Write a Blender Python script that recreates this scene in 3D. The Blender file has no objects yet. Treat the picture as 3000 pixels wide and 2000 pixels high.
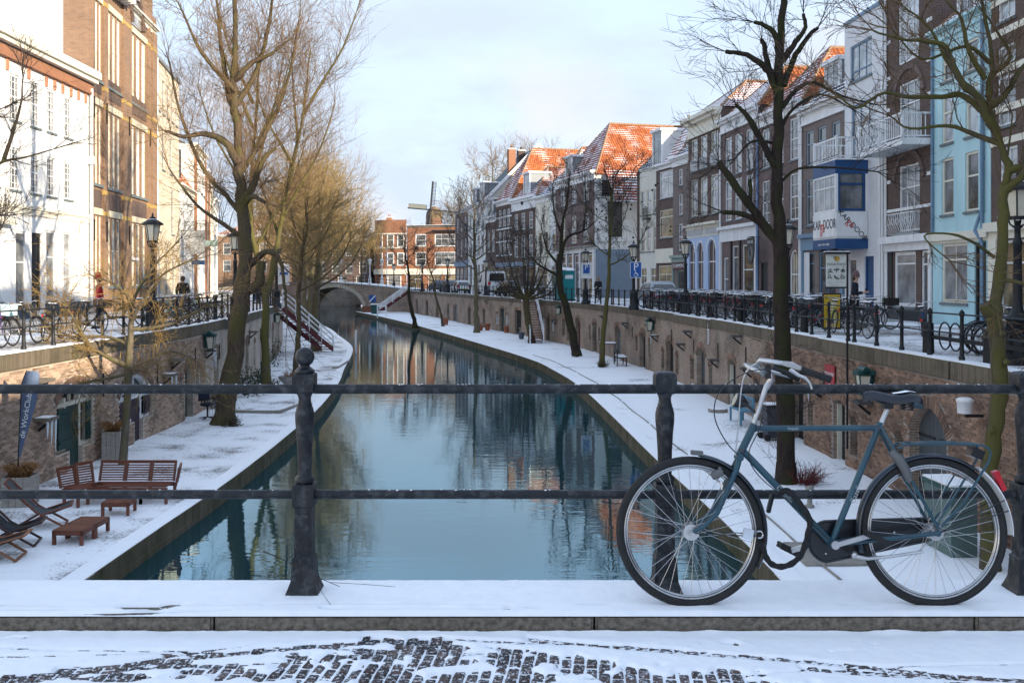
import bpy, bmesh, math, random
import numpy as np
from mathutils import Vector, Matrix
R = math.radians
SC = bpy.context.scene
COL = SC.collection

# ---------------------------------------------------------------- camera, world, sun, exposure
cam = bpy.data.cameras.new('camera'); cam.lens = 35.0; cam.sensor_width = 36.0
cam.shift_y = -0.0608; cam.clip_start = 0.05; cam.clip_end = 4000
co = bpy.data.objects.new('camera', cam); COL.objects.link(co)
co.location = (0, 0, 1.65); co.rotation_euler = (R(90), 0, 0); SC.camera = co
SUN_AZ, SUN_EL = R(129), R(14.5)          # azimuth clockwise from +Y, elevation
W = bpy.data.worlds.new('World'); SC.world = W; W.use_nodes = True
nt = W.node_tree; nt.nodes.clear()
def N(t, **k):
    n = nt.nodes.new(t)
    for a, b in k.items(): setattr(n, a, b)
    return n
wo = N('ShaderNodeOutputWorld'); bg = N('ShaderNodeBackground'); bg.inputs[1].default_value = 0.15
sky = N('ShaderNodeTexSky', sky_type='NISHITA', sun_disc=False, sun_elevation=SUN_EL, sun_rotation=SUN_AZ)
sky.air_density = 1.0; sky.dust_density = 0.6; sky.ozone_density = 2.0
tc = N('ShaderNodeTexCoord'); mp = N('ShaderNodeMapping'); mp.inputs['Scale'].default_value = (1.0, 1.0, 2.6)
nz = N('ShaderNodeTexNoise'); nz.inputs['Scale'].default_value = 2.2; nz.inputs['Detail'].default_value = 7; nz.inputs['Roughness'].default_value = .55
rp = N('ShaderNodeValToRGB'); rp.color_ramp.elements[0].position = .40; rp.color_ramp.elements[1].position = .72
rp.color_ramp.elements[0].color = (.58, .58, .58, 1); rp.color_ramp.elements[1].color = (.92, .92, .92, 1)
mx = N('ShaderNodeMix', data_type='RGBA'); mx.inputs[7].default_value = (1.13, 1.32, 1.60, 1)
L = nt.links.new
L(tc.outputs['Generated'], mp.inputs[0]); L(mp.outputs[0], nz.inputs['Vector']); L(nz.outputs[0], rp.inputs[0])
sx_ = N('ShaderNodeSeparateXYZ'); L(tc.outputs['Generated'], sx_.inputs[0])
hz = N('ShaderNodeMapRange'); hz.inputs[1].default_value = .0; hz.inputs[2].default_value = .42; hz.inputs[3].default_value = .45; hz.inputs[4].default_value = .0; L(sx_.outputs['Z'], hz.inputs[0])
ad = N('ShaderNodeMath', operation='ADD'); ad.use_clamp = True; L(rp.outputs[0], ad.inputs[0]); L(hz.outputs[0], ad.inputs[1]); L(ad.outputs[0], mx.inputs[0]); L(sky.outputs[0], mx.inputs[6]); 
n2 = N('ShaderNodeTexNoise'); n2.inputs['Scale'].default_value = 4.6; n2.inputs['Detail'].default_value = 6; n2.inputs['Roughness'].default_value = .5; mp2 = N('ShaderNodeMapping'); mp2.inputs['Scale'].default_value = (1, 1, 2.0); mp2.inputs['Location'].default_value = (.35, .2, .1); L(tc.outputs['Generated'], mp2.inputs[0]); L(mp2.outputs[0], n2.inputs['Vector'])
b1 = N('ShaderNodeMapRange', interpolation_type='SMOOTHSTEP'); b1.inputs[1].default_value = .30; b1.inputs[2].default_value = .12; L(sx_.outputs['Z'], b1.inputs[0])
b2 = N('ShaderNodeMapRange', interpolation_type='SMOOTHSTEP'); b2.inputs[1].default_value = .46; b2.inputs[2].default_value = .64; b2.inputs[4].default_value = .95; L(n2.outputs[0], b2.inputs[0])
mm = N('ShaderNodeMath', operation='MULTIPLY'); L(b1.outputs[0], mm.inputs[0]); L(b2.outputs[0], mm.inputs[1])
m3 = N('ShaderNodeMix', data_type='RGBA'); m3.inputs[7].default_value = (1.42, 1.46, 1.62, 1); L(mm.outputs[0], m3.inputs[0]); L(mx.outputs[2], m3.inputs[6]); L(m3.outputs[2], bg.inputs[0]); L(bg.outputs[0], wo.inputs[0])
sl = bpy.data.lights.new('sun', 'SUN'); sl.energy = 2.2; sl.angle = R(0.53); sl.color = (1.0, .84, .62)
so = bpy.data.objects.new('sun', sl); COL.objects.link(so)
SUND = Vector((math.sin(SUN_AZ)*math.cos(SUN_EL), math.cos(SUN_AZ)*math.cos(SUN_EL), math.sin(SUN_EL)))
so.rotation_euler = SUND.to_track_quat('Z', 'Y').to_euler()
vs = SC.view_settings; vs.view_transform = 'Standard'; vs.look = 'None'; vs.gamma = 1; vs.exposure = 2.15; vs.use_curve_mapping = False
SC.cycles.max_bounces = 6; SC.cycles.diffuse_bounces = 3; SC.cycles.glossy_bounces = 3; SC.cycles.transparent_max_bounces = 6
SC.cycles.caustics_reflective = False; SC.cycles.caustics_refractive = False

# ---------------------------------------------------------------- materials
MATS = {}
def M(name, c, rough=.7, c2=None, scale=5., metal=0., bump=0., spec=.4, detail=5., contrast=.5, stretch=None, rnd=0., mid=.5):
    """principled material whose colour wanders between c and c2 with noise"""
    if name in MATS: return MATS[name]
    m = bpy.data.materials.new(name); m.use_nodes = True; t = m.node_tree; b = t.nodes['Principled BSDF']; l = t.links.new
    b.inputs['Roughness'].default_value = rough; b.inputs['Metallic'].default_value = metal; b.inputs['Specular IOR Level'].default_value = spec
    c = tuple(c); c2 = tuple(c2) if c2 else tuple(x*.78 for x in c)
    tex = t.nodes.new('ShaderNodeTexCoord'); no = t.nodes.new('ShaderNodeTexNoise')
    no.inputs['Scale'].default_value = scale; no.inputs['Detail'].default_value = detail; no.inputs['Roughness'].default_value = .6
    if stretch:
        mp = t.nodes.new('ShaderNodeMapping'); mp.inputs['Scale'].default_value = stretch
        l(tex.outputs['Object'], mp.inputs[0]); l(mp.outputs[0], no.inputs['Vector'])
    else: l(tex.outputs['Object'], no.inputs['Vector'])
    ra = t.nodes.new('ShaderNodeValToRGB'); e = ra.color_ramp.elements
    e[0].position = mid-contrast*.32; e[1].position = mid+contrast*.32; e[0].color = c2+(1,); e[1].color = c+(1,)
    l(no.outputs[0], ra.inputs[0]); out = ra.outputs[0]
    if rnd:
        out = rndmix(t, out, rnd)
    l(out, b.inputs['Base Color'])
    if bump:
        bp = t.nodes.new('ShaderNodeBump'); bp.inputs['Strength'].default_value = min(1, bump); bp.inputs['Distance'].default_value = .02
        l(no.outputs[0], bp.inputs['Height']); l(bp.outputs[0], b.inputs['Normal'])
    MATS[name] = m; return m
def rndmix(t, col, amt):
    """per piece brightness jitter: random of the object plus random of the mesh island"""
    l = t.links.new
    oi = t.nodes.new('ShaderNodeObjectInfo'); ge = t.nodes.new('ShaderNodeNewGeometry')
    a = t.nodes.new('ShaderNodeMath'); l(oi.outputs['Random'], a.inputs[0]); l(ge.outputs['Random Per Island'], a.inputs[1])
    fr = t.nodes.new('ShaderNodeMath'); fr.operation = 'FRACT'; l(a.outputs[0], fr.inputs[0])
    mr = t.nodes.new('ShaderNodeMapRange'); mr.inputs[3].default_value = 1-amt; mr.inputs[4].default_value = 1+amt*.7; l(fr.outputs[0], mr.inputs[0])
    hs = t.nodes.new('ShaderNodeHueSaturation'); l(mr.outputs[0], hs.inputs['Value']); l(col, hs.inputs['Color'])
    return hs.outputs[0]
def Mbrick(name, c1, c2, mortar, bw=.22, rh=.065, ms=.010, dirt=(.05,.045,.035), damt=.35, bump=.35, plaster=None, pam=.5):
    m = bpy.data.materials.new(name); m.use_nodes = True; t = m.node_tree; b = t.nodes['Principled BSDF']; l = t.links.new
    b.inputs['Roughness'].default_value = .85; b.inputs['Specular IOR Level'].default_value = .25
    uv = t.nodes.new('ShaderNodeUVMap'); br = t.nodes.new('ShaderNodeTexBrick')
    br.inputs['Scale'].default_value = 1; br.inputs['Brick Width'].default_value = bw; br.inputs['Row Height'].default_value = rh
    br.inputs['Mortar Size'].default_value = ms; br.inputs['Mortar Smooth'].default_value = .2; br.inputs['Bias'].default_value = 0
    br.inputs['Color1'].default_value = c1+(1,); br.inputs['Color2'].default_value = c2+(1,); br.inputs['Mortar'].default_value = mortar+(1,)
    l(uv.outputs[0], br.inputs['Vector'])
    no = t.nodes.new('ShaderNodeTexNoise'); no.inputs['Scale'].default_value = .55; no.inputs['Detail'].default_value = 8; no.inputs['Roughness'].default_value = .68
    l(uv.outputs[0], no.inputs['Vector'])
    ra = t.nodes.new('ShaderNodeMapRange'); ra.inputs[1].default_value = .46; ra.inputs[2].default_value = .72; ra.inputs[4].default_value = damt; l(no.outputs[0], ra.inputs[0])
    mi = t.nodes.new('ShaderNodeMix'); mi.data_type = 'RGBA'; mi.inputs[7].default_value = dirt+(1,)
    l(ra.outputs[0], mi.inputs[0]); l(br.outputs[0], mi.inputs[6]); out = mi.outputs[2]
    if plaster:                                        # old limewash that has partly flaked off
        n2 = t.nodes.new('ShaderNodeTexNoise'); n2.inputs['Scale'].default_value = .9; n2.inputs['Detail'].default_value = 9; n2.inputs['Roughness'].default_value = .72
        mp = t.nodes.new('ShaderNodeMapping'); mp.inputs['Location'].default_value = (7, 3, 0); mp.inputs['Scale'].default_value = (1, .8, 1); l(uv.outputs[0], mp.inputs[0]); l(mp.outputs[0], n2.inputs['Vector'])
        r2 = t.nodes.new('ShaderNodeMapRange'); r2.inputs[1].default_value = .5; r2.inputs[2].default_value = .66; r2.inputs[4].default_value = pam; l(n2.outputs[0], r2.inputs[0])
        m2 = t.nodes.new('ShaderNodeMix'); m2.data_type = 'RGBA'; m2.inputs[7].default_value = plaster+(1,); l(r2.outputs[0], m2.inputs[0]); l(out, m2.inputs[6]); out = m2.outputs[2]
    l(out, b.inputs['Base Color'])
    if bump:
        bp = t.nodes.new('ShaderNodeBump'); bp.inputs['Strength'].default_value = bump; bp.inputs['Distance'].default_value = .012; bp.invert = True
        l(br.outputs['Fac'], bp.inputs['Height']); l(bp.outputs[0], b.inputs['Normal'])
    MATS[name] = m; return m
def Mtile(name, c1, c2, snow):
    """pantiles: colour per tile, snow lying in the lower half of the courses"""
    m = bpy.data.materials.new(name); m.use_nodes = True; t = m.node_tree; b = t.nodes['Principled BSDF']; l = t.links.new
    b.inputs['Roughness'].default_value = .7; b.inputs['Specular IOR Level'].default_value = .3
    def mth(op, a, v=None):
        n = t.nodes.new('ShaderNodeMath'); n.operation = op
        if hasattr(a, 'links'): l(a, n.inputs[0])
        if v is not None:
            if hasattr(v, 'links'): l(v, n.inputs[1])
            else: n.inputs[1].default_value = v
        return n.outputs[0]
    uv = t.nodes.new('ShaderNodeUVMap'); s = t.nodes.new('ShaderNodeSeparateXYZ'); l(uv.outputs[0], s.inputs[0])
    u = mth('DIVIDE', s.outputs[0], .24); v = mth('DIVIDE', s.outputs[1], .30)
    cb = t.nodes.new('ShaderNodeCombineXYZ'); l(mth('FLOOR', u), cb.inputs[0]); l(mth('FLOOR', v), cb.inputs[1])
    wn = t.nodes.new('ShaderNodeTexWhiteNoise'); wn.noise_dimensions = '2D'; l(cb.outputs[0], wn.inputs['Vector'])
    mi = t.nodes.new('ShaderNodeMix'); mi.data_type = 'RGBA'; mi.inputs[6].default_value = c1+(1,); mi.inputs[7].default_value = c2+(1,); l(wn.outputs['Value'], mi.inputs[0])
    no = t.nodes.new('ShaderNodeTexNoise'); no.inputs['Scale'].default_value = .7; no.inputs['Detail'].default_value = 6; l(uv.outputs[0], no.inputs['Vector'])
    n2 = t.nodes.new('ShaderNodeTexNoise'); n2.inputs['Scale'].default_value = 5; n2.inputs['Detail'].default_value = 3; l(uv.outputs[0], n2.inputs['Vector'])
    th = mth('ADD', mth('MULTIPLY', no.outputs[0], 1.9), snow-1.25)
    th = mth('ADD', th, mth('MULTIPLY', n2.outputs[0], .55))
    fr = mth('FRACT', v)
    d = mth('SUBTRACT', th, fr)
    mr = t.nodes.new('ShaderNodeMapRange'); mr.inputs[1].default_value = -.04; mr.inputs[2].default_value = .06; l(d, mr.inputs[0])
    m2 = t.nodes.new('ShaderNodeMix'); m2.data_type = 'RGBA'; m2.inputs[7].default_value = (.80, .82, .86, 1); l(mr.outputs[0], m2.inputs[0]); l(mi.outputs[2], m2.inputs[6])
    l(m2.outputs[2], b.inputs['Base Color']); MATS[name] = m; return m
def Mglass(name, c, rough=.04, c2=None):
    m = M(name, c, rough, c2 or tuple(x*.5 for x in c), scale=1.3, spec=.9, rnd=.55); m.node_tree.nodes['Principled BSDF'].inputs['IOR'].default_value = 1.6; return m

SNOW = M('snow', (.93, .94, .96), .85, (.88, .90, .94), 9, bump=.25, spec=.2)
IRON = M('black_iron', (.008,.009,.012), .5, (.018,.02,.024), 14, bump=.15, spec=.3)
WHITE = M('white_paint', (.80,.81,.82), .5, (.66,.67,.68), 1.3, stretch=(1.5,1.5,.4))
CREAM = M('cream_paint', (.74, .71, .60), .5, (.66, .62, .52), 2)
STONE = M('grey_stone', (.30, .28, .25), .8, (.20, .185, .165), 6, bump=.3)
GLASS = Mglass('window_glass', (.035, .042, .05))
GLASSB = Mglass('window_glass_curtain_reflection', (.42, .44, .46), .12, (.16, .17, .18))  # pale panes: curtains, and white reflections painted in as colour in two shopfronts
GLASSW = Mglass('window_glass_warm', (.34, .27, .14), .08, (.05, .05, .05))
GLASSL = Mglass('window_glass_pale', (.66,.66,.64), .15, (.45,.45,.44))
GLASSG = Mglass('window_glass_grey', (.16, .17, .18), .06, (.05, .055, .06))

# ---------------------------------------------------------------- mesh builder
class MB:
    def __init__(s): s.v = []; s.f = []; s.m = []; s.s = []
    def add(s, vs, fs, m=0, sm=False):
        o = len(s.v); s.v.extend(vs)
        for f in fs: s.f.append([i+o for i in f])
        s.m.extend([m]*len(fs)); s.s.extend([sm]*len(fs)); return s
    def box(s, x0, x1, y0, y1, z0, z1, m=0):
        return s.add([(x0,y0,z0),(x1,y0,z0),(x1,y1,z0),(x0,y1,z0),(x0,y0,z1),(x1,y0,z1),(x1,y1,z1),(x0,y1,z1)],
              [(0,3,2,1),(4,5,6,7),(0,1,5,4),(1,2,6,5),(2,3,7,6),(3,0,4,7)], m)
    def quad(s, a, b, c, d, m=0): return s.add([a,b,c,d], [(0,1,2,3)], m)
    def bar(s, p, q, w, h, m=0, up=(0,0,1)):
        """rectangular bar from p to q, w across, h along up"""
        p, q = Vector(p), Vector(q); d = (q-p).normalized(); u = Vector(up)
        if abs(d.dot(u)) > .98: u = Vector((0,1,0))
        a = d.cross(u).normalized()*(w/2); b = a.cross(d).normalized()*(h/2)
        vs = [tuple(c+i*a+j*b) for c in (p, q) for i, j in ((-1,-1),(1,-1),(1,1),(-1,1))]
        return s.add(vs, [(0,3,2,1),(4,5,6,7),(0,1,5,4),(1,2,6,5),(2,3,7,6),(3,0,4,7)], m)
    def tube(s, pts, r, n=8, m=0, cap=True, sm=True, flat=1.0):
        P = [Vector(p) for p in pts]; k = len(P); rr = list(r) if hasattr(r, '__len__') else [r]*k
        t0 = (P[1]-P[0]).normalized(); u = Vector((0,0,1)) if abs(t0.z) < .9 else Vector((1,0,0))
        a = t0.cross(u).normalized(); vs = []
        for i in range(k):
            t = (P[min(i+1,k-1)]-P[max(i-1,0)])
            t = t.normalized() if t.length > 1e-9 else t0
            a = (a-t*a.dot(t)).normalized(); b = t.cross(a)
            for j in range(n):
                w = 2*math.pi*j/n; vs.append(tuple(P[i]+(a*math.cos(w)+b*math.sin(w)*flat)*rr[i]))
        fs = [(i*n+j, i*n+(j+1)%n, (i+1)*n+(j+1)%n, (i+1)*n+j) for i in range(k-1) for j in range(n)]
        s.add(vs, fs, m, sm)
        if cap: s.add(vs[:n], [tuple(range(n))[::-1]], m); s.add(vs[-n:], [tuple(range(n))], m)
        return s
    def ring(s, c, rad, r, n=32, k=6, m=0, axis='y', a0=0, a1=360, rz=None):
        """torus or arc round c in the plane across axis"""
        full = abs(a1-a0) >= 359.9; cnt = n if full else n+1; vs = []
        for i in range(cnt):
            w = R(a0+(a1-a0)*i/n)
            for j in range(k):
                q = 2*math.pi*j/k; q2 = rad+r*math.cos(q); h = (rz or r)*math.sin(q)
                x, z = q2*math.cos(w), q2*math.sin(w)
                vs.append((c[0]+x, c[1]+h, c[2]+z) if axis == 'y' else (c[0]+x, c[1]+z, c[2]+h) if axis == 'z' else (c[0]+h, c[1]+x, c[2]+z))
        fs = [(i*k+j, ((i+1)%cnt)*k+j, ((i+1)%cnt)*k+(j+1)%k, i*k+(j+1)%k) for i in range(n) for j in range(k)]
        return s.add(vs, fs, m, True)
    def lathe(s, prof, n=16, m=0, c=(0,0,0), sm=True, rot=0.):
        vs = [(c[0]+r*math.cos(2*math.pi*j/n+rot), c[1]+r*math.sin(2*math.pi*j/n+rot), c[2]+z) for r, z in prof for j in range(n)]
        k = len(prof)
        fs = [(i*n+j, i*n+(j+1)%n, (i+1)*n+(j+1)%n, (i+1)*n+j) for i in range(k-1) for j in range(n)]
        s.add(vs, fs, m, sm); s.add(vs[:n], [tuple(range(n))[::-1]], m); return s.add(vs[-n:], [tuple(range(n))], m)
    def sq(s, prof, m=0, c=(0,0,0)):                   # square lathe: half widths and heights
        return s.lathe([(r*1.4142, z) for r, z in prof], 4, m, c, False, math.pi/4)
    def ball(s, c, r, m=0, n=12, k=8, sz=1.0):
        return s.lathe([(max(1e-4, r*math.sin(math.pi*i/k)), -r*sz*math.cos(math.pi*i/k)) for i in range(k+1)], n, m, c)
    def poly(s, pts, y0, y1, m=0):
        """polygon in x,z pushed from y0 to y1"""
        n = len(pts); vs = [(x, y0, z) for x, z in pts]+[(x, y1, z) for x, z in pts]
        return s.add(vs, [tuple(range(n)), tuple(range(2*n-1, n-1, -1))]+[(i, i+n, (i+1)%n+n, (i+1)%n) for i in range(n)], m)
    def map(s, fn): s.v = [tuple(fn(*p)) for p in s.v]; return s
    def mesh(s, name, mats, uv=None):
        me = bpy.data.meshes.new(name); me.from_pydata(s.v, [], s.f); nf = len(s.f)
        for mm in (mats if isinstance(mats, (list, tuple)) else [mats]): me.materials.append(mm)
        me.polygons.foreach_set('material_index', s.m); me.polygons.foreach_set('use_smooth', s.s)
        if uv is not False and nf:
            V = np.array(s.v if uv is None else uv, dtype=np.float64); nl = len(me.loops)
            li = np.empty(nl, dtype=np.int32); me.loops.foreach_get('vertex_index', li)
            no = np.empty(nf*3); me.polygons.foreach_get('normal', no); no = np.abs(no.reshape(-1, 3))
            lt = np.empty(nf, dtype=np.int32); me.polygons.foreach_get('loop_total', lt)
            ax = np.repeat(no.argmax(1), lt); p = V[li]; out = np.empty((nl, 2))
            if uv is None:
                out[:, 0] = np.where(ax == 0, p[:, 1], p[:, 0]); out[:, 1] = np.where(ax == 2, p[:, 1], p[:, 2])
            else: out[:] = p[:, :2]
            me.uv_layers.new(name='UVMap').data.foreach_set('uv', out.ravel())
        me.update(); return me
    def build(s, name, mats, parent=None, loc=None, rot=None, uv=None):
        return link(name, s.mesh(name, mats, uv), parent, loc, rot)
def link(name, data, parent=None, loc=None, rot=None):
    o = bpy.data.objects.new(name, data); COL.objects.link(o)
    if parent: o.parent = parent
    if loc is not None: o.location = loc
    if rot is not None: o.rotation_euler = rot
    return o
def tag(o, label=None, cat=None, group=None, kind=None):
    for k, v in (('label', label), ('category', cat), ('group', group), ('kind', kind)):
        if v: o[k] = v
    return o
def thing(name, label, cat, loc=(0,0,0), rz=0., group=None, mat=None):
    o = bpy.data.objects.new(name, None); COL.objects.link(o); o.empty_display_size = .2
    if mat is not None: o.matrix_world = mat
    else: o.location = loc; o.rotation_euler = (0, 0, rz)
    return tag(o, label, cat, group)
KIDS = {}
def copy_tree(o, label=None, loc=None, rz=None, parent=None):
    c = o.copy(); COL.objects.link(c); c.parent = parent
    if label: c['label'] = label
    if loc is not None: c.location = loc
    if rz is not None: c.rotation_euler = (0, 0, rz)
    for ch in o.children: copy_tree(ch, parent=c)
    return c
def text(name, s, size, mat, parent, loc, rot, ext=.004, sx=1., align='CENTER'):
    cu = bpy.data.curves.new(name, 'FONT'); cu.body = s; cu.size = size; cu.extrude = ext; cu.align_x = align; cu.align_y = 'CENTER'
    tmp = bpy.data.objects.new(name, cu); COL.objects.link(tmp); bpy.context.view_layer.update()
    me = bpy.data.meshes.new_from_object(tmp.evaluated_get(bpy.context.evaluated_depsgraph_get())); bpy.data.objects.remove(tmp)
    me.materials.clear(); me.materials.append(mat); o = link(name, me, parent, loc, rot); o.scale = (sx, 1, 1); return o

# ---------------------------------------------------------------- the canal's four lines, resampled every metre
def spline(pts, step=1.5):
    P = [np.array(p, float) for p in pts]; P = [2*P[0]-P[1]]+P+[2*P[-1]-P[-2]]; out = []
    for i in range(1, len(P)-2):
        a, b, c, d = P[i-1:i+3]; n = max(2, int(np.linalg.norm(c-b)/step))
        for k in range(n):
            t = k/n; out.append(.5*((2*b)+(c-a)*t+(2*a-5*b+4*c-d)*t*t+(3*b-a-3*c+d)*t**3))
    out.append(P[-2]); return np.array(out)
LW = spline([(-11.1,-40),(-11.1,-5),(-11.1,14),(-11.05,33),(-12,43),(-13.5,55),(-15.6,67),(-19.6,85),(-24,101),(-34,130),(-44,155),(-64,200)])
RW = spline([(8.9,-40),(8.9,-5),(8.85,16),(8.5,28),(8.0,43),(6.6,57),(3.94,72.6),(-2.9,98),(-8.4,120),(-14.5,142),(-21,164),(-32,200)])
LE = spline([(-6.8,-40),(-6.8,-5),(-6.78,16),(-6.70,24),(-6.92,32),(-7.24,38),(-8.0,46),(-8.87,52.5),(-11.05,69),(-14.6,84),(-19,101),(-28,128),(-38,155),(-57,200)])
RE = spline([(4.35,-40),(4.35,-5),(4.26,16),(3.83,26),(3.13,42.4),(2.2,52),(.64,61.3),(-5.5,86),(-11,107),(-17.1,128),(-21.6,142),(-29,164),(-40,200)])
RF = spline([(16.4,-60),(16.4,0),(16.2,18),(16.0,28),(15.6,43),(14.2,57),(11.6,74),(4.6,100),(-2,121),(-8.6,145),(-14,164),(-24,200)])
LF = spline([(-20,-60),(-20,0),(-20,38),(-20.3,50),(-21.2,58),(-22.8,68),(-25.5,82),(-29.3,98),(-35,118),(-45,145),(-70,200)])
def xat(C, y): return float(np.interp(y, C[:, 1], C[:, 0]))
class Line:
    """arc-length frame along a curve; s = metres from y=0, d = metres to the curve's right"""
    def __init__(s, C):
        s.C = C; s.S = np.concatenate([[0], np.cumsum(np.linalg.norm(np.diff(C, axis=0), axis=1))]); s.S -= np.interp(0, C[:, 1], s.S)
        T = np.gradient(C, axis=0); T /= np.linalg.norm(T, axis=1)[:, None]; s.T = T
    def at(s, y): return float(np.interp(y, s.C[:, 1], s.S))
    def p(s, u, d, z):
        x = np.interp(u, s.S, s.C[:, 0]); y = np.interp(u, s.S, s.C[:, 1]); tx = np.interp(u, s.S, s.T[:, 0]); ty = np.interp(u, s.S, s.T[:, 1])
        return (float(x+ty*d), float(y-tx*d), z)
    def ang(s, u): return math.atan2(np.interp(u, s.S, s.T[:, 1]), np.interp(u, s.S, s.T[:, 0]))
LWL, RWL, LEL, REL = Line(LW), Line(RW), Line(LE), Line(RE)
ZW, ZQ = -3.52, -3.15                                   # water, wharf
# ---------------------------------------------------------------- ground, water, quays
def Msnowmix(name, base, cover, scale=1.6, brick=True, fleck=.2, dark=None):
    """thin snow over clinker paving: bare flecks along noise, joints in the paving"""
    m = bpy.data.materials.new(name); m.use_nodes = True; t = m.node_tree; b = t.nodes['Principled BSDF']; l = t.links.new
    b.inputs['Roughness'].default_value = .85; b.inputs['Specular IOR Level'].default_value = .2
    uv = t.nodes.new('ShaderNodeUVMap'); br = t.nodes.new('ShaderNodeTexBrick'); l(uv.outputs[0], br.inputs['Vector'])
    br.inputs['Scale'].default_value = 1; br.inputs['Brick Width'].default_value = .21; br.inputs['Row Height'].default_value = .075; br.inputs['Mortar Size'].default_value = .008
    br.inputs['Color1'].default_value = base+(1,); br.inputs['Color2'].default_value = tuple(x*.6 for x in base)+(1,); br.inputs['Mortar'].default_value = tuple(x*.35 for x in base)+(1,)
    n1 = t.nodes.new('ShaderNodeTexNoise'); n1.inputs['Scale'].default_value = scale*.35; n1.inputs['Detail'].default_value = 6; n1.inputs['Roughness'].default_value = .6; l(uv.outputs[0], n1.inputs['Vector'])
    n2 = t.nodes.new('ShaderNodeTexNoise'); n2.inputs['Scale'].default_value = scale*8; n2.inputs['Detail'].default_value = 5; n2.inputs['Roughness'].default_value = .7; l(uv.outputs[0], n2.inputs['Vector'])
    a = t.nodes.new('ShaderNodeMath'); a.operation = 'MULTIPLY_ADD'; l(n2.outputs[0], a.inputs[0]); a.inputs[1].default_value = .75; l(n1.outputs[0], a.inputs[2])
    mr = t.nodes.new('ShaderNodeMapRange'); mr.inputs[1].default_value = 1.18-cover*.55; mr.inputs[2].default_value = 1.18-cover*.55+fleck; l(a.outputs[0], mr.inputs[0])
    n3 = t.nodes.new('ShaderNodeTexNoise'); n3.inputs['Scale'].default_value = 30; l(uv.outputs[0], n3.inputs['Vector'])
    sn = t.nodes.new('ShaderNodeMix'); sn.data_type = 'RGBA'; sn.inputs[6].default_value = (.85,.87,.91,1); sn.inputs[7].default_value = (.93,.94,.96,1); l(n3.outputs[0], sn.inputs[0])
    mi = t.nodes.new('ShaderNodeMix'); mi.data_type = 'RGBA'; l(mr.outputs[0], mi.inputs[0]); l(br.outputs[0], mi.inputs[6]); l(sn.outputs[2], mi.inputs[7])
    l(mi.outputs[2], b.inputs['Base Color'])
    bp = t.nodes.new('ShaderNodeBump'); bp.inputs['Strength'].default_value = .4; bp.inputs['Distance'].default_value = .03; l(a.outputs[0], bp.inputs['Height']); l(bp.outputs[0], b.inputs['Normal'])
    MATS[name] = m; return m
STREET = Msnowmix('street_snow', (.19,.17,.155), .80, 1.1)
WHARFM = Msnowmix('wharf_snow', (.15,.13,.11), 1.0, 1.3, fleck=.14); WHARFT = Msnowmix('wharf_snow_trodden', (.16,.14,.12), .94, 1.9, fleck=.2)
GROUND = Msnowmix('land_snow', (.14,.13,.11), .7, .2)
Mbrick('quay_brick', (.50,.39,.30), (.34,.255,.20), (.56,.53,.47), .21, .062, .011, (.075,.065,.05), .7, .4, (.46,.44,.40), .55)
Mbrick('quay_brick_red', (.32,.205,.145), (.19,.125,.09), (.38,.34,.29), .21, .062, .011, (.06,.048,.036), .75, .4, (.44,.40,.34), .45)
Mbrick('coping_brick', (.19,.155,.115), (.115,.095,.07), (.075,.065,.05), .075, .34, .006, (.045,.04,.025), .9, .5, (.16,.15,.08), .5)
MORTAR = M('mortar_grey', (.62,.57,.49), .9, (.36,.31,.25), 1.2, bump=.3)
BRICKP = M('brick_brown', (.48,.34,.255), .85, (.25,.18,.14), 1.4, bump=.3, spec=.25, rnd=.42)
BRICKR = M('brick_red', (.32,.20,.14), .85, (.15,.10,.075), 1.4, bump=.3, spec=.25, rnd=.42)
MOSSY = M('quay_edge_stone', (.17,.14,.10), .9, (.055,.06,.025), 3, bump=.6, stretch=(1,1,.35))

def ribbon(name, fa, fb, z, mat, y0, y1, step=2., cols=1, label=None, kind='structure', zf=None):
    mb = MB(); ys = np.arange(y0, y1+.01, step)
    for y in ys:
        a, b = fa(y), fb(y)
        for k in range(cols+1):
            x = a+(b-a)*k/cols; mb.v.append((x, float(y), z+(zf(x, y) if zf else 0)))
    c = cols+1
    for i in range(len(ys)-1):
        for k in range(cols): mb.f.append([i*c+k, i*c+k+1, (i+1)*c+k+1, (i+1)*c+k]); mb.m.append(0); mb.s.append(True)
    o = mb.build(name, mat); o['kind'] = kind; return o
ribbon('street_east', lambda y: xat(RW, y)-.02, lambda y: 320, 0.0, STREET, -40, 200, 2, 24)
ribbon('street_west', lambda y: -320, lambda y: xat(LW, y)+.02, 0.0, STREET, -40, 200, 2, 24)
g = MB(); g.quad((-2500,198,-.05),(2500,198,-.05),(2500,3000,-.05),(-2500,3000,-.05)); g.build('ground_north', GROUND)['kind'] = 'structure'
g = MB(); g.quad((-2500,-400,-.05),(2500,-400,-.05),(2500,-38,-.05),(-2500,-38,-.05)); g.quad((-2500,-38,-.05),(-318,-38,-.05),(-318,199,-.05),(-2500,199,-.05)); g.quad((318,-38,-.05),(2500,-38,-.05),(2500,199,-.05),(318,199,-.05))
g.build('ground_south', GROUND)['kind'] = 'structure'
bumps = lambda x, y: .022+.012*math.sin(x*1.7+y*.9)+.008*math.sin(y*2.3-x*.6)
ribbon('wharf_west', lambda y: xat(LW, y)-.3, lambda y: xat(LE, y)-.32, ZQ, WHARFT, -40, 146, 1., 5, zf=bumps)
ribbon('wharf_east', lambda y: xat(RE, y)+.32, lambda y: xat(RW, y)+.3, ZQ, WHARFM, -40, 146, 1., 5, zf=bumps)

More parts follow.
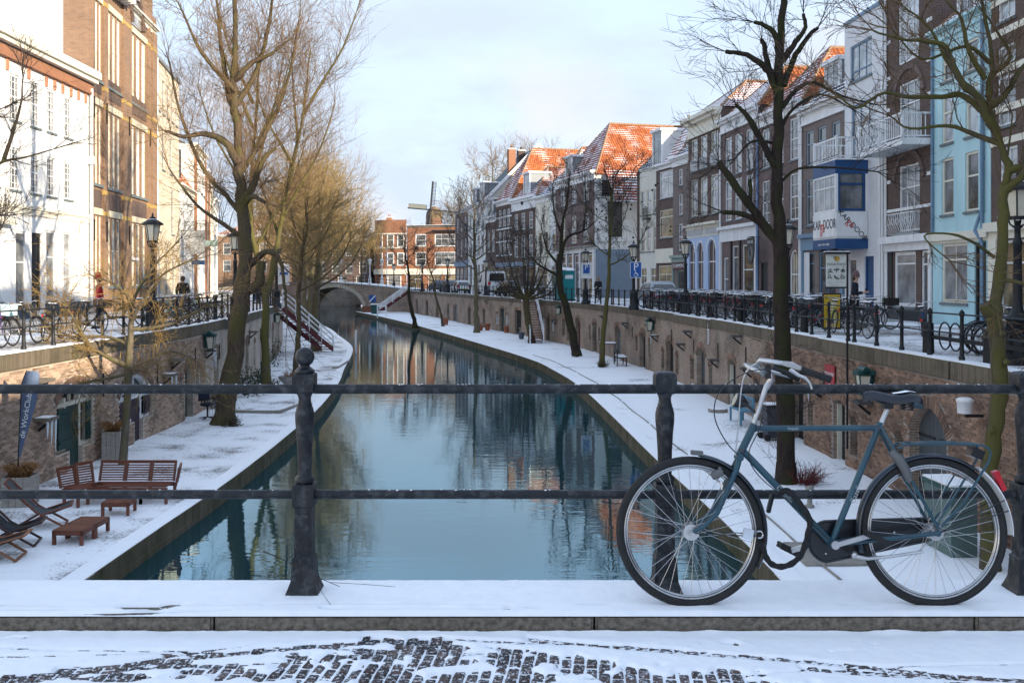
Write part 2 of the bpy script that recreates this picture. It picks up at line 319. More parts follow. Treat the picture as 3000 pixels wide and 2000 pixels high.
def water():
    m = bpy.data.materials.new('canal_water'); m.use_nodes = True; t = m.node_tree; b = t.nodes['Principled BSDF']; l = t.links.new
    b.inputs['Base Color'].default_value = (.009, .042, .052, 1); b.inputs['Roughness'].default_value = .02; b.inputs['IOR'].default_value = 2.4; b.inputs['Specular IOR Level'].default_value = .95; b.inputs['Specular Tint'].default_value = (.60,.88,1,1)
    tx = t.nodes.new('ShaderNodeTexCoord'); hs = []
    for sc, st, rot in (((1.0, 3.2, 1), 1.0, .1), ((3.2, 8.5, 1), .22, -.15), ((.22, .5, 1), 1.6, .3)):
        mp = t.nodes.new('ShaderNodeMapping'); mp.inputs['Scale'].default_value = sc; mp.inputs['Rotation'].default_value = (0, 0, rot)
        n = t.nodes.new('ShaderNodeTexNoise'); n.inputs['Scale'].default_value = 1; n.inputs['Detail'].default_value = 2.5; n.inputs['Roughness'].default_value = .5; n.inputs['Distortion'].default_value = .3
        l(tx.outputs['Object'], mp.inputs[0]); l(mp.outputs[0], n.inputs['Vector'])
        k = t.nodes.new('ShaderNodeMath'); k.operation = 'MULTIPLY'; k.inputs[1].default_value = st; l(n.outputs[0], k.inputs[0]); hs.append(k)
    a = t.nodes.new('ShaderNodeMath'); l(hs[0].outputs[0], a.inputs[0]); l(hs[1].outputs[0], a.inputs[1])
    a2 = t.nodes.new('ShaderNodeMath'); l(a.outputs[0], a2.inputs[0]); l(hs[2].outputs[0], a2.inputs[1])
    bp = t.nodes.new('ShaderNodeBump'); bp.inputs['Strength'].default_value = .065; bp.inputs['Distance'].default_value = .05; l(a2.outputs[0], bp.inputs['Height']); l(bp.outputs[0], b.inputs['Normal'])
    return m
WATER = water()
ribbon('canal_water', lambda y: xat(LE, y)-.3 if y < 146 else xat(LW, y)-.1, lambda y: xat(RE, y)+.3 if y < 146 else xat(RW, y)+.1, ZW, WATER, -40, 198, 2, 2)
# canal bed, so the basin is closed
g = MB(); g.quad((-80,-42,-5.2),(40,-42,-5.2),(40,200,-5.2),(-80,200,-5.2)); g.build('canal_ground', MOSSY)['kind'] = 'structure'

# wharf edges: stone coping and mossy face, cut into blocks with real joints
def quay_edge(name, LN, sg, label):
    root = thing(name, label, 'quay edge', LN.p(20, 0, ZQ)); root.location = (0, 0, 0); root['kind'] = 'thing'
    mb = MB(); s = -38.0; rnd = random.Random(5); k = 0
    blk = []
    while s < LN.at(145):
        ln = .95 if s < 80 else 3.0; q = MB()
        q.box(s+.008, s+ln-.008, -.36, .02+rnd.uniform(-.012, .012), ZQ-.26, ZQ+.035+rnd.uniform(-.006, .006), 0)
        q.box(s+.002, s+ln-.002, -.37, .004, ZQ+.030, ZQ+.046, 1)
        q.map(lambda a, d, z: LN.p(a, d*sg, z)); blk.append((s, q)); s += ln
    for s0, q in blk:
        if 12 < s0 < 80: q.build('edge_block', [MOSSY, SNOW], root)
        else: mb.add(q.v, q.f); mb.m[-len(q.f):] = q.m
    o = mb.build('edge_blocks_far', [MOSSY, SNOW], root); o['kind'] = 'stuff'
    f = MB(); ss = np.arange(-38, LN.at(146), 1.5)
    f.v = [LN.p(a, sg*(.03 if j < 2 else .0), z) for a in ss for j, z in enumerate((-4.9, ZQ-.25, ZQ-.25))]
    f.f = [[i*3+j, i*3+3+j, i*3+4+j, i*3+1+j] for i in range(len(ss)-1) for j in (0, 1)]; f.m = [0]*len(f.f); f.s = [False]*len(f.f)
    f.build('mossy_face', MOSSY, root)
quay_edge('quay_edge', LEL, 1, 'mossy stone edge of the wharf with the deck chairs and slatted sofa')
quay_edge('quay_edge', REL, -1, 'brown stone edge of the curved wharf below the parked bicycles')

def grid_wall(mb, x0, x1, z0, z1, holes, y=0., rev=.2, m=0, mrev=None, xs_extra=(), mfun=None):
    """wall in the x,z plane at y with rectangular holes (x0,x1,z0,z1); reveals run back by rev"""
    xs = sorted({x0, x1, *xs_extra, *[h[0] for h in holes], *[h[1] for h in holes]}); zs = sorted({z0, z1, *[h[2] for h in holes], *[h[3] for h in holes]})
    xs = [x for x in xs if x0-1e-6 <= x <= x1+1e-6]; zs = [z for z in zs if z0-1e-6 <= z <= z1+1e-6]
    ins = lambda cx, cz: any(h[0]-1e-6 < cx < h[1]+1e-6 and h[2]-1e-6 < cz < h[3]+1e-6 for h in holes)
    occ = [[ins((xs[i]+xs[i+1])/2, (zs[j]+zs[j+1])/2) for j in range(len(zs)-1)] for i in range(len(xs)-1)]
    mr = m if mrev is None else mrev
    for i in range(len(xs)-1):
        for j in range(len(zs)-1):
            a, b, c, d = xs[i], xs[i+1], zs[j], zs[j+1]
            if not occ[i][j]: mb.quad((a,y,c),(b,y,c),(b,y,d),(a,y,d), mfun((a+b)/2) if mfun else m)
            else:
                if i == 0 or not occ[i-1][j]: mb.quad((a,y,c),(a,y+rev,c),(a,y+rev,d),(a,y,d), mr)
                if i == len(xs)-2 or not occ[i+1][j]: mb.quad((b,y,c),(b,y+rev,c),(b,y+rev,d),(b,y,d), mr)
                if j == 0 or not occ[i][j-1]: mb.quad((a,y,c),(b,y,c),(b,y+rev,c),(a,y+rev,c), mr)
                if j == len(zs)-2 or not occ[i][j+1]: mb.quad((a,y,d),(b,y,d),(b,y+rev,d),(a,y+rev,d), mr)
def arc_pts(x0, x1, zs, zc, n=10):
    """segment arch from springing zs to crown zc"""
    w = (x1-x0)/2; h = max(1e-3, zc-zs); rr = (w*w+h*h)/(2*h); cx, cz = (x0+x1)/2, zc-rr; a0 = math.asin(min(1, w/rr))
    if h > w*.999: a0 = math.pi/2+math.asin(min(1, (h-w)/rr)) if h > w*1.01 else math.pi/2
    return [(cx-rr*math.sin(a0-2*a0*i/n), cz+rr*math.cos(a0-2*a0*i/n)) for i in range(n+1)], (cx, cz, rr, a0)
def arch_fill(mb, x0, x1, zs, zc, y=0., rev=.2, m=0, n=10):
    P, _ = arc_pts(x0, x1, zs, zc, n)
    for (a, za), (b, zb) in zip(P, P[1:]):
        mb.quad((a,y,za),(b,y,zb),(b,y,zc),(a,y,zc), m); mb.quad((a,y,za),(b,y,zb),(b,y+rev,zb),(a,y+rev,za), m)

DGREEN = M('door_green', (.012,.05,.045), .45, (.008,.035,.032), 3); DPURP = M('door_plum', (.05,.03,.045), .5, (.03,.02,.03), 3)
DGREY = M('door_grey', (.075,.085,.095), .6, (.05,.058,.065), 3, stretch=(8,8,.6)); DBLUE = M('door_greyblue', (.11,.15,.18), .6, (.08,.11,.14), 3)
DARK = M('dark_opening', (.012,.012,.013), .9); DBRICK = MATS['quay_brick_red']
DCREAM = CREAM
# openings: s0, s1, bottom, springing, crown, look
LOPEN = [(24.07,26.1,-2.62,-1.42,-1.02,'cream'),(27.85,30.45,-2.5,-1.75,-1.12,'plum'),(33.0,33.45,-2.5,-1.75,-1.6,'niche'),(33.75,34.75,ZQ,-1.55,-1.2,'green'),(35.1,35.55,-2.5,-1.55,-1.42,'niche'),
 (38.0,39.1,ZQ,-1.5,-1.1,'green'),(41.2,41.7,-2.6,-1.5,-1.4,'white'),(43.6,44.1,-2.7,-1.1,-1.0,'white'),(46.2,47.2,ZQ,-1.5,-1.2,'green'),(49,49.5,-2.6,-1.5,-1.35,'white'),(51.5,52.5,ZQ,-1.5,-1.2,'grey'),(55,55.5,-2.6,-1.5,-1.3,'niche'),(58,59,ZQ,-1.4,-1.1,'grey'),(64,65,ZQ,-1.4,-1.1,'grey'),(70,71,ZQ,-1.4,-1.1,'grey'),(78,79,ZQ,-1.4,-1.1,'grey'),(86,87,ZQ,-1.4,-1.1,'grey'),(95,96,ZQ,-1.4,-1.1,'grey')]
LDOOR = [(24.78,25.52,ZQ,-2.62),(29.0,29.7,ZQ,-2.5)]
ROPEN = [(20.1,21.85,ZQ,-1.6,-1.05,'grey'),(22.15,22.62,-2.3,-1.9,-1.75,'niche'),(24.79,25.31,-2.8,-1.95,-1.8,'niche'),(25.65,26.5,ZQ,-1.65,-1.5,'cream1'),(28.1,28.58,-2.6,-1.9,-1.75,'niche'),(28.95,30.05,ZQ,-1.55,-1.35,'dark'),
 (33.68,34.39,-2.6,-1.85,-1.7,'niche'),(36.84,38.05,ZQ,-1.6,-1.36,'cream1'),(40.46,41.1,-2.7,-1.95,-1.8,'niche'),(41.7,43.1,ZQ,-1.65,-1.26,'grey'),(43.6,44.25,-2.75,-1.95,-1.8,'niche'),(46.4,46.95,-2.8,-1.95,-1.82,'niche'),(47.4,48.8,ZQ,-1.6,-1.28,'dark'),(49.2,49.7,-2.75,-1.95,-1.82,'niche'),
 (52.05,52.5,-2.4,-1.65,-1.54,'niche'),(53.1,54.3,ZQ,-1.5,-1.2,'dark'),(54.78,55.2,-2.3,-1.6,-1.48,'niche'),(58.75,60.1,ZQ,-1.4,-1.12,'blue'),(64.05,64.45,-2.3,-1.65,-1.55,'niche'),(64.95,66.0,ZQ,-1.45,-1.14,'dark'),(66.5,66.95,-2.4,-1.65,-1.52,'niche'),(69.2,70.4,ZQ,-1.4,-1.05,'redd'),(72.1,72.8,-2.8,-1.4,-1.2,'niche'),(73.2,73.95,-2.5,-1.35,-1.18,'niche'),
 (76.15,76.7,-2.35,-1.5,-1.36,'whitew'),(77.25,78.15,ZQ,-1.45,-1.22,'dark'),(78.55,79.15,-2.35,-1.5,-1.34,'whitew'),(85.3,87.4,ZQ,-1.05,-1.0,'black'),(89.6,90.5,-2.5,-1.6,-1.58,'whitew'),(90.9,92.5,ZQ,-1.05,-1.0,'greenw'),(93.0,93.9,-2.5,-1.6,-1.58,'whitew'),(98.1,99.2,ZQ,-1.4,-1.25,'green'),(105,106.5,ZQ,-1.5,-1.3,'dark'),(112.7,114.9,ZQ,-1.5,-1.3,'blue'),(117.5,118.8,ZQ,-1.5,-1.3,'grey'),(124.4,126,ZQ,-1.4,-1.2,'redd'),(131.6,133.3,ZQ,-1.4,-1.2,'dark'),(139,140.4,ZQ,-1.4,-1.2,'grey')]
def quay_wall(LN, sg, opens, extra, sA, sB, bmat, wmat, label):
    root = thing('quay_wall', label, 'wall'); root['kind'] = 'thing'
    F = lambda s, y, z: LN.p(s, -y*sg, z)                       # y = depth behind the face
    holes = [(o[0], o[1], o[2], o[4]) for o in opens]+list(extra)
    mb = MB(); xs = list(np.arange(-38, 216, 2.0))+[sA, sB]
    grid_wall(mb, -38, 216, ZQ-.1, -.33, holes, 0, .32, 1, 1, xs, lambda x: 0 if sA < x < sB else 1)
    for o in opens: arch_fill(mb, o[0], o[1], o[3], o[4], 0, .32, 1)
    uv = list(mb.v)
    uv = [(x, z if abs(y) < 1e-6 else z, 0) if False else (x+y, z) for x, y, z in uv]
    mb.map(F); mb.build('wall_face', [MORTAR if sg > 0 else M('mortar_dark', (.34,.30,.27), .9, (.20,.175,.155), 1.2, bump=.3), wmat], root, uv=uv)
    # coping in lengths that step a little, snow lying on top
    s, rnd, k = -38.0, random.Random(3), 0
    while s < 214:
        ln = rnd.uniform(5.5, 9); q = MB(); dz = rnd.uniform(-.03, .03) if s > 20 else 0; pr = rnd.uniform(.02, .05)
        for a in np.arange(s, s+ln-.01, 1.5):
            b = min(a+1.5, s+ln-.02); q.box(a, b, -pr, .34, -.36+dz, .012+dz, 0); q.box(a, b, -pr+.015, .33, .012+dz, .035+dz, 1)
        uvq = [(x, z) for x, y, z in q.v]; q.map(F); q.build('coping', [MATS['coping_brick'], SNOW], root, uv=uvq); s += ln
    # brickwork one by one where the wall is close
    bw, rh = .205, .0625; one = MB(); one.box(-.0985, .0985, -.012, .02, -.0265, .0265); me = one.mesh('brick', bmat)
    mass = MB(); rnd = random.Random(11); pos = []; row = 0; z = ZQ+.03
    while z < -.40:
        x = sA+(.1025 if row % 2 else 0)
        while x < sB:
            ok = True
            for o in opens:
                if o[0]-.06 < x < o[1]+.06 and o[2]-.02 < z < o[4]+.02:
                    if z < o[3]: ok = not (o[0]-.06 < x < o[1]+.06)
                    else:
                        P, (cx, cz, rr, a0) = arc_pts(o[0], o[1], o[3], o[4]); ok = math.hypot(x-cx, z-cz) > rr+.1
                if ok and o[4]-o[3] > .05 and o[0]-.25 < x < o[1]+.25 and o[3]-.02 < z < o[4]+.3:
                    P, (cx, cz, rr, a0) = arc_pts(o[0], o[1], o[3], o[4]); ok = math.hypot(x-cx, z-cz) > rr+(.27 if o[1]-o[0] > .7 else .165) or z < o[3]+.0 and not (o[0]-.06 < x < o[1]+.06)
                if not ok: break
            if ok:
                for h in extra:
                    if h[0]-.08 < x < h[1]+.08 and h[2] < z < h[3]+.02: ok = False
            if ok: pos.append((x, z))
            x += bw
        z += rh; row += 1
    vis = sorted(range(len(pos)), key=lambda i: pos[i][0])
    near = {i for i in vis if pos[i][0] > (21.6 if sg > 0 else 17.2)}; near = set(sorted(near, key=lambda i: pos[i][0])[:300])
    for i, (x, z) in enumerate(pos):
        dy = rnd.uniform(-.007, .006); sw = rnd.uniform(.93, 1.03); tl = rnd.uniform(-.012, .012)
        if i in near:
            o = link('brick', me, root, F(x, dy, z)); o.rotation_euler = (0, tl, LN.ang(x)+(0 if sg > 0 else math.pi)); o.scale = (sw, 1, rnd.uniform(.92, 1.05))
        else:
            w, h = .0985*sw, .0265*rnd.uniform(.92, 1.05); c = [F(x+a*w, dy+b, z+d*h+a*w*tl) for b in (-.012, .02) for a, d in ((-1,-1),(1,-1),(1,1),(-1,1))]
            mass.add(c, [(0,1,2,3),(0,4,5,1),(1,5,6,2),(2,6,7,3),(3,7,4,0)])
    o = mass.build('brickwork', bmat, root); o['kind'] = 'stuff'
    # arches of bricks on edge
    arcb = MB(); solo = 0
    for o in opens:
        P, (cx, cz, rr, a0) = arc_pts(o[0], o[1], o[3], o[4]); n = max(5, int(2*a0*(rr+.1)/.068)) if o[0] < 60 else 8; dep = .24 if o[1]-o[0] > .7 else .14
        for i in range(n):
            q = MB(); a1, a2 = -a0+2*a0*i/n+.008/rr, -a0+2*a0*(i+1)/n-.008/rr
            for yy in (-.018-rnd.uniform(0, .008), .03):
                q.v += [(cx+r_*math.sin(a), yy, cz+r_*math.cos(a)) for r_, a in ((rr+.005,a1),(rr+.005,a2),(rr+dep,a2),(rr+dep,a1))]
            q.map(F); fcs = [(0,1,2,3),(0,4,5,1),(1,5,6,2),(2,6,7,3),(3,7,4,0)]
            if o[0] < 44 and solo < 260: q.add([], []); q.f = [list(t_) for t_ in fcs]; q.m = [0]*5; q.s = [False]*5; q.build('arch_brick', BRICKR, root); solo += 1
            else: arcb.add(q.v, fcs)
    arcb.build('arch_brickwork', BRICKR, root)['kind'] = 'stuff'
    # doors, shutters and what closes each opening
    for s0, s1, zb, zs, zc, look in opens:
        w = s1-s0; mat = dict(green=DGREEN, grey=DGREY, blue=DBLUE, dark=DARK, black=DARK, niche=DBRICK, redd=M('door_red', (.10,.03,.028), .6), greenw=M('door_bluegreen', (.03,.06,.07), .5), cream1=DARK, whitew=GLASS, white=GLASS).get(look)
        d = MB(); P, _ = arc_pts(s0, s1, zs, zc); poly = [(s0, zb)]+[p for p in P]+[(s1, zb)]
        if look in ('cream', 'plum'):
            fm = CREAM if look == 'cream' else WHITE; dm = DGREEN if look == 'cream' else DPURP
            dh = LDOOR[0] if look == 'cream' else LDOOR[1]
            g_ = MB(); g_.poly(poly, .26, .30, 0); g_.map(F); g_.build('window_pane', GLASS, root)
            fr = MB()
            for (a, za), (b, zb2) in zip(P, P[1:]): fr.bar((a, .17, za-.045), (b, .17, zb2-.045), .16, .10, up=(0,0,1))
            for x0_, x1_, z0_, z1_ in ((s0, s0+.09, zb, zs+.02),(s1-.09, s1, zb, zs+.02),(s0+.09, dh[0], zb, zb+.1),(dh[1], s1-.09, zb, zb+.1),(dh[0]-.09, dh[0], dh[2], zs+.12),(dh[1], dh[1]+.09, dh[2], zs+.12),(s0+.09, s1-.09, zs-.1, zs+.0)): fr.box(x0_, x1_, .10, .24, z0_, z1_)
            for x in (s0+(dh[0]-s0)*.5, (dh[0]+dh[1])/2, dh[1]+(s1-dh[1])*.5): fr.box(x-.02, x+.02, .16, .22, zs, zc-.08 if abs(x-(s0+s1)/2) < .4 else zc-.25)
            for zz in (zb+.5, zb+.85): fr.box(s0+.09, s1-.09, .17, .21, zz-.015, zz+.015)
            fr.map(F); fr.build('window_frame', fm, root)
            dr = MB(); n = 5
            for i in range(n):
                a = dh[0]+(dh[1]-dh[0])*i/n; b = dh[0]+(dh[1]-dh[0])*(i+1)/n; dr.box(a+.004, b-.004, .12, .16, dh[2]+.02, zs-.1)
            dr.box(dh[0], dh[1], .155, .165, dh[2]+.02, zs-.1); dr.map(F); do = dr.build('door', dm, root)
            hd = MB(); hd.box(dh[0]+.03, dh[0]+.28, .10, .12, -2.8, -2.76); hd.box(dh[0]+.03, dh[0]+.28, .10, .12, zs-.3, zs-.26); hd.tube([(dh[1]-.1, .08, -2.3),(dh[1]-.1, .08, -2.15)], .012, 6); hd.map(F); hd.build('handle', IRON, do)
            # open shutters lying back against the wall
            for (a, b, tl) in (((dh[0]-.72, dh[0]-.06, 0),(s1-.30, s1-.05, 1)) if look == 'cream' else ((s0+.12, dh[0]-.2, 1),(dh[1]+.2, s1-.12, 1))):
                sh = MB(); n = 4
                for i in range(n): sh.box(a+(b-a)*i/n+.004, a+(b-a)*(i+1)/n-.004, -.06 if not tl else .02, -.02 if not tl else .06, zb+.12, zs-.1)
                sh.box(a+.02, b-.02, -.085 if not tl else 0, -.06 if not tl else .02, zb+.25, zb+.32); sh.box(a+.02, b-.02, -.085 if not tl else 0, -.06 if not tl else .02, zs-.3, zs-.23)
                sh.map(F); sh.build('shutter', dm, root)
            continue
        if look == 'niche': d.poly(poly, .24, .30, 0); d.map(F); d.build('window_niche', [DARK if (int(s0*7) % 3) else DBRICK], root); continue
        if look in ('white', 'whitew'):
            d.poly(poly, .14, .18, 0); d.map(F); p_ = d.build('window', GLASS, root); q = MB()
            for x0_, x1_, z0_, z1_ in ((s0, s0+.08, zb, zs),(s1-.08, s1, zb, zs),(s0, s1, zb, zb+.08),(s0+w/2-.02, s0+w/2+.02, zb, zc-.03),(s0, s1, (zb+zs)/2-.02, (zb+zs)/2+.02)): q.box(x0_, x1_, .06, .13, z0_, z1_)
            for (a, za), (b, zb2) in zip(P, P[1:]): q.bar((a, .09, za-.03), (b, .09, zb2-.03), .07, .07)
            q.map(F); q.build('frame', CREAM if look == 'white' else WHITE, p_); continue
        n = max(3, int(w/.16)); xs = [s0+w*i/n for i in range(n+1)]; zt = lambda x: float(np.interp(x, [p[0] for p in P], [p[1] for p in P]))
        for a, b in zip(xs, xs[1:]): d.poly([(a+.004, zb),(a+.004, zt(a+.004)),((a+b)/2, zt((a+b)/2)),(b-.004, zt(b-.004)),(b-.004, zb)], .22, .26, 0)
        d.poly(poly, .265, .28, 0); d.map(F); do = d.build('door', mat, root)
        if look == 'cream1': q = MB(); q.box(s0, s0+.11, .04, .24, zb, zs+.03); q.box(s1-.05, s1, .1, .24, zb, zs); q.map(F); q.build('door_frame', CREAM, do)
        if look in ('grey', 'blue', 'greenw'):
            q = MB()
            for zz in (zb+.4, zs-.15): q.box(s0+.03, s0+w*.45, .195, .215, zz, zz+.05); q.box(s1-w*.45, s1-.03, .195, .215, zz, zz+.05)
            q.map(F); q.build('hinge', IRON, do)
    # iron wall anchors
    for i in range(9):
        s_ = (22.6 if sg > 0 else 23)+i*4.1; zt_ = -.75-.12*(i % 3); q = MB(); q.bar((s_, -.04, zt_), (s_, -.04, zt_-.62), .035, .03, 0); q.map(F); q.build('wall_anchor', IRON, root)
    return root
QL = quay_wall(LWL, 1, LOPEN, LDOOR, 20.0, 36.5, BRICKP, MATS['quay_brick'], 'brown brick quay wall with green cellar doors and a pale flaking face')
QR = quay_wall(RWL, -1, ROPEN, [], 16.0, 33.0, BRICKR, MATS['quay_brick_red'], 'reddish brick quay wall with rows of arched cellar doors under the bicycles')

# ---------------------------------------------------------------- the bridge we stand on
ZK, ZR = .105, .012                                     # kerb stone top, road bed
g = MB(); g.box(-11.2, 9.0, -8, 4.575, -1.2, ZR-.06); g.build('bridge_road_bed', M('road_sand', (.16,.15,.14), .9))['kind'] = 'structure'
g = MB(); g.box(-11.2, 9.0, 4.60, 5.06, -2.6, ZK-.12); g.build('bridge_spandrel', MATS['quay_brick'])['kind'] = 'structure'
KERB = M('kerb_granite', (.21,.18,.145), .85, (.075,.065,.052), 38, bump=.55, detail=8)
kroot = thing('bridge_kerb', 'long grey kerb stones under snow along the bridge railing', 'kerb'); kroot['kind'] = 'structure'
for i in range(-7, 6):
    x0 = .38+1.7545*i; q = bmesh.new(); bmesh.ops.create_cube(q, size=1)
    for v in q.verts: v.co = Vector((x0+.877+v.co.x*1.745, 4.833+v.co.y*.50, ZK-.06+v.co.z*.12))
    bmesh.ops.bevel(q, geom=list(q.edges), offset=.012, segments=2, affect='EDGES'); me = bpy.data.meshes.new('kerb_stone'); q.to_mesh(me); q.free(); me.materials.append(KERB)
    link('kerb_stone', me, kroot)
def vnoise(x, y, seed=0):
    from mathutils import noise
    return noise.noise(Vector((x, y, seed*7.3)))
def sheet(name, x0, x1, y0, y1, st, zf, mat):
    xs = np.arange(x0, x1+1e-6, st); ys = np.arange(y0, y1+1e-6, st); nx, ny = len(xs), len(ys)
    X, Y = np.meshgrid(xs, ys, indexing='ij'); Z = np.array([[zf(a, b) for b in ys] for a in xs])
    V = np.stack([X, Y, Z], -1).reshape(-1, 3); i = np.arange((nx-1)*(ny-1)); a = (i//(ny-1))*ny+i % (ny-1)
    me = bpy.data.meshes.new(name); me.from_pydata(V.tolist(), [], np.stack([a, a+ny, a+ny+1, a+1], 1).tolist()); me.materials.append(mat); me.polygons.foreach_set('use_smooth', [True]*len(i))
    return link(name, me)
# snow on the kerb: worn through along two curling scuffs and a bare patch
def kerb_snow(x, y):
    e = min(1, (y-4.583+.006*vnoise(x*9, 3))/.022, (5.092-y)/.02); n = .5*vnoise(x*14, y*14)+.3*vnoise(x*45, y*45, 2)
    t = .014+.004*n
    for ax, ay, rx, ry in ((-1.72, 4.655, .13, .028), (-1.60, 4.70, .06, .03), (.115, 4.655, .055, .014), (-.02, 4.66, .03, .01), (-2.2, 4.62, .16, .008), (-2.5, 4.622, .2, .007), (.39, 4.705, .10, .010), (1.64, 4.70, .10, .011)):
        d = ((x-ax)/rx)**2+((y-ay)/ry)**2
        if d < 2.2: t -= .03*max(0, 1.25-d+.5*n)
    for fn, w in ((lambda x: 4.70+.02*math.cos(x*2.3+1.6), .0045), (lambda x: 4.655-.03*(x+.6)**2 if x > -.9 else 9, .006), (lambda x: 4.615+.06*(x+1.55) if -2.1 < x < -1.3 else 9, .005)):
        d = abs(y-fn(x))
        w *= 1.5
        if -2.4 < x < -.0 and d < w*2: t -= .030*max(0, 1-d/(2*w)+.5*n)
    return ZK+max(-.006, t*max(0, e)-.004*(e < .3))
sheet('kerb_snow', -2.75, 2.75, 4.578, 5.098, .011, kerb_snow, SNOW)['kind'] = 'stuff'
for x0, x1 in ((-11.1, -2.752), (2.752, 8.9)): sheet('kerb_snow_beyond', x0, x1, 4.578, 5.098, .06, lambda x, y: ZK+.013+.003*vnoise(x*9, y*9), SNOW)['kind'] = 'stuff'
for x0, x1, y0, y1 in ((-11.1, -2.752, -7.9, 4.578), (2.602, 8.9, -7.9, 4.578), (-2.752, 2.602, -7.9, 3.448)): sheet('road_snow_beyond', x0, x1, y0, y1, .12, lambda x, y: ZR+.018+.004*vnoise(x*6, y*6), WHARFM)['kind'] = 'stuff'
# clinker road: bricks on edge, each its own, shown where the snow is trodden off
BX, BY = .0545, .108
def bare(x, y):
    """>0 where the snow is trodden away"""
    v = -.35
    for ax, ay, rx, ry, k in ((-1.05,4.12,.34,.10,1.0),(-.75,4.22,.30,.13,1.15),(-.42,4.30,.34,.14,1.15),(-.62,4.475,.22,.055,.9),(-.38,4.50,.16,.035,.9),(-.15,4.05,.9,.07,.8),(.06,4.28,.22,.13,1.15),(.10,4.10,.3,.11,1.0),(.36,4.14,.32,.13,1.1),(.72,4.06,.26,.10,1.0),(-1.55,4.07,.30,.05,.95),(-2.0,4.05,.22,.04,.8),(-1.45,4.21,.10,.04,.75),(1.1,4.02,.25,.05,.7),(1.75,3.99,.2,.035,.8),(-.1,4.385,.2,.035,.7)):
        d = ((x-ax)/rx)**2+((y-ay)/ry)**2; v = max(v, k*(1-d*.62))
    v += .75*vnoise(x*3.6, y*6.5, 1)+.75*vnoise(x*10, y*10, 4)+.35*vnoise(x*24, y*24, 6)-.34
    tr = 0.
    for (xa, ya), (xb, yb), w, g_ in (((.05,4.50),(1.9,4.05),.011,.028),((-2.3,4.40),(-.9,4.30),.010,0),((-2.4,4.30),(-1.2,4.31),.009,0),((-2.15,3.95),(-1.2,4.42),.013,0),((-.9,4.40),(.3,4.25),.009,.022),((-2.4,4.47),(-2.2,4.52),.01,0),((-1.9,4.13),(-.6,4.46),.016,.03),((-2.3,4.06),(-.9,4.24),.02,0),((-.3,4.50),(.75,4.36),.008,.02),((.3,4.05),(2.2,4.22),.008,0),((1.2,4.15),(2.4,3.95),.012,.03)):
        dx, dy = xb-xa, yb-ya; L_ = math.hypot(dx, dy); u = ((x-xa)*dx+(y-ya)*dy)/L_**2; d = ((x-xa)*-dy+(y-ya)*dx)/L_+.012*math.sin(u*7)
        if 0 < u < 1:
            for q in ((d,) if not g_ else (d, d-g_)): tr = max(tr, .5*(1-abs(q)/(1.5*w)))
    return max(v, tr)
skew = lambda y: (y-4.1)*.10
def road_snow(x, y):
    b = bare(x, y); n = .5*vnoise(x*22, y*22)+.3*vnoise(x*60, y*60, 3)
    e = max(0, min(1, (4.578-y)/.05)); lift = .008*(1-e)**2*(1+vnoise(x*6, 9))
    return ZR+.018+.0045*n+lift-max(0, min(.0165+.004*n, .05*b))
sheet('road_snow', -2.75, 2.6, 3.45, 4.580, .0105, road_snow, SNOW)['kind'] = 'stuff'
PAVER = M('clinker', (.10,.065,.055), .75, (.04,.04,.046), 9, bump=.5, spec=.3, rnd=.5)
def dusted(m, sc=55., lo=.53, hi=.62):
    t = m.node_tree; b = t.nodes['Principled BSDF']; lk = b.inputs['Base Color'].links[0].from_socket; g = t.nodes.new('ShaderNodeNewGeometry'); no = t.nodes.new('ShaderNodeTexNoise'); no.inputs['Scale'].default_value = sc; no.inputs['Detail'].default_value = 6; no.inputs['Roughness'].default_value = .7; t.links.new(g.outputs['Position'], no.inputs['Vector'])
    mr = t.nodes.new('ShaderNodeMapRange'); mr.inputs[1].default_value = lo; mr.inputs[2].default_value = hi; t.links.new(no.outputs[0], mr.inputs[0]); mi = t.nodes.new('ShaderNodeMix'); mi.data_type = 'RGBA'; mi.inputs[7].default_value = (.8,.83,.88,1); t.links.new(mr.outputs[0], mi.inputs[0]); t.links.new(lk, mi.inputs[6]); t.links.new(mi.outputs[2], b.inputs['Base Color'])
dusted(PAVER)
q = bmesh.new(); bmesh.ops.create_cube(q, size=1)
for v in q.verts: v.co = Vector((v.co.x*.0465, v.co.y*.098, v.co.z*.06-.03))
bmesh.ops.bevel(q, geom=[e for e in q.edges if sum(v.co.z for v in e.verts) > -.005], offset=.007, segments=1, affect='EDGES'); pme = bpy.data.meshes.new('paving_brick'); q.to_mesh(pme); q.free(); pme.materials.append(PAVER)
rroot = thing('road_paving', 'dark clinker bricks of the bridge road showing through trodden snow', 'paving'); rroot['kind'] = 'structure'
rnd = random.Random(8); cand = []
for i in range(-52, 50):
    for j in range(-7, 6):
        y = 4.02+BY*(j+(.5 if i % 2 else 0)*.9); x = BX*i+skew(y)
        if 3.8 < y < 4.53 and max(bare(x+a, y+b) for a in (-.02, 0, .02) for b in (-.04, 0, .04)) > -.02: cand.append((x, y))
cand.sort(key=lambda p: math.hypot(*p))
pm = MB()
for k, (x, y) in enumerate(cand):
    z = ZR+.0085+rnd.uniform(-.004, .003)
    if k < 300: o = link('paving_brick', pme, rroot, (x, y, z)); o.rotation_euler = (rnd.uniform(-.02,.02), rnd.uniform(-.05,.05), -.1+rnd.uniform(-.05,.05)); o.scale = (rnd.uniform(.94,1.04), rnd.uniform(.93,1.03), 1)
    else: pm.box(x-.0232, x+.0232, y-.049, y+.049, z-.06, z)
if pm.f: pm.build('paving_bricks_rest', PAVER, rroot)['kind'] = 'stuff'
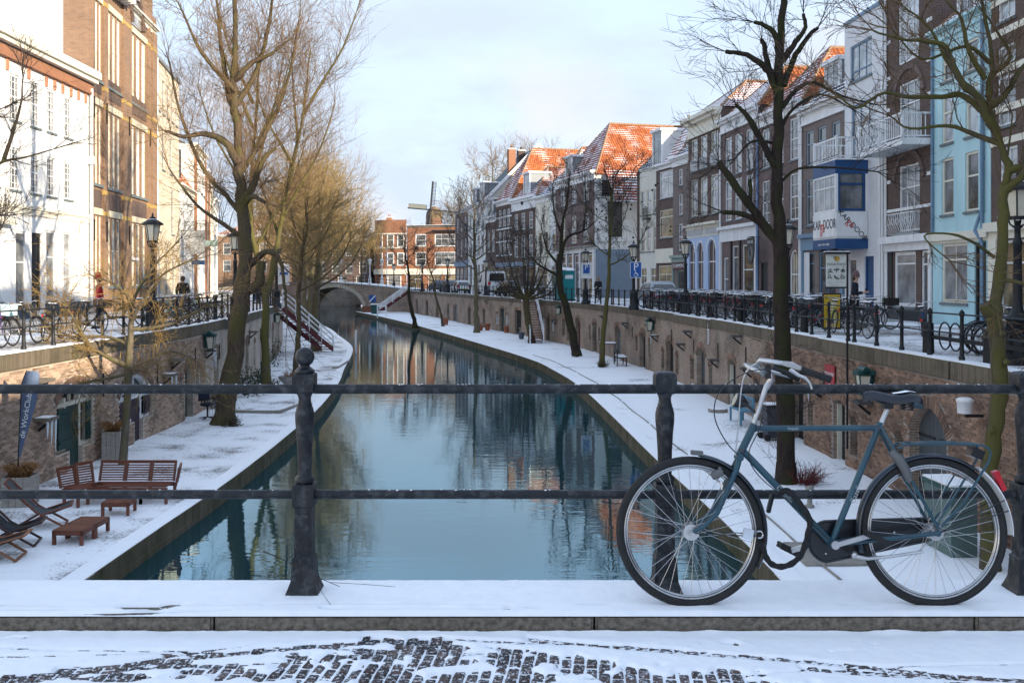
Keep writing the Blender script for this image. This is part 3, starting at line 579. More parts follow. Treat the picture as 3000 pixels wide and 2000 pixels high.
# ---------------------------------------------------------------- houses
BB = dict(dirt=(.05,.042,.036), damt=.3)
Mbrick('brick_dark', (.125,.072,.058), (.085,.05,.042), (.16,.145,.13), .22, .062, .008, **BB)
Mbrick('brick_grey', (.20,.155,.145), (.15,.115,.105), (.24,.215,.20), .22, .062, .008, **BB)
Mbrick('brick_mauve', (.17,.11,.10), (.12,.078,.07), (.22,.19,.18), .22, .062, .008, **BB)
Mbrick('brick_warm', (.27,.155,.095), (.19,.11,.07), (.30,.23,.17), .22, .062, .009, **BB)
Mbrick('brick_orange', (.33,.14,.075), (.26,.11,.06), (.30,.20,.14), .22, .062, .008, **BB)
Mbrick('brick_pale', (.62,.54,.42), (.55,.47,.36), (.60,.53,.43), .22, .062, .008, damt=.1)
Mbrick('brick_white', (.74,.75,.77), (.70,.71,.74), (.60,.61,.63), .22, .062, .008, damt=.06, bump=.3)
ICE = M('pale_blue_paint', (.46,.68,.72), .55, (.36,.57,.62), .9, stretch=(1.5,1.5,.35)); ICED = M('blue_trim', (.17,.33,.43), .5)
LBLUE = M('lavender_blue_paint', (.42,.53,.72), .5, (.36,.47,.66), 2); STEEL = M('steel_blue_paint', (.16,.26,.37), .5, (.13,.22,.32), 2)
NAVY = M('navy_blue', (.015,.07,.20), .45, (.012,.06,.17), 3); MBLUE = M('slate_blue_paint', (.20,.30,.50), .5); GBLUE = M('grey_blue_wall', (.20,.26,.33), .6, (.17,.22,.29), 2)
SAGE = M('sage_green_paint', (.26,.34,.31), .5); GREYP = M('light_grey_paint', (.45,.46,.47), .6, (.38,.39,.40), 2); DKWOOD = M('dark_paint', (.02,.022,.026), .5)
PLAST = M('white_plaster', (.78,.78,.77), .8, (.62,.62,.60), .9, stretch=(1.5,1.5,.4)); SLATE = M('slate_roof', (.06,.07,.08), .6, (.04,.045,.055), 3, bump=.2)
ROOFO = Mtile('roof_tiles_orange', (.46,.15,.05), (.27,.075,.03), .05); ROOFR = Mtile('roof_tiles_red', (.30,.085,.045), (.19,.055,.035), .30); ROOFD = Mtile('roof_tiles_dark', (.05,.055,.07), (.03,.033,.045), .42)
ROOFS = Mtile('roof_tiles_snowy', (.40,.11,.05), (.25,.07,.04), .66)
SILL = M('sill_stone', (.16,.19,.20), .7); TRIMG = M('lead_grey', (.22,.25,.28), .5)
WM = {}
def window_mesh(w, h, nx, bars, fm, pm, fw=.085, arch=0., sill=True, split=0):
    k = (round(w,2), round(h,2), nx, tuple(bars), fm.name, pm.name, fw, arch, sill)
    if k in WM: return WM[k]
    a = MB(); y0, y1 = .05, .13; hs = h-arch
    a.box(0, fw, y0, y1, 0, hs); a.box(w-fw, w, y0, y1, 0, hs); a.box(fw, w-fw, y0, y1, 0, fw)
    if arch:
        P, _ = arc_pts(fw*.4, w-fw*.4, hs, h-.02)
        for (xa, za), (xb, zb) in zip(P, P[1:]): a.bar((xa, .09, za-fw*.3), (xb, .09, zb-fw*.3), .08, fw)
    else: a.box(fw, w-fw, y0, y1, h-fw, h)
    for i in range(1, nx): x = w*i/nx; a.box(x-.016, x+.016, y0+.02, y1-.01, fw, h-fw-(arch*.3))
    for b in bars: z = h*abs(b); t = .032 if b > 0 else .014; a.box(fw, w-fw, y0+.01, y1-.005, z-t, z+t)
    if sill: a.box(-.06, w+.06, -.07, .05, -.09, 0, 1)
    p = MB()
    if arch:
        P, _ = arc_pts(.01, w-.01, hs, h-.01); p.poly([(.01, .01)]+P+[(w-.01, .01)], .098, .104)
    else: p.box(.01, w-.01, .098, .104, .01, h-.01)
    WM[k] = (a.mesh('window', [fm, SILL]), p.mesh('pane', [pm])); return WM[k]
ST = dict(  # columns of panes, bar heights (negative = thin), frame, glass
 sash=(2, (.62,), WHITE, GLASS), sashg=(2, (.60,), WHITE, GLASSG), sash1=(1, (.62,), WHITE, GLASSG), sashc=(2, (.6,), WHITE, GLASSB), cream=(1, (.6,), CREAM, GLASSG), creamc=(1, (.62,), CREAM, GLASSB), grid=(3, (.5, -.25, -.75), WHITE, GLASSG), gridw=(3, (.5, -.25, -.75, -.125, -.375), WHITE, GLASSW),
 six=(2, (.5, -.25, -.75), WHITE, GLASSG), gridd=(3, (.52, -.17, -.35, -.68, -.84), WHITE, GLASSG), big=(2, (.74,), WHITE, GLASSB), bigw=(2, (.74,), CREAM, GLASSW), blue=(1, (), NAVY, GLASS), blue3=(3, (.28,), MBLUE, GLASSB), shop=(2, (.72,), WHITE, GLASSW), shopg=(1, (.78,), WHITE, GLASSG), shopb=(2, (.7,), GREYP, GLASSW), tall=(1, (.55,), WHITE, GLASSB), tallc=(1, (.52,), CREAM, GLASSB), door=(1, (.78,), DKWOOD, DKWOOD), doorw=(1, (.8,), WHITE, GLASSG), doorb=(1, (.78,), NAVY, NAVY), narrow=(1, (.5,), WHITE, GLASSG), bluesash=(1, (.62,), M('sill_blue', (.30,.38,.46), .5), GLASS), slit=(1, (), GREYP, GLASS), wide=(3, (.66,), WHITE, GLASSB), wide2=(4, (.6,), WHITE, GLASSG), fan=(3, (.5,), WHITE, GLASSW), sageshop=(1, (), SAGE, GLASSG), steelshop=(2, (.7,), STEEL, GLASSG))
class House: pass
def house(label, PL, PR, h, wall, rows=(), depth=11., name='town_house', group=None, side=None, corn=None, top=None, cat='house', fill=True, door=None, wname='wall'):
    H = House(); H.w = w = math.hypot(PR[0]-PL[0], PR[1]-PL[1]); H.h = h; H.d = depth
    ax = Vector((PR[0]-PL[0], PR[1]-PL[1], 0)).normalized(); az = Vector((0,0,1)); ay = az.cross(ax)
    mw = Matrix((ax, ay, az)).transposed().to_4x4(); mw.translation = Vector((PL[0], PL[1], 0))
    H.root = r = thing(name, label, cat, mat=mw, group=group); wn = []; holes = []
    for row in rows:
        z0, z1, xs, ww, st = row[:5]; opt = row[5] if len(row) > 5 else {}
        if isinstance(xs, int): xs = [(i+.5)/xs for i in range(xs)]
        for f in xs:
            a = f*w-ww/2; holes.append((a, a+ww, z0, z1)); wn.append((a, z0, ww, z1-z0, st, opt))
    mb = MB(); grid_wall(mb, 0, w, -.1, h, holes, 0, .16, 0)
    for a, z0, ww, hh, st, opt in wn:
        if opt.get('arch'): arch_fill(mb, a, a+ww, z0+hh-opt['arch'], z0+hh, 0, .16, 0)
    sm = 1 if side else 0
    mb.quad((0,0,-.1),(0,depth,-.1),(0,depth,h),(0,0,h), sm); mb.quad((w,0,-.1),(w,depth,-.1),(w,depth,h),(w,0,h), sm); mb.quad((0,depth,-.1),(w,depth,-.1),(w,depth,h),(0,depth,h), sm)
    if fill: mb.quad((0,0,h-.01),(w,0,h-.01),(w,depth,h-.01),(0,depth,h-.01), 2)
    mb.build(wname, [wall, side or wall, SNOW], r)
    for a, z0, ww, hh, st, opt in wn:
        nx, bars, fm, pm = ST[st]; fm = opt.get('fm', fm); pm = opt.get('pm', pm)
        isd = st.startswith('door')
        fme, pme_ = window_mesh(ww, hh, nx, bars, fm, pm, opt.get('fw', .085), opt.get('arch', 0.), z0 > .5 and opt.get('sill', True))
        o = link('door' if isd else 'window', fme, r, (a, 0, z0)); link('pane' if not isd else 'door_panel', pme_, o)
        if opt.get('rail'):
            q = MB(); q.box(a, a+ww, -.06, -.03, z0+.72, z0+.76); n = max(4, int(ww/.13))
            for i in range(n+1): q.box(a+ww*i/n-.012, a+ww*i/n+.012, -.06, -.03, z0+.02, z0+.74)
            for i in range(n): q.ring((a+ww*(i+.5)/n, -.045, z0+.4), .05, .01, 8, 4)
            q.build('window_railing', WHITE, r)
    if corn:
        ch, cm, pr = corn; q = MB(); q.box(-.03, w+.03, -.05, .02, h-ch, h-ch*.34, 0); q.box(-.06, w+.06, -.10, .02, h-ch-.05, h-ch+.05, 0); q.box(-.05, w+.05, -pr*.6, .02, h-ch*.34, h-ch*.16, 0); q.box(-.07, w+.07, -pr, .1, h-ch*.16, h+.03, 0); q.box(-.06, w+.06, -pr+.03, .3, h+.03, h+.07, 1)
        q.build('cornice', [cm, SNOW], r)
    return H
def strip(H, name, m, *boxes):
    for b in boxes: q = MB(); q.box(*b); o = q.build(name, m, H.root)
    return o
def tile_plane(mb, uvs, O, u, v, b0, b1, V, t0, t1):
    """pantiles on the plane O+u*x+v*y; x from b0..b1 at the eave to t0..t1 at height V"""
    O, u, v = Vector(O), Vector(u).normalized(), Vector(v).normalized(); n = u.cross(v).normalized()
    if n.z < 0: n = -n
    cw, rh = .24, .30; nr = max(1, int(round(V/rh))); lo, hi = min(b0, t0), max(b1, t1); xs = np.arange(math.floor(lo/cw)*cw, hi+cw, cw/3)
    base = len(mb.v); nc = len(xs); ph = (np.arange(nc) % 3); prof = np.array([.045, .028, .0])[ph]
    for j in range(nr):
        for k, (y, lift) in enumerate(((j*rh, .035), ((j+1)*rh, .0))):
            yy = min(y, V); f = yy/V; l, r_ = b0+(t0-b0)*f, b1+(t1-b1)*f
            for i, x in enumerate(xs):
                xc = min(max(x, l), r_); p = O+u*xc+v*yy+n*(lift+prof[i]); mb.v.append(tuple(p)); uvs.append((xc, (j+(0.02 if k == 0 else .98))*rh))
    for j in range(2*nr-1):
        for i in range(nc-1):
            a = base+j*nc+i; f0 = mb.v[a]; f1 = mb.v[a+1]
            if abs(f0[0]-f1[0])+abs(f0[1]-f1[1])+abs(f0[2]-f1[2]) > 1e-6 or mb.v[a+nc] != mb.v[a+nc+1]: mb.f.append([a, a+1, a+nc+1, a+nc]); mb.m.append(0); mb.s.append(False)
def hip_roof(H, ze, zr, hip, mat, ov=.12, y0=0., depth=None, parent=None, front=None, ridgem=None, x0=0., x1=None):
    w = (H.w if x1 is None else x1)-x0; d = depth or H.d; mb, uv = MB(), []
    hs = math.hypot(w/2+ov, zr-ze); hf = math.hypot(hip, zr-ze)
    L_ = d-y0
    # slopes on either side (ridge runs back from the street) and the hipped front
    tile_plane(mb, uv, (x0+w+ov, y0, ze), (0,1,0), (-(w/2+ov), 0, zr-ze), 0, L_, hs, hip, L_)
    k = len(mb.f); tile_plane(mb, uv, (x0-ov, y0, ze), (0,1,0), ((w/2+ov), 0, zr-ze), 0, L_, hs, hip, L_)
    if front is None or front == mat:
        tile_plane(mb, uv, (x0, y0-ov*.2, ze), (1,0,0), (0, hip, zr-ze), -ov, w+ov, hf, w/2, w/2)
        o = mb.build('roof', mat, H.root, uv=uv)
    else:
        o = mb.build('roof', mat, H.root, uv=uv); m2, u2 = MB(), []; tile_plane(m2, u2, (x0, y0-ov*.2, ze), (1,0,0), (0, hip, zr-ze), -ov, w+ov, hf, w/2, w/2); m2.build('roof_front', front, H.root, uv=u2)
    q = MB(); q.tube([(x0+w/2, hip+y0, zr+.05), (x0+w/2, d, zr+.05)], .11, 6, 0); q.tube([(x0-ov, y0, ze+.06), (x0+w/2, hip+y0, zr+.06)], .09, 6, 0); q.tube([(x0+w+ov, y0, ze+.06), (x0+w/2, hip+y0, zr+.06)], .09, 6, 0)
    q.build('ridge_tile', ridgem or M('ridge_tiles', (.34,.22,.14), .8, (.22,.12,.07), 8), o)
    q = MB(); q.add([(x0, d, ze),(x0+w, d, ze),(x0+w/2, d, zr)], [(0,1,2)]); q.build('back_gable', PLAST, H.root)
    return o
def dormer(H, x, z, w, h, y0, y1, pane=GLASSG, fm=WHITE, cheek=None):
    q = MB(); q.box(x, x+w, y0+.12, y1, z, z+h, 1); q.box(x-.12, x+w+.12, y0-.16, y1+.2, z+h, z+h+.16, 0); q.box(x-.10, x+w+.10, y0-.13, y1+.2, z+h+.16, z+h+.21, 2); q.box(x, x+.12, y0, y0+.12, z, z+h, 0); q.box(x+w-.12, x+w, y0, y0+.12, z, z+h, 0)
    o = q.build('dormer', [fm, cheek or TRIMG, SNOW], H.root); me, pm = window_mesh(w-.24, h, 2, (), fm, pane, .07, 0, False)
    link('dormer_window', me, o, (x+.12, y0-.02, z))
    p = link('dormer_pane', pm, o, (x+.12, y0-.02, z)); return o
def chimney(H, x, y, z0, z1, w=.6, m=None):
    q = MB(); q.box(x-w/2, x+w/2, y-w/2, y+w/2, z0, z1); q.box(x-w/2-.06, x+w/2+.06, y-w/2-.06, y+w/2+.06, z1, z1+.12, 1); q.lathe([(.1,0),(.09,.45)], 8, 0, (x-.14, y, z1+.12)); q.lathe([(.1,0),(.09,.4)], 8, 0, (x+.16, y, z1+.12))
    return q.build('chimney', [m or MATS['brick_orange'], SNOW], H.root)
def pipe(H, x, z0, z1, m=WHITE, r=.05, y=-.07):
    q = MB(); q.tube([(x, y, z0), (x, y, z1)], r, 8)
    for z in np.arange(z0+.5, z1, 1.8): q.box(x-.08, x+.08, y, 0.01, z, z+.05)
    return q.build('drainpipe', m, H.root)
fe = lambda y, off=0: (xat(RF, y)+off, y)
fw_ = lambda y, off=0: (xat(LF, y)+off, y)
GE = 'houses along the east street'; GW = 'buildings along the west street'

# --- east side, near to far
H = house('dark brick house with white stone bands beside the pale blue house', fe(33.05), fe(26.2), 14.2, MATS['brick_dark'],
 [(10.0,12.3,[.14,.5,.86],1.1,'sashc'),(6.6,9.2,[.14,.5,.86],1.15,'sashc'),(3.7,5.9,[.16,.5,.84],1.1,'sashc'),(.3,2.9,[.2,.62],1.7,'shop')], group=GE, corn=(.5, CREAM, .4))
strip(H, 'stone_band', CREAM, *[(-.03, H.w+.03, -.025, .01, z, z+.22) for z in (6.0, 7.05, 8.3, 9.55, 10.6, 11.7, 12.7)])
strip(H, 'fascia', CREAM, (-.05, H.w+.05, -.28, .02, 3.2, 3.5), (0, H.w, -.10, .02, 2.95, 3.2), (0, .5, -.12, .02, 0, 2.95))
H = house('pale ice blue rendered house with tall windows', fe(37.45), fe(33.1), 10.8, ICE,
 [(8.85,9.95,[.28,.70],.85,'cream'),(6.6,8.4,[.28,.70],.9,'creamc'),(4.0,6.05,[.28,.70],.95,'cream'),(.8,2.95,[.40],2.0,'shop',{'pm':GLASSB,'fw':.12,'fm':CREAM}),(.15,2.9,[.84],.8,'door')], group=GE, corn=(.35, ICE, .3))
strip(H, 'fascia', CREAM, (0, H.w, -.16, .02, 3.05, 3.32), (0, H.w, -.06, .02, 2.95, 3.05)); hip_roof(H, 10.8, 13.0, 2.2, ROOFD); dormer(H, 1.3, 11.0, 1.4, 1.3, .3, 2.2)
for x in (.1, 3.9): pipe(H, x, 3.4, 10.6, STEEL, .055)
q = MB(); q.tube([(3.95,-.1,6.8),(3.95,-.1,4.0),(3.7,-.12,3.6),(3.7,-.22,3.3),(3.95,-.1,2.9),(3.95,-.1,.2)], .06, 8); q.build('drainpipe', STEEL, H.root)
H = house('brown brick house with a white balcony and tall white bays', fe(41.65), fe(37.5), 14.6, MATS['brick_dark'],
 [(10.3,12.9,[.5],1.9,'wide',{'sill':False}),(6.95,9.5,[.52],1.9,'wide'),(3.55,6.2,[.52],1.9,'wide',{'rail':0}),(.55,2.75,[.42],2.0,'shopg',{'fw':.14,'pm':GLASSB}),(.1,2.75,[.86],.7,'doorw')], group=GE, corn=(.6, WHITE, .35), side=MATS['brick_mauve'])
strip(H, 'stone_band', WHITE, *[(-.03, H.w+.03, -.03, .01, z, z+.12) for z in (4.4,)])
strip(H, 'stone_block', WHITE, *[(x, x+.4, -.03, .01, z, z+.14) for z in (5.6, 8.6, 9.9, 11.4) for x in (0, H.w-.4)])
strip(H, 'fascia', WHITE, (-.05, H.w+.05, -.35, .02, 3.1, 3.38), (-.02, H.w+.02, -.14, .02, 2.78, 3.1), (0, .18, -.08, .02, 0, 2.78), (H.w-.2, H.w, -.08, .02, 0, 2.78)); strip(H, 'plinth', DKWOOD, (.2, H.w-.2, -.06, .02, 0, .5)); strip(H, 'shop_pillar', DKWOOD, (.2, .62, -.05, .02, .5, 2.78))
q = MB()
for z0, z1 in ((6.1,6.75),(9.45,10.1)): P, _ = arc_pts(.75, H.w-.65, z0-.5, z1); [q.bar((a, -.03, za), (b, -.03, zb), .08, .22) for (a, za), (b, zb) in zip(P, P[1:])]
q.build('brick_arch', MATS['brick_mauve'], H.root)
def balcony(H, x0, x1, z, dp, m=WHITE, hgt=1.0, slab=.22):
    q = MB(); q.box(x0, x1, -dp, .02, z-slab, z, 0); q.box(x0+.02, x1-.02, -dp+.02, 0, z, z+.02, 1); b = q.build('balcony', [m, SNOW], H.root)
    r_ = MB(); r_.box(x0, x1, -dp, -dp+.06, z+hgt-.07, z+hgt); r_.box(x0, x1, -dp, -dp+.05, z+.08, z+.13)
    for xx in (x0, x1-.06): r_.box(xx, xx+.06, -dp+.06, 0, z+hgt-.07, z+hgt); r_.box(xx, xx+.05, -dp+.05, 0, z+.08, z+.13); r_.box(xx-.015, xx+.075, -dp-.015, -dp+.075, z, z+hgt+.06)
    r_.build('railing', m, b); n = int((x1-x0)/.17); g_ = MB(); g_.box(-.022, .022, -.012, .012, 0, hgt-.18); me = g_.mesh('baluster', m)
    for i in range(1, n): link('baluster', me, b, (x0+(x1-x0)*i/n, -dp+.03, z+.12))
    for s_ in (x0+.03, x1-.03):
        for j in range(1, int(dp/.17)): link('baluster', me, b, (s_, -dp+.06+j*.17, z+.12))
balcony(H, -.1, H.w+.0, 6.95, 1.15)
q = MB(); x0, x1 = .9, 3.2; q.box(x0, x1, -.32, -.29, 4.25, 4.29)
for i in range(14): x = x0+(x1-x0)*i/13; q.tube([(x, -.3, 4.27), (x, -.33, 3.9), (x, -.42, 3.62), (x, -.3, 3.45), (x, -.05, 3.42)], .014, 5)
for i in range(6): q.ring((x0+.2+i*.38, -.36, 3.95), .13, .012, 10, 4)
q.box(x0, x0+.03, -.3, 0, 4.25, 4.29); q.box(x1-.03, x1, -.3, 0, 4.25, 4.29); q.build('flower_basket_rail', WHITE, H.root)
pipe(H, .06, .2, 14, WHITE, .055)
# white house with the bay and the two theatre signs
H = house('white painted brick building with blue bay window and two KARGADOOR signs', fe(46.05), fe(41.75), 13.4, MATS['brick_white'],
 [(10.55,12.2,[.42],2.3,'blue3',{'fm':STEEL}),(7.15,9.5,[.48],2.6,'blue3',{'fm':STEEL}),(.1,2.65,[.62],.95,'doorb'),(.9,2.6,[.2],.9,'sageshop',{'fm':WHITE})], group=GE)
strip(H, 'roof_edge', STEEL, (-.03, H.w+.03, -.06, .2, 13.3, 13.46)); pipe(H, 3.9, 0, 8.2, WHITE, .06); pipe(H, 4.15, 0, 13.2, WHITE, .05)
bx0, bx1, dp = -.05, 2.55, 1.45
q = MB(); q.box(bx0, bx1, -dp, 0, 3.42, 4.62, 0); q.box(bx0-.02, bx1+.02, -dp-.02, 0, 2.98, 3.42, 1); q.box(bx0-.02, bx1+.02, -dp-.02, 0, 6.25, 6.85, 1); q.box(bx0+.04, bx1-.04, -dp+.05, 0, 4.62, 6.25, 2)
bay = q.build('bay', [WHITE, NAVY, GLASSG], H.root)
fm, pm = window_mesh(bx1-bx0, 1.63, 4, (.66,), WHITE, GLASSB, .09, 0, False); link('window', fm, H.root, (bx0, -dp-.06, 4.62)); link('pane', pm, H.root.children[-1], (0,0,0))
q = MB(); q.box(bx1-.02, bx1+.03, -dp, -dp+.1, 4.62, 6.25, 0); q.box(bx1-.02, bx1+.03, -.12, 0, 4.62, 6.25, 0); q.box(bx1-.02, bx1+.02, -dp+.1, -.12, 4.62, 4.74, 1); q.box(bx1-.02, bx1+.02, -dp+.1, -.12, 5.75, 5.85, 1); q.box(bx1-.02, bx1+.02, -dp+.1, -dp+.2, 4.74, 6.25, 1); q.box(bx1-.02, bx1+.02, -.24, -.12, 4.74, 6.25, 1); q.build('bay_window_frame', [WHITE, NAVY], bay)
sg_ = MB(); sg_.box(bx0+.06, bx1-.06, -dp-.05, -dp, 3.5, 4.55); s1 = sg_.build('sign_panel', WHITE, H.root); sg_ = MB(); sg_.box(bx1, bx1+.05, -dp+.03, -.05, 3.5, 4.55); s2 = sg_.build('sign_panel', WHITE, H.root)
BLK = M('sign_black', (.012,.012,.014), .5); RED = M('sign_red', (.55,.02,.02), .45)
cx = (bx0+bx1)/2
text('lettering', 'KAR', .60, BLK, s1, (cx-.76, -dp-.055, 4.06), (R(90),0,0), .004, .86); text('lettering', 'ga', .80, RED, s1, (cx-.08, -dp-.058, 3.98), (R(90),0,0), .004, .8); text('lettering', 'DOOR', .60, BLK, s1, (cx+.72, -dp-.055, 4.06), (R(90),0,0), .004, .80)
ym = (-dp-.02)/2; an = R(-46)
def on_side(s, size, m, t):
    o = text('lettering', s, size, m, s2, (bx1+.055, ym+t*math.cos(an), 4.03+t*math.sin(an)), (0,0,0), .004); o.matrix_local = Matrix.Translation((bx1+.055, ym+t*math.cos(an), 4.03+t*math.sin(an))) @ Matrix.Rotation(R(90), 4, 'Z') @ Matrix.Rotation(R(90), 4, 'X') @ Matrix.Rotation(an, 4, 'Z')
on_side('KAR', .33, BLK, -.50); on_side('ga', .44, RED, -.08); on_side('DOOR', .33, BLK, .43)
text('lettering', 'theater  dans  muziek', .15, WHITE, bay, (cx, -dp-.03, 3.2), (R(90),0,0), .003)
balcony(H, bx0, bx1+.1, 6.9, dp, WHITE, .95, .05)
for x in (bx1-.3, bx1-1.6): q = MB(); q.box(x, x+.3, -dp-.12, -dp+.1, 2.86, 2.98); q.build('spotlight', IRON, H.root)
# dark brick, steel blue shop
H = house('dark brick house with steel blue shopfront and slate dormer roof', fe(51.15), fe(46.1), 10.25, MATS['brick_grey'],
 [(7.35,9.1,[.20,.5,.82],.95,'bluesash'),(4.35,6.7,[.20,.5,.82],.95,'bluesash'),(.3,3.0,[.62],2.0,'steelshop'),(.1,3.0,[.23],.9,'doorw',{'fm':STEEL})], group=GE, corn=(.75, WHITE, .45))
strip(H, 'fascia', STEEL, (-.03, H.w+.03, -.28, .02, 3.72, 3.92), (0, H.w, -.12, .02, 3.1, 3.72), (0, .3, -.1, .02, 0, 3.1), (H.w-.3, H.w, -.1, .02, 0, 3.1)); hip_roof(H, 10.2, 13.6, 2.6, ROOFD); dormer(H, 1.6, 10.5, 1.8, 1.7, .5, 2.8, GLASSB)
strip(H, 'tile_panel', MATS['brick_white'], (.32, 1.0, -.03, .01, .6, 3.0)); pipe(H, .05, 0, 9.4, WHITE, .06)
# brick with S.S.R. N.U. sign
H = house('mauve brick house with white cornice and arched ground floor windows', fe(57.35), fe(51.2), 10.9, MATS['brick_mauve'],
 [(7.9,10.1,[.20,.52,.84],1.15,'six'),(4.75,7.2,[.20,.52,.84],1.15,'six'),(.6,3.2,[.54,.84],1.1,'fan',{'arch':.5}),(.1,2.6,[.16],1.1,'door')], group=GE, corn=(.6, WHITE, .4))
hip_roof(H, 10.85, 14.3, 3, ROOFO, front=ROOFR); pipe(H, 6.1, 0, 10, WHITE, .07); pipe(H, .1, 0, 10, MBLUE, .08)
q = MB(); pts = [(.0, 3.75),(.0, 3.0),(.08, 2.6),(.3, 2.35),(.55, 2.25),(.8, 2.35),(1.02, 2.6),(1.1, 3.0),(1.1, 3.75)]; q.poly([(x, z) for x, z in pts], -.03, .03); s_ = q.build('hanging_sign', DKWOOD, H.root, (.35, -.75, .25))
text('lettering', 'S.S.R.  N.U.', .22, WHITE, s_, (.55, -.035, 3.5), (R(90),0,0), .003, .85); q = MB(); q.ring((.55, -.035, 2.85), .36, .012, 24, 4); q.ring((.55, -.035, 2.85), .24, .01, 20, 4); q.build('emblem_ring', GREYP, s_); q = MB(); q.bar((.0,0,3.8),(1.1,0,3.8),.03,.03); q.bar((.1,.0,3.8),(.1,.78,3.8),.03,.03); q.build('bracket', IRON, s_)
# slate brick, white frames
H = house('purple grey brick house with white framed windows and white shopfront', fe(63.75), fe(57.4), 11.7, MATS['brick_mauve'],
 [(8.1,10.5,[.22,.5,.80],1.25,'tall',{'pm':GLASSB}),(5.3,7.8,[.22,.5,.80],1.25,'tall',{'pm':GLASSB}),(.4,3.7,[.76],1.9,'tall',{'pm':GLASSW}),(.1,3.7,[.42],1.1,'doorw'),(.3,3.0,[.15],.9,'narrow')], group=GE, corn=(.8, WHITE, .4))
strip(H, 'attic_window', GLASSG, *[(H.w*f-.45, H.w*f+.45, -.065, -.055, 11.1, 11.35) for f in (.25,.5,.75)]); strip(H, 'fascia', WHITE, (-.05, H.w+.05, -.3, .02, 4.75, 4.95), (0, H.w, -.1, .02, 4.0, 4.75), (0, .22, -.12, .02, 0, 4), (H.w-.25, H.w, -.12, .02, 0, 4)); hip_roof(H, 11.65, 14.6, 3, ROOFO, front=ROOFS); pipe(H, .05, 0, 11, WHITE, .08)
strip(H, 'shop_column', DKWOOD, (2.0, 2.12, -.1, .0, 0, 4.0), (3.6, 3.72, -.1, .0, 0, 4.0), (6.0, 6.1, -.1, 0, 0, 4.0))
# cream framed, lavender arches
H = house('dark brick house with cream windows above lavender blue arches', fe(70.05), fe(63.8), 12.7, MATS['brick_dark'],
 [(9.1,11.3,[.20,.5,.82],1.35,'creamc',{'rail':1}),(5.95,8.5,[.20,.5,.82],1.4,'creamc')], group=GE, corn=(1.25, CREAM, .6))
hip_roof(H, 12.7, 15.0, 3, ROOFS)
q = MB(); hs = [(.5,1.7,.9,4.1),(2.2,3.4,.9,4.1),(4.3,5.7,.2,4.2)]; grid_wall(q, 0, H.w, 0, 4.5, hs, -.12, .3, 0); [arch_fill(q, a, b, d-.6, d, -.12, .3, 0) for a, b, c, d in hs]; q.box(0, H.w, -.13, -.10, 0, .8, 1); q.build('arcade', [LBLUE, DKWOOD], H.root)
q = MB()
for a, b, c, d in hs: P, _ = arc_pts(a, b, d-.6, d); q.poly([(a, c)]+P+[(b, c)], .05, .1); 
q.build('arch_glass', GLASS, H.root); q = MB()
for a, b, c, d in hs:
    P, _ = arc_pts(a-.12, b+.12, d-.6, d+.12)
    for (xa, za), (xb, zb) in zip(P, P[1:]): q.bar((xa, -.14, za), (xb, -.14, zb), .06, .10)
    q.bar(((a+b)/2, .02, c), ((a+b)/2, .02, d), .06, .06); q.bar((a, .02, 2.8), (b, .02, 2.8), .06, .08)
q.build('arch_trim', WHITE, H.root); strip(H, 'fascia', CREAM, (-.1, H.w+.1, -.45, .02, 5.25, 5.4), (0, H.w, -.2, .02, 5.05, 5.25), (.1, H.w-.1, -.15, -.11, 4.5, 5.05)); strip(H, 'fascia_panel', GREYP, (.2, H.w*.55, -.17, -.15, 4.6, 5.0), (H.w*.6, H.w-.2, -.17, -.15, 4.6, 5.0))
# narrow grey brick with the record shop
H = house('narrow grey brick house above the sage green record shop', fe(74.35,.5), fe(70.1,.5), 10.6, MATS['brick_grey'],
 [(8.5,9.7,[.36,.76],.8,'narrow'),(6.35,7.85,[.36,.76],.8,'narrow'),(3.75,5.7,[.36,.76],.85,'narrow'),(.4,2.3,[.42],2.0,'sageshop'),(.1,2.3,[.88],.7,'door')], group=GE, corn=(.6, WHITE, .4))
strip(H, 'fascia', SAGE, (-.05, H.w+.05, -.3, .02, 3.2, 3.4), (0, H.w, -.14, .02, 2.9, 3.2), (0, .25, -.1, .02, 0, 2.9)); sp = strip(H, 'sign_panel', M('sign_maroon', (.10,.04,.045), .6), (.2, H.w-.1, -.12, .0, 2.35, 2.9)); text('lettering', 'DE GRAMMOPHOON WINKEL', .36, WHITE, sp, (H.w/2+.05, -.125, 2.62), (R(90),0,0), .003, .78); hip_roof(H, 10.55, 13.2, 2.5, ROOFS, front=ROOFD)
# dark brick, very large windows
H = house('dark brick house with very large undivided windows and white shop band', fe(78.65,.9), fe(74.4,.9), 10.5, MATS['brick_dark'],
 [(7.9,10.0,[.52],3.2,'big'),(4.85,7.0,[.52],3.2,'bigw'),(.25,2.7,[.45],3.0,'shop',{'fm':CREAM}),(.1,2.7,[.9],.7,'doorw')], group=GE, corn=(.3, WHITE, .3)); strip(H, 'fascia', CREAM, (0, H.w, -.1, .02, 2.9, 4.0)); hip_roof(H, 10.45, 14.3, 2.5, ROOFD, front=ROOFS)
dormer(H, -.6, 10.6, 2.0, 2.6, -.1, 2.6, GLASSG, WHITE, PLAST)
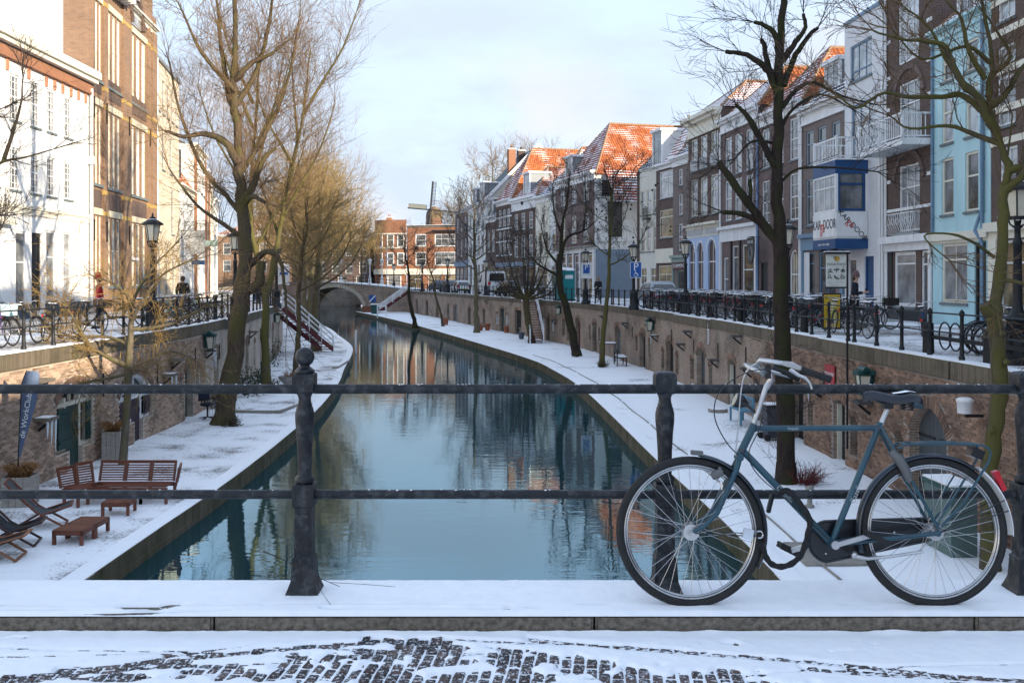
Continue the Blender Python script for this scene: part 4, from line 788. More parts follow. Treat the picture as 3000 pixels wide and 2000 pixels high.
# narrow cream
H = house('narrow cream rendered house with three slim window columns', fe(83.05,1.2), fe(78.7,1.2), 10.7, M('cream_render', (.66,.64,.57), .8, (.60,.58,.51), 1.5),
 [(6.9,8.9,[.2,.5,.8],.95,'tallc'),(3.9,5.9,[.2,.5,.8],.95,'tallc'),(.2,2.6,[.25,.72],1.3,'shop')], group=GE); strip(H, 'brick_pier', MATS['brick_dark'], (-.05, .25, -.12, .02, 0, 10.6), (H.w-.25, H.w+.05, -.12, .02, 0, 10.6)); hip_roof(H, 10.65, 12.9, 2, ROOFD); q = MB(); q.box(1.6, 2.7, -.3, 0, 6.5, 6.6); [q.bar((1.6+i*.11, -.28, 6.6),(1.6+i*.11, -.28, 7.4),.02,.02) for i in range(11)]; q.box(1.6,2.72,-.3,-.26,7.38,7.43); q.build('balcony', IRON, H.root)
# the big brown house with the orange hip roof
H = house('large brown brick house with tall orange hipped tile roof', fe(98.4,-.75), fe(87.9,-.75), 11.2, MATS['brick_mauve'],
 [(8.7,10.5,[.2,.5,.8],1.4,'sash'),(5.0,7.6,[.2,.5,.8],1.5,'gridw',{'arch':.25}),(.3,3.9,[.08,.24,.4,.74,.9],1.25,'shopg',{'pm':GLASSW}),(.1,3.9,[.57],1.3,'doorw')], group=GE, corn=(.7, WHITE, .45), side=PLAST, depth=13.5)
strip(H, 'ledge', STONE, (-.1, H.w+.1, -.45, .02, 4.5, 4.65)); strip(H, 'shop_frame', WHITE, (0, H.w, -.1, .02, 4.05, 4.5), *[(H.w*f-.14, H.w*f+.14, -.1, .02, 0, 4.05) for f in (.01,.16,.32,.49,.66,.82,.985)])
strip(H, 'side_render', GBLUE, (H.w+.005, H.w+.05, .1, 3.6, 0, 4.3)); strip(H, 'side_ledge', WHITE, (H.w+.0, H.w+.16, .1, 3.4, 5.0, 5.2))
q = MB(); q.box(H.w-.05, H.w+.03, 1.3, 2.6, 5.4, 8.5, 0); q.box(H.w-.05, H.w+.03, .7, 1.7, 9.0, 10.4, 0); q.build('side_window', GLASS, H.root)
hip_roof(H, 10.9, 16.3, 3.6, ROOFO, front=ROOFR, ov=.3); q = MB(); u_ = []; tile_plane(q, u_, (H.w+1.9, .3, 8.4), (0,1,0), (-1.9, 0, 3.0), 1.0, 13, 3.55, .6, 13); q.build('lean_to_roof', ROOFR, H.root, uv=u_)
dormer(H, 2.0, 11.3, 1.9, 2.0, .3, 2.4); chimney(H, H.w*.55, 11.5, 15.0, 16.9, 1.2, STONE)
q = MB(); q.box(H.w-1.6, H.w-.2, 6.3, 7.6, 12.8, 12.95); q.build('skylight', GLASSB, H.root)
# pair of white houses
H = house('white painted house with one upper window beside the big brown house', fe(102.45), fe(98.45), 10.3, PLAST, [(7.5,9.3,[.5],1.1,'slit',{'pm':GLASSG}),(4.4,6.3,[.3,.78],1.15,'narrow',{'pm':GLASSG}),(.2,3.0,[.3,.75],1.3,'shopb')], group=GE, corn=(.5, GREYP, .5)); hip_roof(H, 10.3, 15.0, 2.8, ROOFS, front=ROOFD)
q = MB(); q.lathe([(.5,0),(.3,.35),(.06,1.3)], 6, 0, (H.w-.6, .6, 10.35)); q.build('turret_cap', TRIMG, H.root); chimney(H, H.w*.7, 4, 12.5, 15.6, .35, PLAST)
H = house('cream white house with a single centred top window', fe(106.75), fe(102.5), 10.3, CREAM, [(7.5,9.25,[.55],1.0,'cream'),(4.4,6.6,[.35,.78],1.0,'cream'),(.2,2.9,[.5],2.8,'shopb')], group=GE, corn=(.55, WHITE, .45), side=PLAST); hip_roof(H, 10.25, 13.4, 3, ROOFS, front=ROOFD)
H = house('brown brick house with wide white frieze and square headed windows', fe(114.65), fe(106.8), 10.7, MATS['brick_dark'], [(7.2,9.0,[.2,.5,.82],1.35,'grid'),(4.1,6.5,[.2,.5,.82],1.35,'grid'),(.2,3.0,[.22,.75],2.4,'shopb')], group=GE, corn=(1.3, WHITE, .45)); strip(H, 'shop_band', GBLUE, (0, H.w, -.12, .02, 3.1, 3.6)); hip_roof(H, 10.65, 14.2, 3, ROOFR); dormer(H, 3.6, 10.9, 2.2, 2.4, .2, 2.6, GLASSB)
q = MB(); q.bar((H.w*.5,-.1,9.9),(H.w*.5,-.1,10.4),.12,.3); q.bar((H.w*.5,-.25,10.15),(H.w*.5,-.05,10.15),.2,.2); q.build('crest', IRON, H.root)
H = house('brown brick house with white stone bands over its windows', fe(120.65), fe(114.7), 10.9, MATS['brick_dark'], [(7.9,9.9,[.25,.53,.81],1.15,'grid',{'arch':.2}),(4.7,7.3,[.25,.53,.81],1.15,'grid',{'arch':.2}),(.2,3.0,[.3,.75],2.0,'shopb')], group=GE, corn=(.5, WHITE, .45)); strip(H, 'stone_band', WHITE, *[(-.02, H.w+.02, -.03, .01, z, z+.16) for z in (7.5, 8.9, 6.0, 4.4)]); hip_roof(H, 10.85, 17.2, 3.6, ROOFO, front=ROOFR)
strip(H, 'shop_band', GBLUE, (0, H.w, -.12, .02, 3.1, 3.6))
H = house('low brown brick house squeezed beside the banded house', fe(125.65), fe(120.7), 9.3, MATS['brick_dark'], [(5.0,7.7,[.3,.72],1.3,'sashc'),(.2,3.2,[.5],3.2,'shopb')], group=GE, corn=(.6, WHITE, .4)); hip_roof(H, 9.3, 12.0, 2.5, ROOFD); dormer(H, 1.6, 9.5, 1.5, 2.0, .1, 2.2)
H = house('white house with mansard roof dormers and a steep white gable', fe(135.3), fe(125.7), 11.4, PLAST, [(8.3,10.2,[.15,.38,.62,.85],1.2,'narrow'),(4.8,7.4,[.15,.38,.62,.85],1.2,'narrow'),(.2,3.6,[.15,.38,.62,.85],1.5,'narrow')], group=GE, corn=(.6, WHITE, .6))
q = MB(); w = H.w; q.add([(0,0,11.4),(w,0,11.4),(w,3.0,14.3),(0,3.0,14.3)], [(0,1,2,3)], 0); q.add([(0,3,14.3),(w,3,14.3),(w,7,18.6),(0,7,18.6)], [(0,1,2,3)], 0); q.add([(w,0,11.4),(w,13,11.4),(w,7,18.6),(w,3,14.3)], [(0,1,2,3)], 1); q.bar((w+.05,-.2,11.5),(w+.05,7,18.9),.3,.35,2); q.bar((w+.05,7,18.9),(w+.05,13,11.6),.3,.35,2); q.build('roof', [SLATE, M('pale_render', (.50,.48,.43), .8), WHITE], H.root)
dormer(H, 1.5, 11.6, 1.8, 2.0, .3, 2.6, GLASSG); dormer(H, 5.6, 11.6, 2.2, 2.4, .3, 2.8, GLASSB); chimney(H, w-.8, 3.6, 14.0, 18.2, .9); chimney(H, w-4.8, 6, 16.5, 18.6, .9, M('dark_chimney', (.10,.07,.06), .9))
H = house('plain brown brick end house with shopfront at the far bridge', fe(143.5), fe(135.35), 11.3, MATS['brick_mauve'], [(8.2,10.2,[.2,.5,.8],1.1,'sashc'),(4.8,7.2,[.2,.5,.8],1.1,'sashc'),(.2,3.2,[.2,.5,.8],1.6,'sashg')], group=GE, corn=(.4, GREYP, .3)); strip(H, 'shop_band', STEEL, (0, H.w, -.15, .02, 3.4, 4.2))

# --- west side
H = house('long white building with orange brick band under its cornice', fw_(30), fw_(47.5), 11.4, M('white_wall', (.80,.80,.79), .75, (.75,.75,.74), 1.5),
 [(8.05,9.9,[.285,.38,.485,.585,.685,.77,.865],.85,'gridd',{'sill':True}),(5.25,6.95,[.285,.38,.485,.585,.685,.77,.865],.85,'gridd'),(.75,3.75,[.39,.50,.77,.865],.95,'sash1',{'pm':GLASSB}),(.3,3.6,[.615],.95,'sash1',{'pm':GLASSB}),(.3,3.6,[.69],.85,'door')], group=GW, depth=7)
w = H.w; ORB = MATS['brick_orange']; q = MB(); q.box(-.1, w+.1, -.55, .02, 11.15, 11.45, 0); q.box(-.1, w+.1, -.4, .02, 10.95, 11.15, 0); q.box(-.08, w+.08, -.5, .02, 11.45, 11.5, 1); q.build('cornice', [CREAM, SNOW], H.root)
strip(H, 'brick_band', ORB, (0, w, -.14, .02, 10.52, 10.93), (0, w, -.2, .02, 10.42, 10.52)); q = MB(); q.box(-.11, .11, -.06, .01, 0, .55); me = q.mesh('bracket_block', M('terracotta', (.45,.22,.14), .8))
for x in (.6, 2.3, 4.0, 5.7, 7.4, 9.55, 11.35, 12.95, 13.75, 14.55, 15.4, 16.2, 17.0): link('bracket_block', me, H.root, (x, 0, 9.95))
strip(H, 'string_course', CREAM, (0, w, -.12, .02, 4.55, 4.7), (0, w, -.06, .02, 4.3, 4.55)); strip(H, 'plinth', M('plinth_blue', (.06,.085,.11), .6), (0, 12.0, -.06, .01, 0, .62), (12.9, w, -.06, .01, 0, .62))
strip(H, 'canopy', CREAM, (5.9, 7.7, -.5, .02, 3.85, 4.15), (7.9, 9.6, -.4, .02, 3.8, 4.05)); q = MB(); q.lathe([(.09,0),(.09,10.6)], 10, 0, (w-.12, -.14, .1)); q.box(w-.26, w+.02, -.26, 0, 7.1, 7.5); q.build('drainpipe', GREYP, H.root)
# tall brown brick building with gable
H = house('tall brown brick building with pilasters and three storey window bays', fw_(47.6), fw_(59.9), 16.6, MATS['brick_warm'],
 [(z0, z1, [f+k*s_ for k in (-1, 0, 1)], ww_, 'tallc', {'fw': .06, 'pm': GLASSL if z0 > 5 else GLASSB}) for z0, z1 in ((11.4,15.2),(6.3,10.1),(1.3,4.75)) for f, s_, ww_ in ((.078,.046,.40),(.31,.068,.60),(.69,.094,.82))], group=GW, side=PLAST, corn=(.35, CREAM, .3), depth=14)
w = H.w; WB = MATS['brick_warm']; PIL = ((.0,.008),(.15,.198),(.425,.545),(.842,.875),(.92,1.0)); strip(H, 'pilaster', WB, *[(w*a, w*b, -.13, .02, 0, 16.3) for a, b in PIL]); YEL = M('yellow_stone', (.46,.31,.10), .7)
strip(H, 'stone_block', YEL, *[(w*a-.02, w*b+.02, -.145, .0, z, z+.2) for a, b in PIL[1:] for z in (15.2, 11.0, 10.1, 5.85, 4.8)])
strip(H, 'lintel', M('cream_stone', (.66,.60,.45), .7), *[(w*a, w*b, -.06, .02, z, z+.32) for a, b in ((.008,.15),(.198,.425),(.545,.842)) for z in (15.25, 10.15, 4.8)]); strip(H, 'sill_band', SILL, *[(w*a, w*b, -.1, .02, z-.14, z) for a, b in ((.008,.15),(.198,.425),(.545,.842)) for z in (11.4, 6.3, 1.3)])
strip(H, 'brick_return', WB, (-.02, .0, 0, 1.25, 0, 20.5)); strip(H, 'side_wall', PLAST, (-.02, .0, 1.25, 13.9, 11, 24.0))
strip(H, 'relief_panel', MATS['brick_dark'], *[(w*a+.15, w*b-.15, -.03, .01, z, z+1.0) for a, b in ((.008,.15),(.198,.425),(.545,.842)) for z in (5.0, 10.75)])
q = MB(); x0, x1 = 5.6, w+.1; q.poly([(x0,16.5),(x0,19.5),((x0+x1)/2, 22),(x1-.9,18.6),(x1-.9,17.3),(x1,17.3),(x1,16.5)], -.05, .5); q.build('gable', WB, H.root)
q = MB(); P, _ = arc_pts(6.6, 8.9, 15.7, 17.3)
for (a, za), (b, zb) in zip(P, P[1:]): q.bar((a,-.12,za),(b,-.12,zb),.2,.35)
q.build('brick_arch', MATS['brick_dark'], H.root); q = MB(); q.poly(P, -.08, -.02); q.build('arch_window', GLASSB, H.root)
q = MB()
for i in range(12): q.box(.3+i*.43, .5+i*.43, -.75, .02, 16.2, 16.5)
q.box(0, 5.6, -.85, .02, 16.5, 16.75); q.build('eaves_bracket', WHITE, H.root); q = MB(); q.add([(0,0,16.6),(w,0,16.6),(w,7,22.5),(0,7,22.5)],[(0,1,2,3)]); q.build('roof', ROOFD, H.root)
for i, (x, z) in enumerate([(.1,10.3),(2.1,10.3),(6.2,10.3),(10.6,10.3),(.1,4.4),(2.1,4.4),(6.2,4.4)]): q = MB(); q.bar((x,-.17,z),(x,-.17,z-.9),.05,.05); q.ring((x,-.17,z+.05), .07, .02, 8, 4); q.build('wall_anchor', IRON, H.root)
strip(H, 'door_surround', WHITE, (6.9, 8.4, -.1, .02, 2.7, 2.85)); 
H = house('pale yellow brick block with slit windows', fw_(60), fw_(68.4), 15.1, MATS['brick_pale'], [(12.0,14.1,[.12,.31,.5,.69,.88],.8,'slit'),(8.5,10.8,[.3,.62],.9,'slit'),(4.6,7.5,[.12,.7],1.0,'slit'),(.4,3.7,[.15,.45,.75],1.0,'slit')], group=GW, depth=12); strip(H, 'roof_edge', TRIMG, (-.05, H.w+.05, -.15, .2, 15.0, 15.2)); pipe(H, .1, 0, 15, WHITE, .08)
H = house('white rendered house with orange tiled roof and dark dormer', fw_(68.5), fw_(76), 8.2, PLAST, [(.2,2.4,[.75],1.2,'sash1'),(4.9,6.6,[.8],.9,'sash1')], group=GW, corn=(.3, CREAM, .3)); hip_roof(H, 8.2, 13.0, 3, ROOFO); strip(H, 'roof_terrace', DKWOOD, (.2, 3.0, .3, 3.0, 8.3, 10.9)); strip(H, 'side_wall', MATS['brick_dark'], (-.1, 0.0, 2.0, 9, 8, 14)); 
H = house('white house with brown brick strips and a hanging green sign', fw_(76.1), fw_(85), 12.0, PLAST, [(8.6,10.6,[.25,.6,.85],.9,'sash1'),(5,7.2,[.25,.6,.85],.9,'sash1'),(.3,3,[.25,.6,.85],1.2,'sash1')], group=GW, corn=(.4, CREAM, .3)); strip(H, 'brick_strip', MATS['brick_orange'], (0, .35, -.12, .01, 0, 11.5), (1.1, 1.4, -.1, .01, 0, 11.5), (H.w-.5, H.w-.1, -.1, .01, 0, 11.5))
strip(H, 'hanging_sign', SAGE, (1.6, 1.7, -1.6, -.2, 4.2, 4.7))
H = house('cream house with orange brick corner strips farther along', fw_(85.1), fw_(97), 11.0, CREAM, [(7.6,9.6,5,1.1,'sash1'),(4.4,6.6,5,1.1,'sash1'),(.3,3.2,4,1.5,'shopg')], group=GW, corn=(.4, WHITE, .3)); strip(H, 'brick_strip', MATS['brick_orange'], (0, .5, -.12, .01, 0, 10.6), (4, 4.4, -.12, .01, 0, 10.6)); hip_roof(H, 11, 14.5, 3, ROOFR)
H = house('white corner house almost hidden by the golden trees', fw_(97.1), fw_(112), 9.5, PLAST, [(6.0,8.2,5,1.3,'sash1'),(.3,3.4,5,1.6,'shopg')], group=GW, corn=(.4, WHITE, .3)); hip_roof(H, 9.5, 13, 3, ROOFO)
H = house('brown brick terrace behind the golden trees', fw_(112.5), fw_(132), 10.5, MATS['brick_mauve'], [(7.0,9.0,6,1.3,'sash1'),(3.9,6.0,6,1.3,'sash1'),(.3,3.2,5,1.8,'shopg')], group=GW, corn=(.4, WHITE, .3)); hip_roof(H, 10.5, 14, 3, ROOFR)
H = house('far brown terrace at the bend beyond the stair', fw_(132.5), fw_(158), 10.5, MATS['brick_warm'], [(7.0,9.0,8,1.3,'sash1'),(3.9,6.0,8,1.3,'sash1'),(.3,3.2,6,1.8,'shopg')], group=GW, corn=(.4, WHITE, .3)); hip_roof(H, 10.5, 14, 3, ROOFO)

# --- unseen terraces added out of view; east row shaped to shade the bridge
def terrace(name, x0, x1, y0, y1, h, zr, mat):
    q = MB(); q.box(x0, x1, y0, y1, -.1, h, 0); ym_ = (x0+x1)/2
    q.add([(x0,y0,h),(x1,y0,h),(ym_,y0,zr),(x0,y1,h),(x1,y1,h),(ym_,y1,zr)], [(0,1,2),(3,5,4),(0,2,5,3),(1,4,5,2)], 1); o = q.build(name, [mat, SLATE]); o['kind'] = 'structure'; return o
for i, (y0, y1, h, zr) in enumerate([(14,26,12.0,13.2),(5.2,14,13.6,14.6),(-4.2,5.0,8.3,9.6),(-13,-4.2,9.2,10),(-28,-13,9.5,11),(-60,-28,10,12)]): terrace('unseen_terrace', 16.6, 27 if i != 3 else 20, y0, y1, h, zr, MATS['brick_mauve'] if i % 2 else MATS['brick_dark'])  # heights set to shade the foreground; the low one lets a sun patch through
for y0, y1, h, zr in [(-13,26,8,10),(-60,-13,8,10)]: terrace('unseen_terrace', -31, -21, y0, y1, h, zr, PLAST)
# ---------------------------------------------------------------- trees: trunk and limbs one mesh, twigs another
def unit(v): l = math.sqrt(v[0]*v[0]+v[1]*v[1]+v[2]*v[2]) or 1; return (v[0]/l, v[1]/l, v[2]/l)
def aside(d, ang, rn, up=.0):
    """direction at ang to d, random azimuth"""
    a = (rn.gauss(0,1), rn.gauss(0,1), rn.gauss(0,1)+up); k = a[0]*d[0]+a[1]*d[1]+a[2]*d[2]; p = unit((a[0]-k*d[0], a[1]-k*d[1], a[2]-k*d[2])); c, s = math.cos(ang), math.sin(ang)
    return (d[0]*c+p[0]*s, d[1]*c+p[1]*s, d[2]*c+p[2]*s)
class Twigs:
    def __init__(s): s.a = []
    def mesh(s, name, mat, n=3):
        A = np.array(s.a); p, q, r0, r1 = A[:, :3], A[:, 3:6], A[:, 6], A[:, 7]; d = q-p; d /= np.maximum(1e-9, np.linalg.norm(d, axis=1))[:, None]
        u = np.where(np.abs(d[:, 2:3]) < .9, [[0,0,1.]], [[1.,0,0]]); a = np.cross(d, u); a /= np.linalg.norm(a, axis=1)[:, None]; b = np.cross(d, a)
        w = 2*np.pi*np.arange(n)/n; off = a[:, None]*np.cos(w)[None, :, None]+b[:, None]*np.sin(w)[None, :, None]
        V = np.concatenate([p[:, None]+off*r0[:, None, None], q[:, None]+off*r1[:, None, None]], 1).reshape(-1, 3)
        k = len(A); base = (np.arange(k)*2*n)[:, None]; j = np.arange(n)[None]; F = np.stack([base+j, base+(j+1) % n, base+n+(j+1) % n, base+n+j], -1).reshape(-1)
        me = bpy.data.meshes.new(name); me.vertices.add(len(V)); me.vertices.foreach_set('co', V.ravel()); nf = k*n
        me.loops.add(nf*4); me.loops.foreach_set('vertex_index', F.astype(np.int32)); me.polygons.add(nf); me.polygons.foreach_set('loop_start', np.arange(nf, dtype=np.int32)*4); me.polygons.foreach_set('loop_total', np.full(nf, 4, dtype=np.int32))
        me.materials.append(mat); me.update(calc_edges=True); return me
def sprig(tw, p, d, L, r, lev, rn, P):
    """a twig that forks; lev counts down"""
    n = 3 if lev > 0 else 2; st = L/n; ch = P['nch'][lev] if lev < len(P['nch']) else 3
    for i in range(n):
        d = unit((d[0]+rn.gauss(0, P['wig']), d[1]+rn.gauss(0, P['wig']), d[2]+rn.gauss(0, P['wig'])+P['up'])); q = (p[0]+d[0]*st, p[1]+d[1]*st, p[2]+d[2]*st); r2 = r*(1-.62/n)
        tw.a.append((*p, *q, r, r2))
        if lev > 0 and (i > 0 or rn.random() < .6):
            for _ in range(max(1, int(ch/2+rn.random()))): t = rn.random(); sprig(tw, (p[0]+d[0]*st*t, p[1]+d[1]*st*t, p[2]+d[2]*st*t), aside(d, rn.uniform(P['a0'], P['a1']), rn), L*rn.uniform(.45, .75), max(P['rmin'], r*.55), lev-1, rn, P)
        p, r = q, max(P['rmin'], r2)
def limb(mb, tw, pts, r0, r1, rn, P, n=7, dens=None, lev=None, t0=.2, shag=1.):
    """a limb along pts (roughened) with sprigs down its length"""
    Q = [Vector(p) for p in pts]; S = []
    for a, b, c, d in zip([Q[0]*2-Q[1]]+Q[:-2], Q[:-1], Q[1:], Q[2:]+[Q[-1]*2-Q[-2]]):
        for k in range(4): t = k/4; S.append(.5*((2*b)+(c-a)*t+(2*a-5*b+4*c-d)*t*t+(3*b-a-3*c+d)*t**3))
    S.append(Q[-1]); m = len(S); rr = [(r0+(r1-r0)*i/(m-1))*(1+rn.uniform(-.08, .08)) for i in range(m)]
    for i in range(1, m): S[i] = S[i]+Vector((rn.gauss(0,1), rn.gauss(0,1), rn.gauss(0,.6)))*min(.03, r0*.1)
    mb.tube(S, rr, n, 0); lenS = sum((b-a).length for a, b in zip(S, S[1:])); k = int(lenS*(P['dens'] if dens is None else dens))
    for _ in range(k):
        u = t0+(1-t0)*rn.random(); i = min(m-2, int(u*(m-1))); p = S[i].lerp(S[i+1], rn.random()); d = (S[i+1]-S[i]).normalized()
        sprig(tw, tuple(p), aside(tuple(d), rn.uniform(P['a0'], 1.35), rn, P.get('bias', .5)), P['len']*rn.uniform(.5, 1.25)*(1-.35*u)*shag, max(P['rmin'], P['r']*rn.uniform(.7, 1.2)), P['lev'] if lev is None else lev, rn, P)
    if r1 < .09:
        for _ in range(3): sprig(tw, tuple(S[-1]), aside(tuple((S[-1]-S[-2]).normalized()), rn.uniform(.1, .6), rn), P['len']*rn.uniform(.6, 1.1)*shag, P['r'], P['lev'] if lev is None else lev, rn, P)
def Mbark(name, c, c2, moss=None, mam=.5):
    m = M(name, c, .9, c2, 7, bump=1., stretch=(3,3,.5), spec=.2)
    if moss:
        t = m.node_tree; b = t.nodes['Principled BSDF']; lk = b.inputs['Base Color'].links[0].from_socket; g = t.nodes.new('ShaderNodeNewGeometry'); s = t.nodes.new('ShaderNodeSeparateXYZ'); no = t.nodes.new('ShaderNodeTexNoise'); no.inputs['Scale'].default_value = 1.7; no.inputs['Detail'].default_value = 6
        tx = t.nodes.new('ShaderNodeTexCoord'); t.links.new(tx.outputs['Object'], no.inputs['Vector']); t.links.new(g.outputs['Normal'], s.inputs[0]); a = t.nodes.new('ShaderNodeMath'); a.operation = 'MULTIPLY_ADD'; a.inputs[1].default_value = -.22; t.links.new(s.outputs['Y'], a.inputs[0]); t.links.new(no.outputs[0], a.inputs[2])
        mr = t.nodes.new('ShaderNodeMapRange'); mr.inputs[1].default_value = 1-mam-.12; mr.inputs[2].default_value = 1-mam+.12; t.links.new(a.outputs[0], mr.inputs[0]); mi = t.nodes.new('ShaderNodeMix'); mi.data_type = 'RGBA'; mi.inputs[7].default_value = moss+(1,); t.links.new(mr.outputs[0], mi.inputs[0]); t.links.new(lk, mi.inputs[6]); t.links.new(mi.outputs[2], b.inputs['Base Color'])
    return m
BARK = Mbark('bark_brown', (.12,.085,.06), (.045,.034,.026), (.085,.075,.03), .30); BARKM = Mbark('bark_mossy', (.125,.10,.07), (.05,.042,.03), (.10,.092,.03), .42); BARKD = Mbark('bark_dark', (.05,.035,.03), (.018,.014,.013), (.035,.04,.014), .27); BARKG = Mbark('bark_grey', (.17,.145,.11), (.08,.065,.05), (.12,.11,.05), .3)
TWIG = M('twig_tan', (.20,.125,.06), .9, (.11,.07,.04), 3); TWIGG = M('twig_gold', (.33,.235,.10), .9, (.20,.145,.07), 3); TWIGD = M('twig_dark', (.045,.034,.03), .9, (.03,.024,.022), 3); TWIGY = M('twig_young_gold', (.29,.19,.06), .8, (.18,.12,.045), 4); SEED = M('seed_pods', (.035,.028,.024), .9)
def tree(label, base, bark, twig, build, seed, group, name='bare_tree', cname='crown'):
    rn = random.Random(seed); root = thing(name, label, 'tree', base, 0, group); mb, tw = MB(), Twigs(); build(mb, tw, rn); mb.build('trunk', bark, root)
    if tw.a: link(cname, tw.mesh(cname, twig), root)
    return root
def auto(hgt, lean, r, limbs, P, crown0=.3, spread=1., upw=1.2, fork=None, flare=1.35, stubs=0):
    """a limbed tree: leader with limbs leaving it all the way up"""
    def f(mb, tw, rn):
        lead = [(0,0,-.1),(lean[0]*.05,lean[1]*.05,hgt*.08)]+[(lean[0]*t+rn.gauss(0,.10), lean[1]*t+rn.gauss(0,.10), hgt*t) for t in (.22,.4,.58,.76,.9,1)]
        mb.tube([(0,0,-.2),(0,0,.0),(lean[0]*.03,lean[1]*.03,.35)], [r*flare*1.15, r*flare, r*1.02], 9)
        limb(mb, tw, lead, r*1.05, r*.12, rn, P, 9, P['dens']*.8, None, crown0)
        for i in range(limbs):
            t = crown0+(1-crown0)*(i+rn.random()*.8)/limbs*.92; k = min(len(lead)-2, int(t*7)); tt = max(.0, t); x, y, z = lean[0]*tt, lean[1]*tt, hgt*tt; az = i*2.4+rn.uniform(-.4,.4); ln = spread*(1-.62*(t-crown0)/(1-crown0))*rn.uniform(.7, 1.1); rz = r*(1-t*.75)*rn.uniform(.35,.5); c, s = math.cos(az), math.sin(az)
            pts = [(x,y,z),(x+c*ln*.35,y+s*ln*.35,z+ln*.22*upw),(x+c*ln*.72,y+s*ln*.72,z+ln*.62*upw),(x+c*ln*.95,y+s*ln*.95,z+ln*1.12*upw)]
            limb(mb, tw, pts, rz, .025, rn, P, 6, None, None, .18)
    return f
PT = dict(nch=[0,3,3,3], wig=.13, up=.05, a0=.35, a1=.8, rmin=.0055, len=1.7, r=.018, lev=2, dens=5.0)
GWT = 'bare trees along the west wharf'; GET = 'bare trees along the east wharf'; GBT = 'bare trees beyond the roofs'
# the big leaning tree on the west wharf
def big(mb, tw, rn):
    mb.tube([(0,0,-.2),(.0,0,0),(.06,0,.3),(.10,0,.7)], [.54,.44,.34,.31], 11)
    P = dict(PT, dens=5.6, len=1.9, r=.014, rmin=.0042)
    lead = [(.09,0,.5),(.45,0,2.9),(.72,0,5.0),(.68,.1,6.5),(.55,.1,7.9),(.48,.1,9.6),(.3,.2,11.2),(.35,.2,13.2),(.2,.3,16.0)]
    limb(mb, tw, lead, .315, .05, rn, P, 11, 4.0, None, .42)
    def lb(pts, a, b=.03, d=None): limb(mb, tw, pts, a, b, rn, P, 7, d, None, .2)
    lb([(.70,0,5.1),(1.1,.1,5.5),(1.4,0,5.7),(1.75,0,5.6),(1.95,0,5.2),(2.05,0,4.4),(2.1,0,3.3)], .13, .03, 2)      # pollard arm that turns down
    lb([(.75,0,4.4),(1.2,0,4.7),(1.3,0,5.4)], .20, .12, 5); lb([(.55,0,7.3),(.95,.1,7.9),(1.25,.2,8.7),(1.7,.3,9.2)], .16, .05); lb([(.5,.0,8.6),(.1,0,9.3),(-.6,.1,9.6),(-1.3,0,9.5),(-1.9,0,9.7)], .15, .04)
    lb([(.6,.1,7.2),(1.0,-.2,7.5),(1.5,-.4,7.3)], .12, .06, 6); lb([(.45,.1,10.2),(.1,.3,11.0),(-.2,.5,12.5),(-.4,.6,14.5)], .14); lb([(.35,.2,11.4),(.9,.2,12.0),(1.5,.3,12.3),(2.2,.4,12.9)], .11); lb([(.4,.2,10.6),(1.0,.5,11.8),(1.4,.6,13.5),(1.5,.8,15.2)], .11)
    lb([(.55,0,7.0),(0,.3,7.6),(-.9,.6,8.6),(-1.7,.8,10.5),(-2.1,.9,12.2)], .10); lb([(.6,0,6.2),(.1,-.3,6.6),(-.7,-.5,7.2),(-1.6,-.6,8.4)], .09); lb([(.5,0,8.2),(1.2,.6,9.6),(1.9,.9,11.4),(2.3,1.0,13.6)], .10); lb([(.4,.1,11),(-.6,-.3,12.2),(-1.3,-.5,13.8)], .09)
tree('big leaning tree with thick cracked trunk rising before the slanted railing', (-9.55,32.9,ZQ), BARK, TWIG, big, 1, GWT)
P2 = dict(PT, dens=4.8, len=2.2, up=.10, lev=2, r=.014, rmin=.0045)
def t2(mb, tw, rn):
    mb.tube([(0,0,-.2),(0,0,0),(.02,0,.5)], [.34,.26,.21], 9)
    limb(mb, tw, [(0,0,.3),(-.05,0,2.2),(.0,0,4.0),(-.35,0,5.4),(-.65,0,7.2),(-.7,.2,9.6),(-.5,.3,12.0),(-.4,.3,14.6)], .20, .04, rn, P2, 9, 3.4, None, .5)
    limb(mb, tw, [(.02,0,4.1),(.35,0,5.4),(.7,.1,7.6),(1.1,.2,9.8),(1.6,.3,12.2),(1.9,.3,15.0)], .15, .03, rn, P2, 8, 4, None, .3)
    for i in range(13):
        z = 6+i*.55; az = i*2.3; x = (.5+.1*i) if i % 2 else -.6; ln = rn.uniform(1.8, 3.0); c, s = math.cos(az), math.sin(az)*.7
        limb(mb, tw, [(x,.1,z),(x+c*ln*.3,s*ln*.3,z+ln*.5),(x+c*ln*.65,s*ln*.65,z+ln*1.1),(x+c*ln*.9,s*ln*.9,z+ln*1.8)], .08, .02, rn, P2, 6)
tree('forked mossy tree with a tall upswept crown behind the big leaning tree', (-10.9,44.1,ZQ), BARKM, TWIG, t2, 2, GWT)
P3 = dict(PT, dens=3.6, len=1.8, r=.015, rmin=.006, lev=2, up=.03)
tree('slender brown tree before the slanted stair railing', (-10.8,49.7,ZQ), BARK, TWIGG, auto(10.0, (.5,0), .16, 16, P3, .42, 2.6, .8), 3, GWT)
tree('grey barked tree standing at the foot of the stair', (-13.1,66,ZQ), BARKG, TWIGG, auto(12.0, (.4,0), .27, 20, dict(P3, len=2.1), .35, 3.6, .7), 4, GWT)
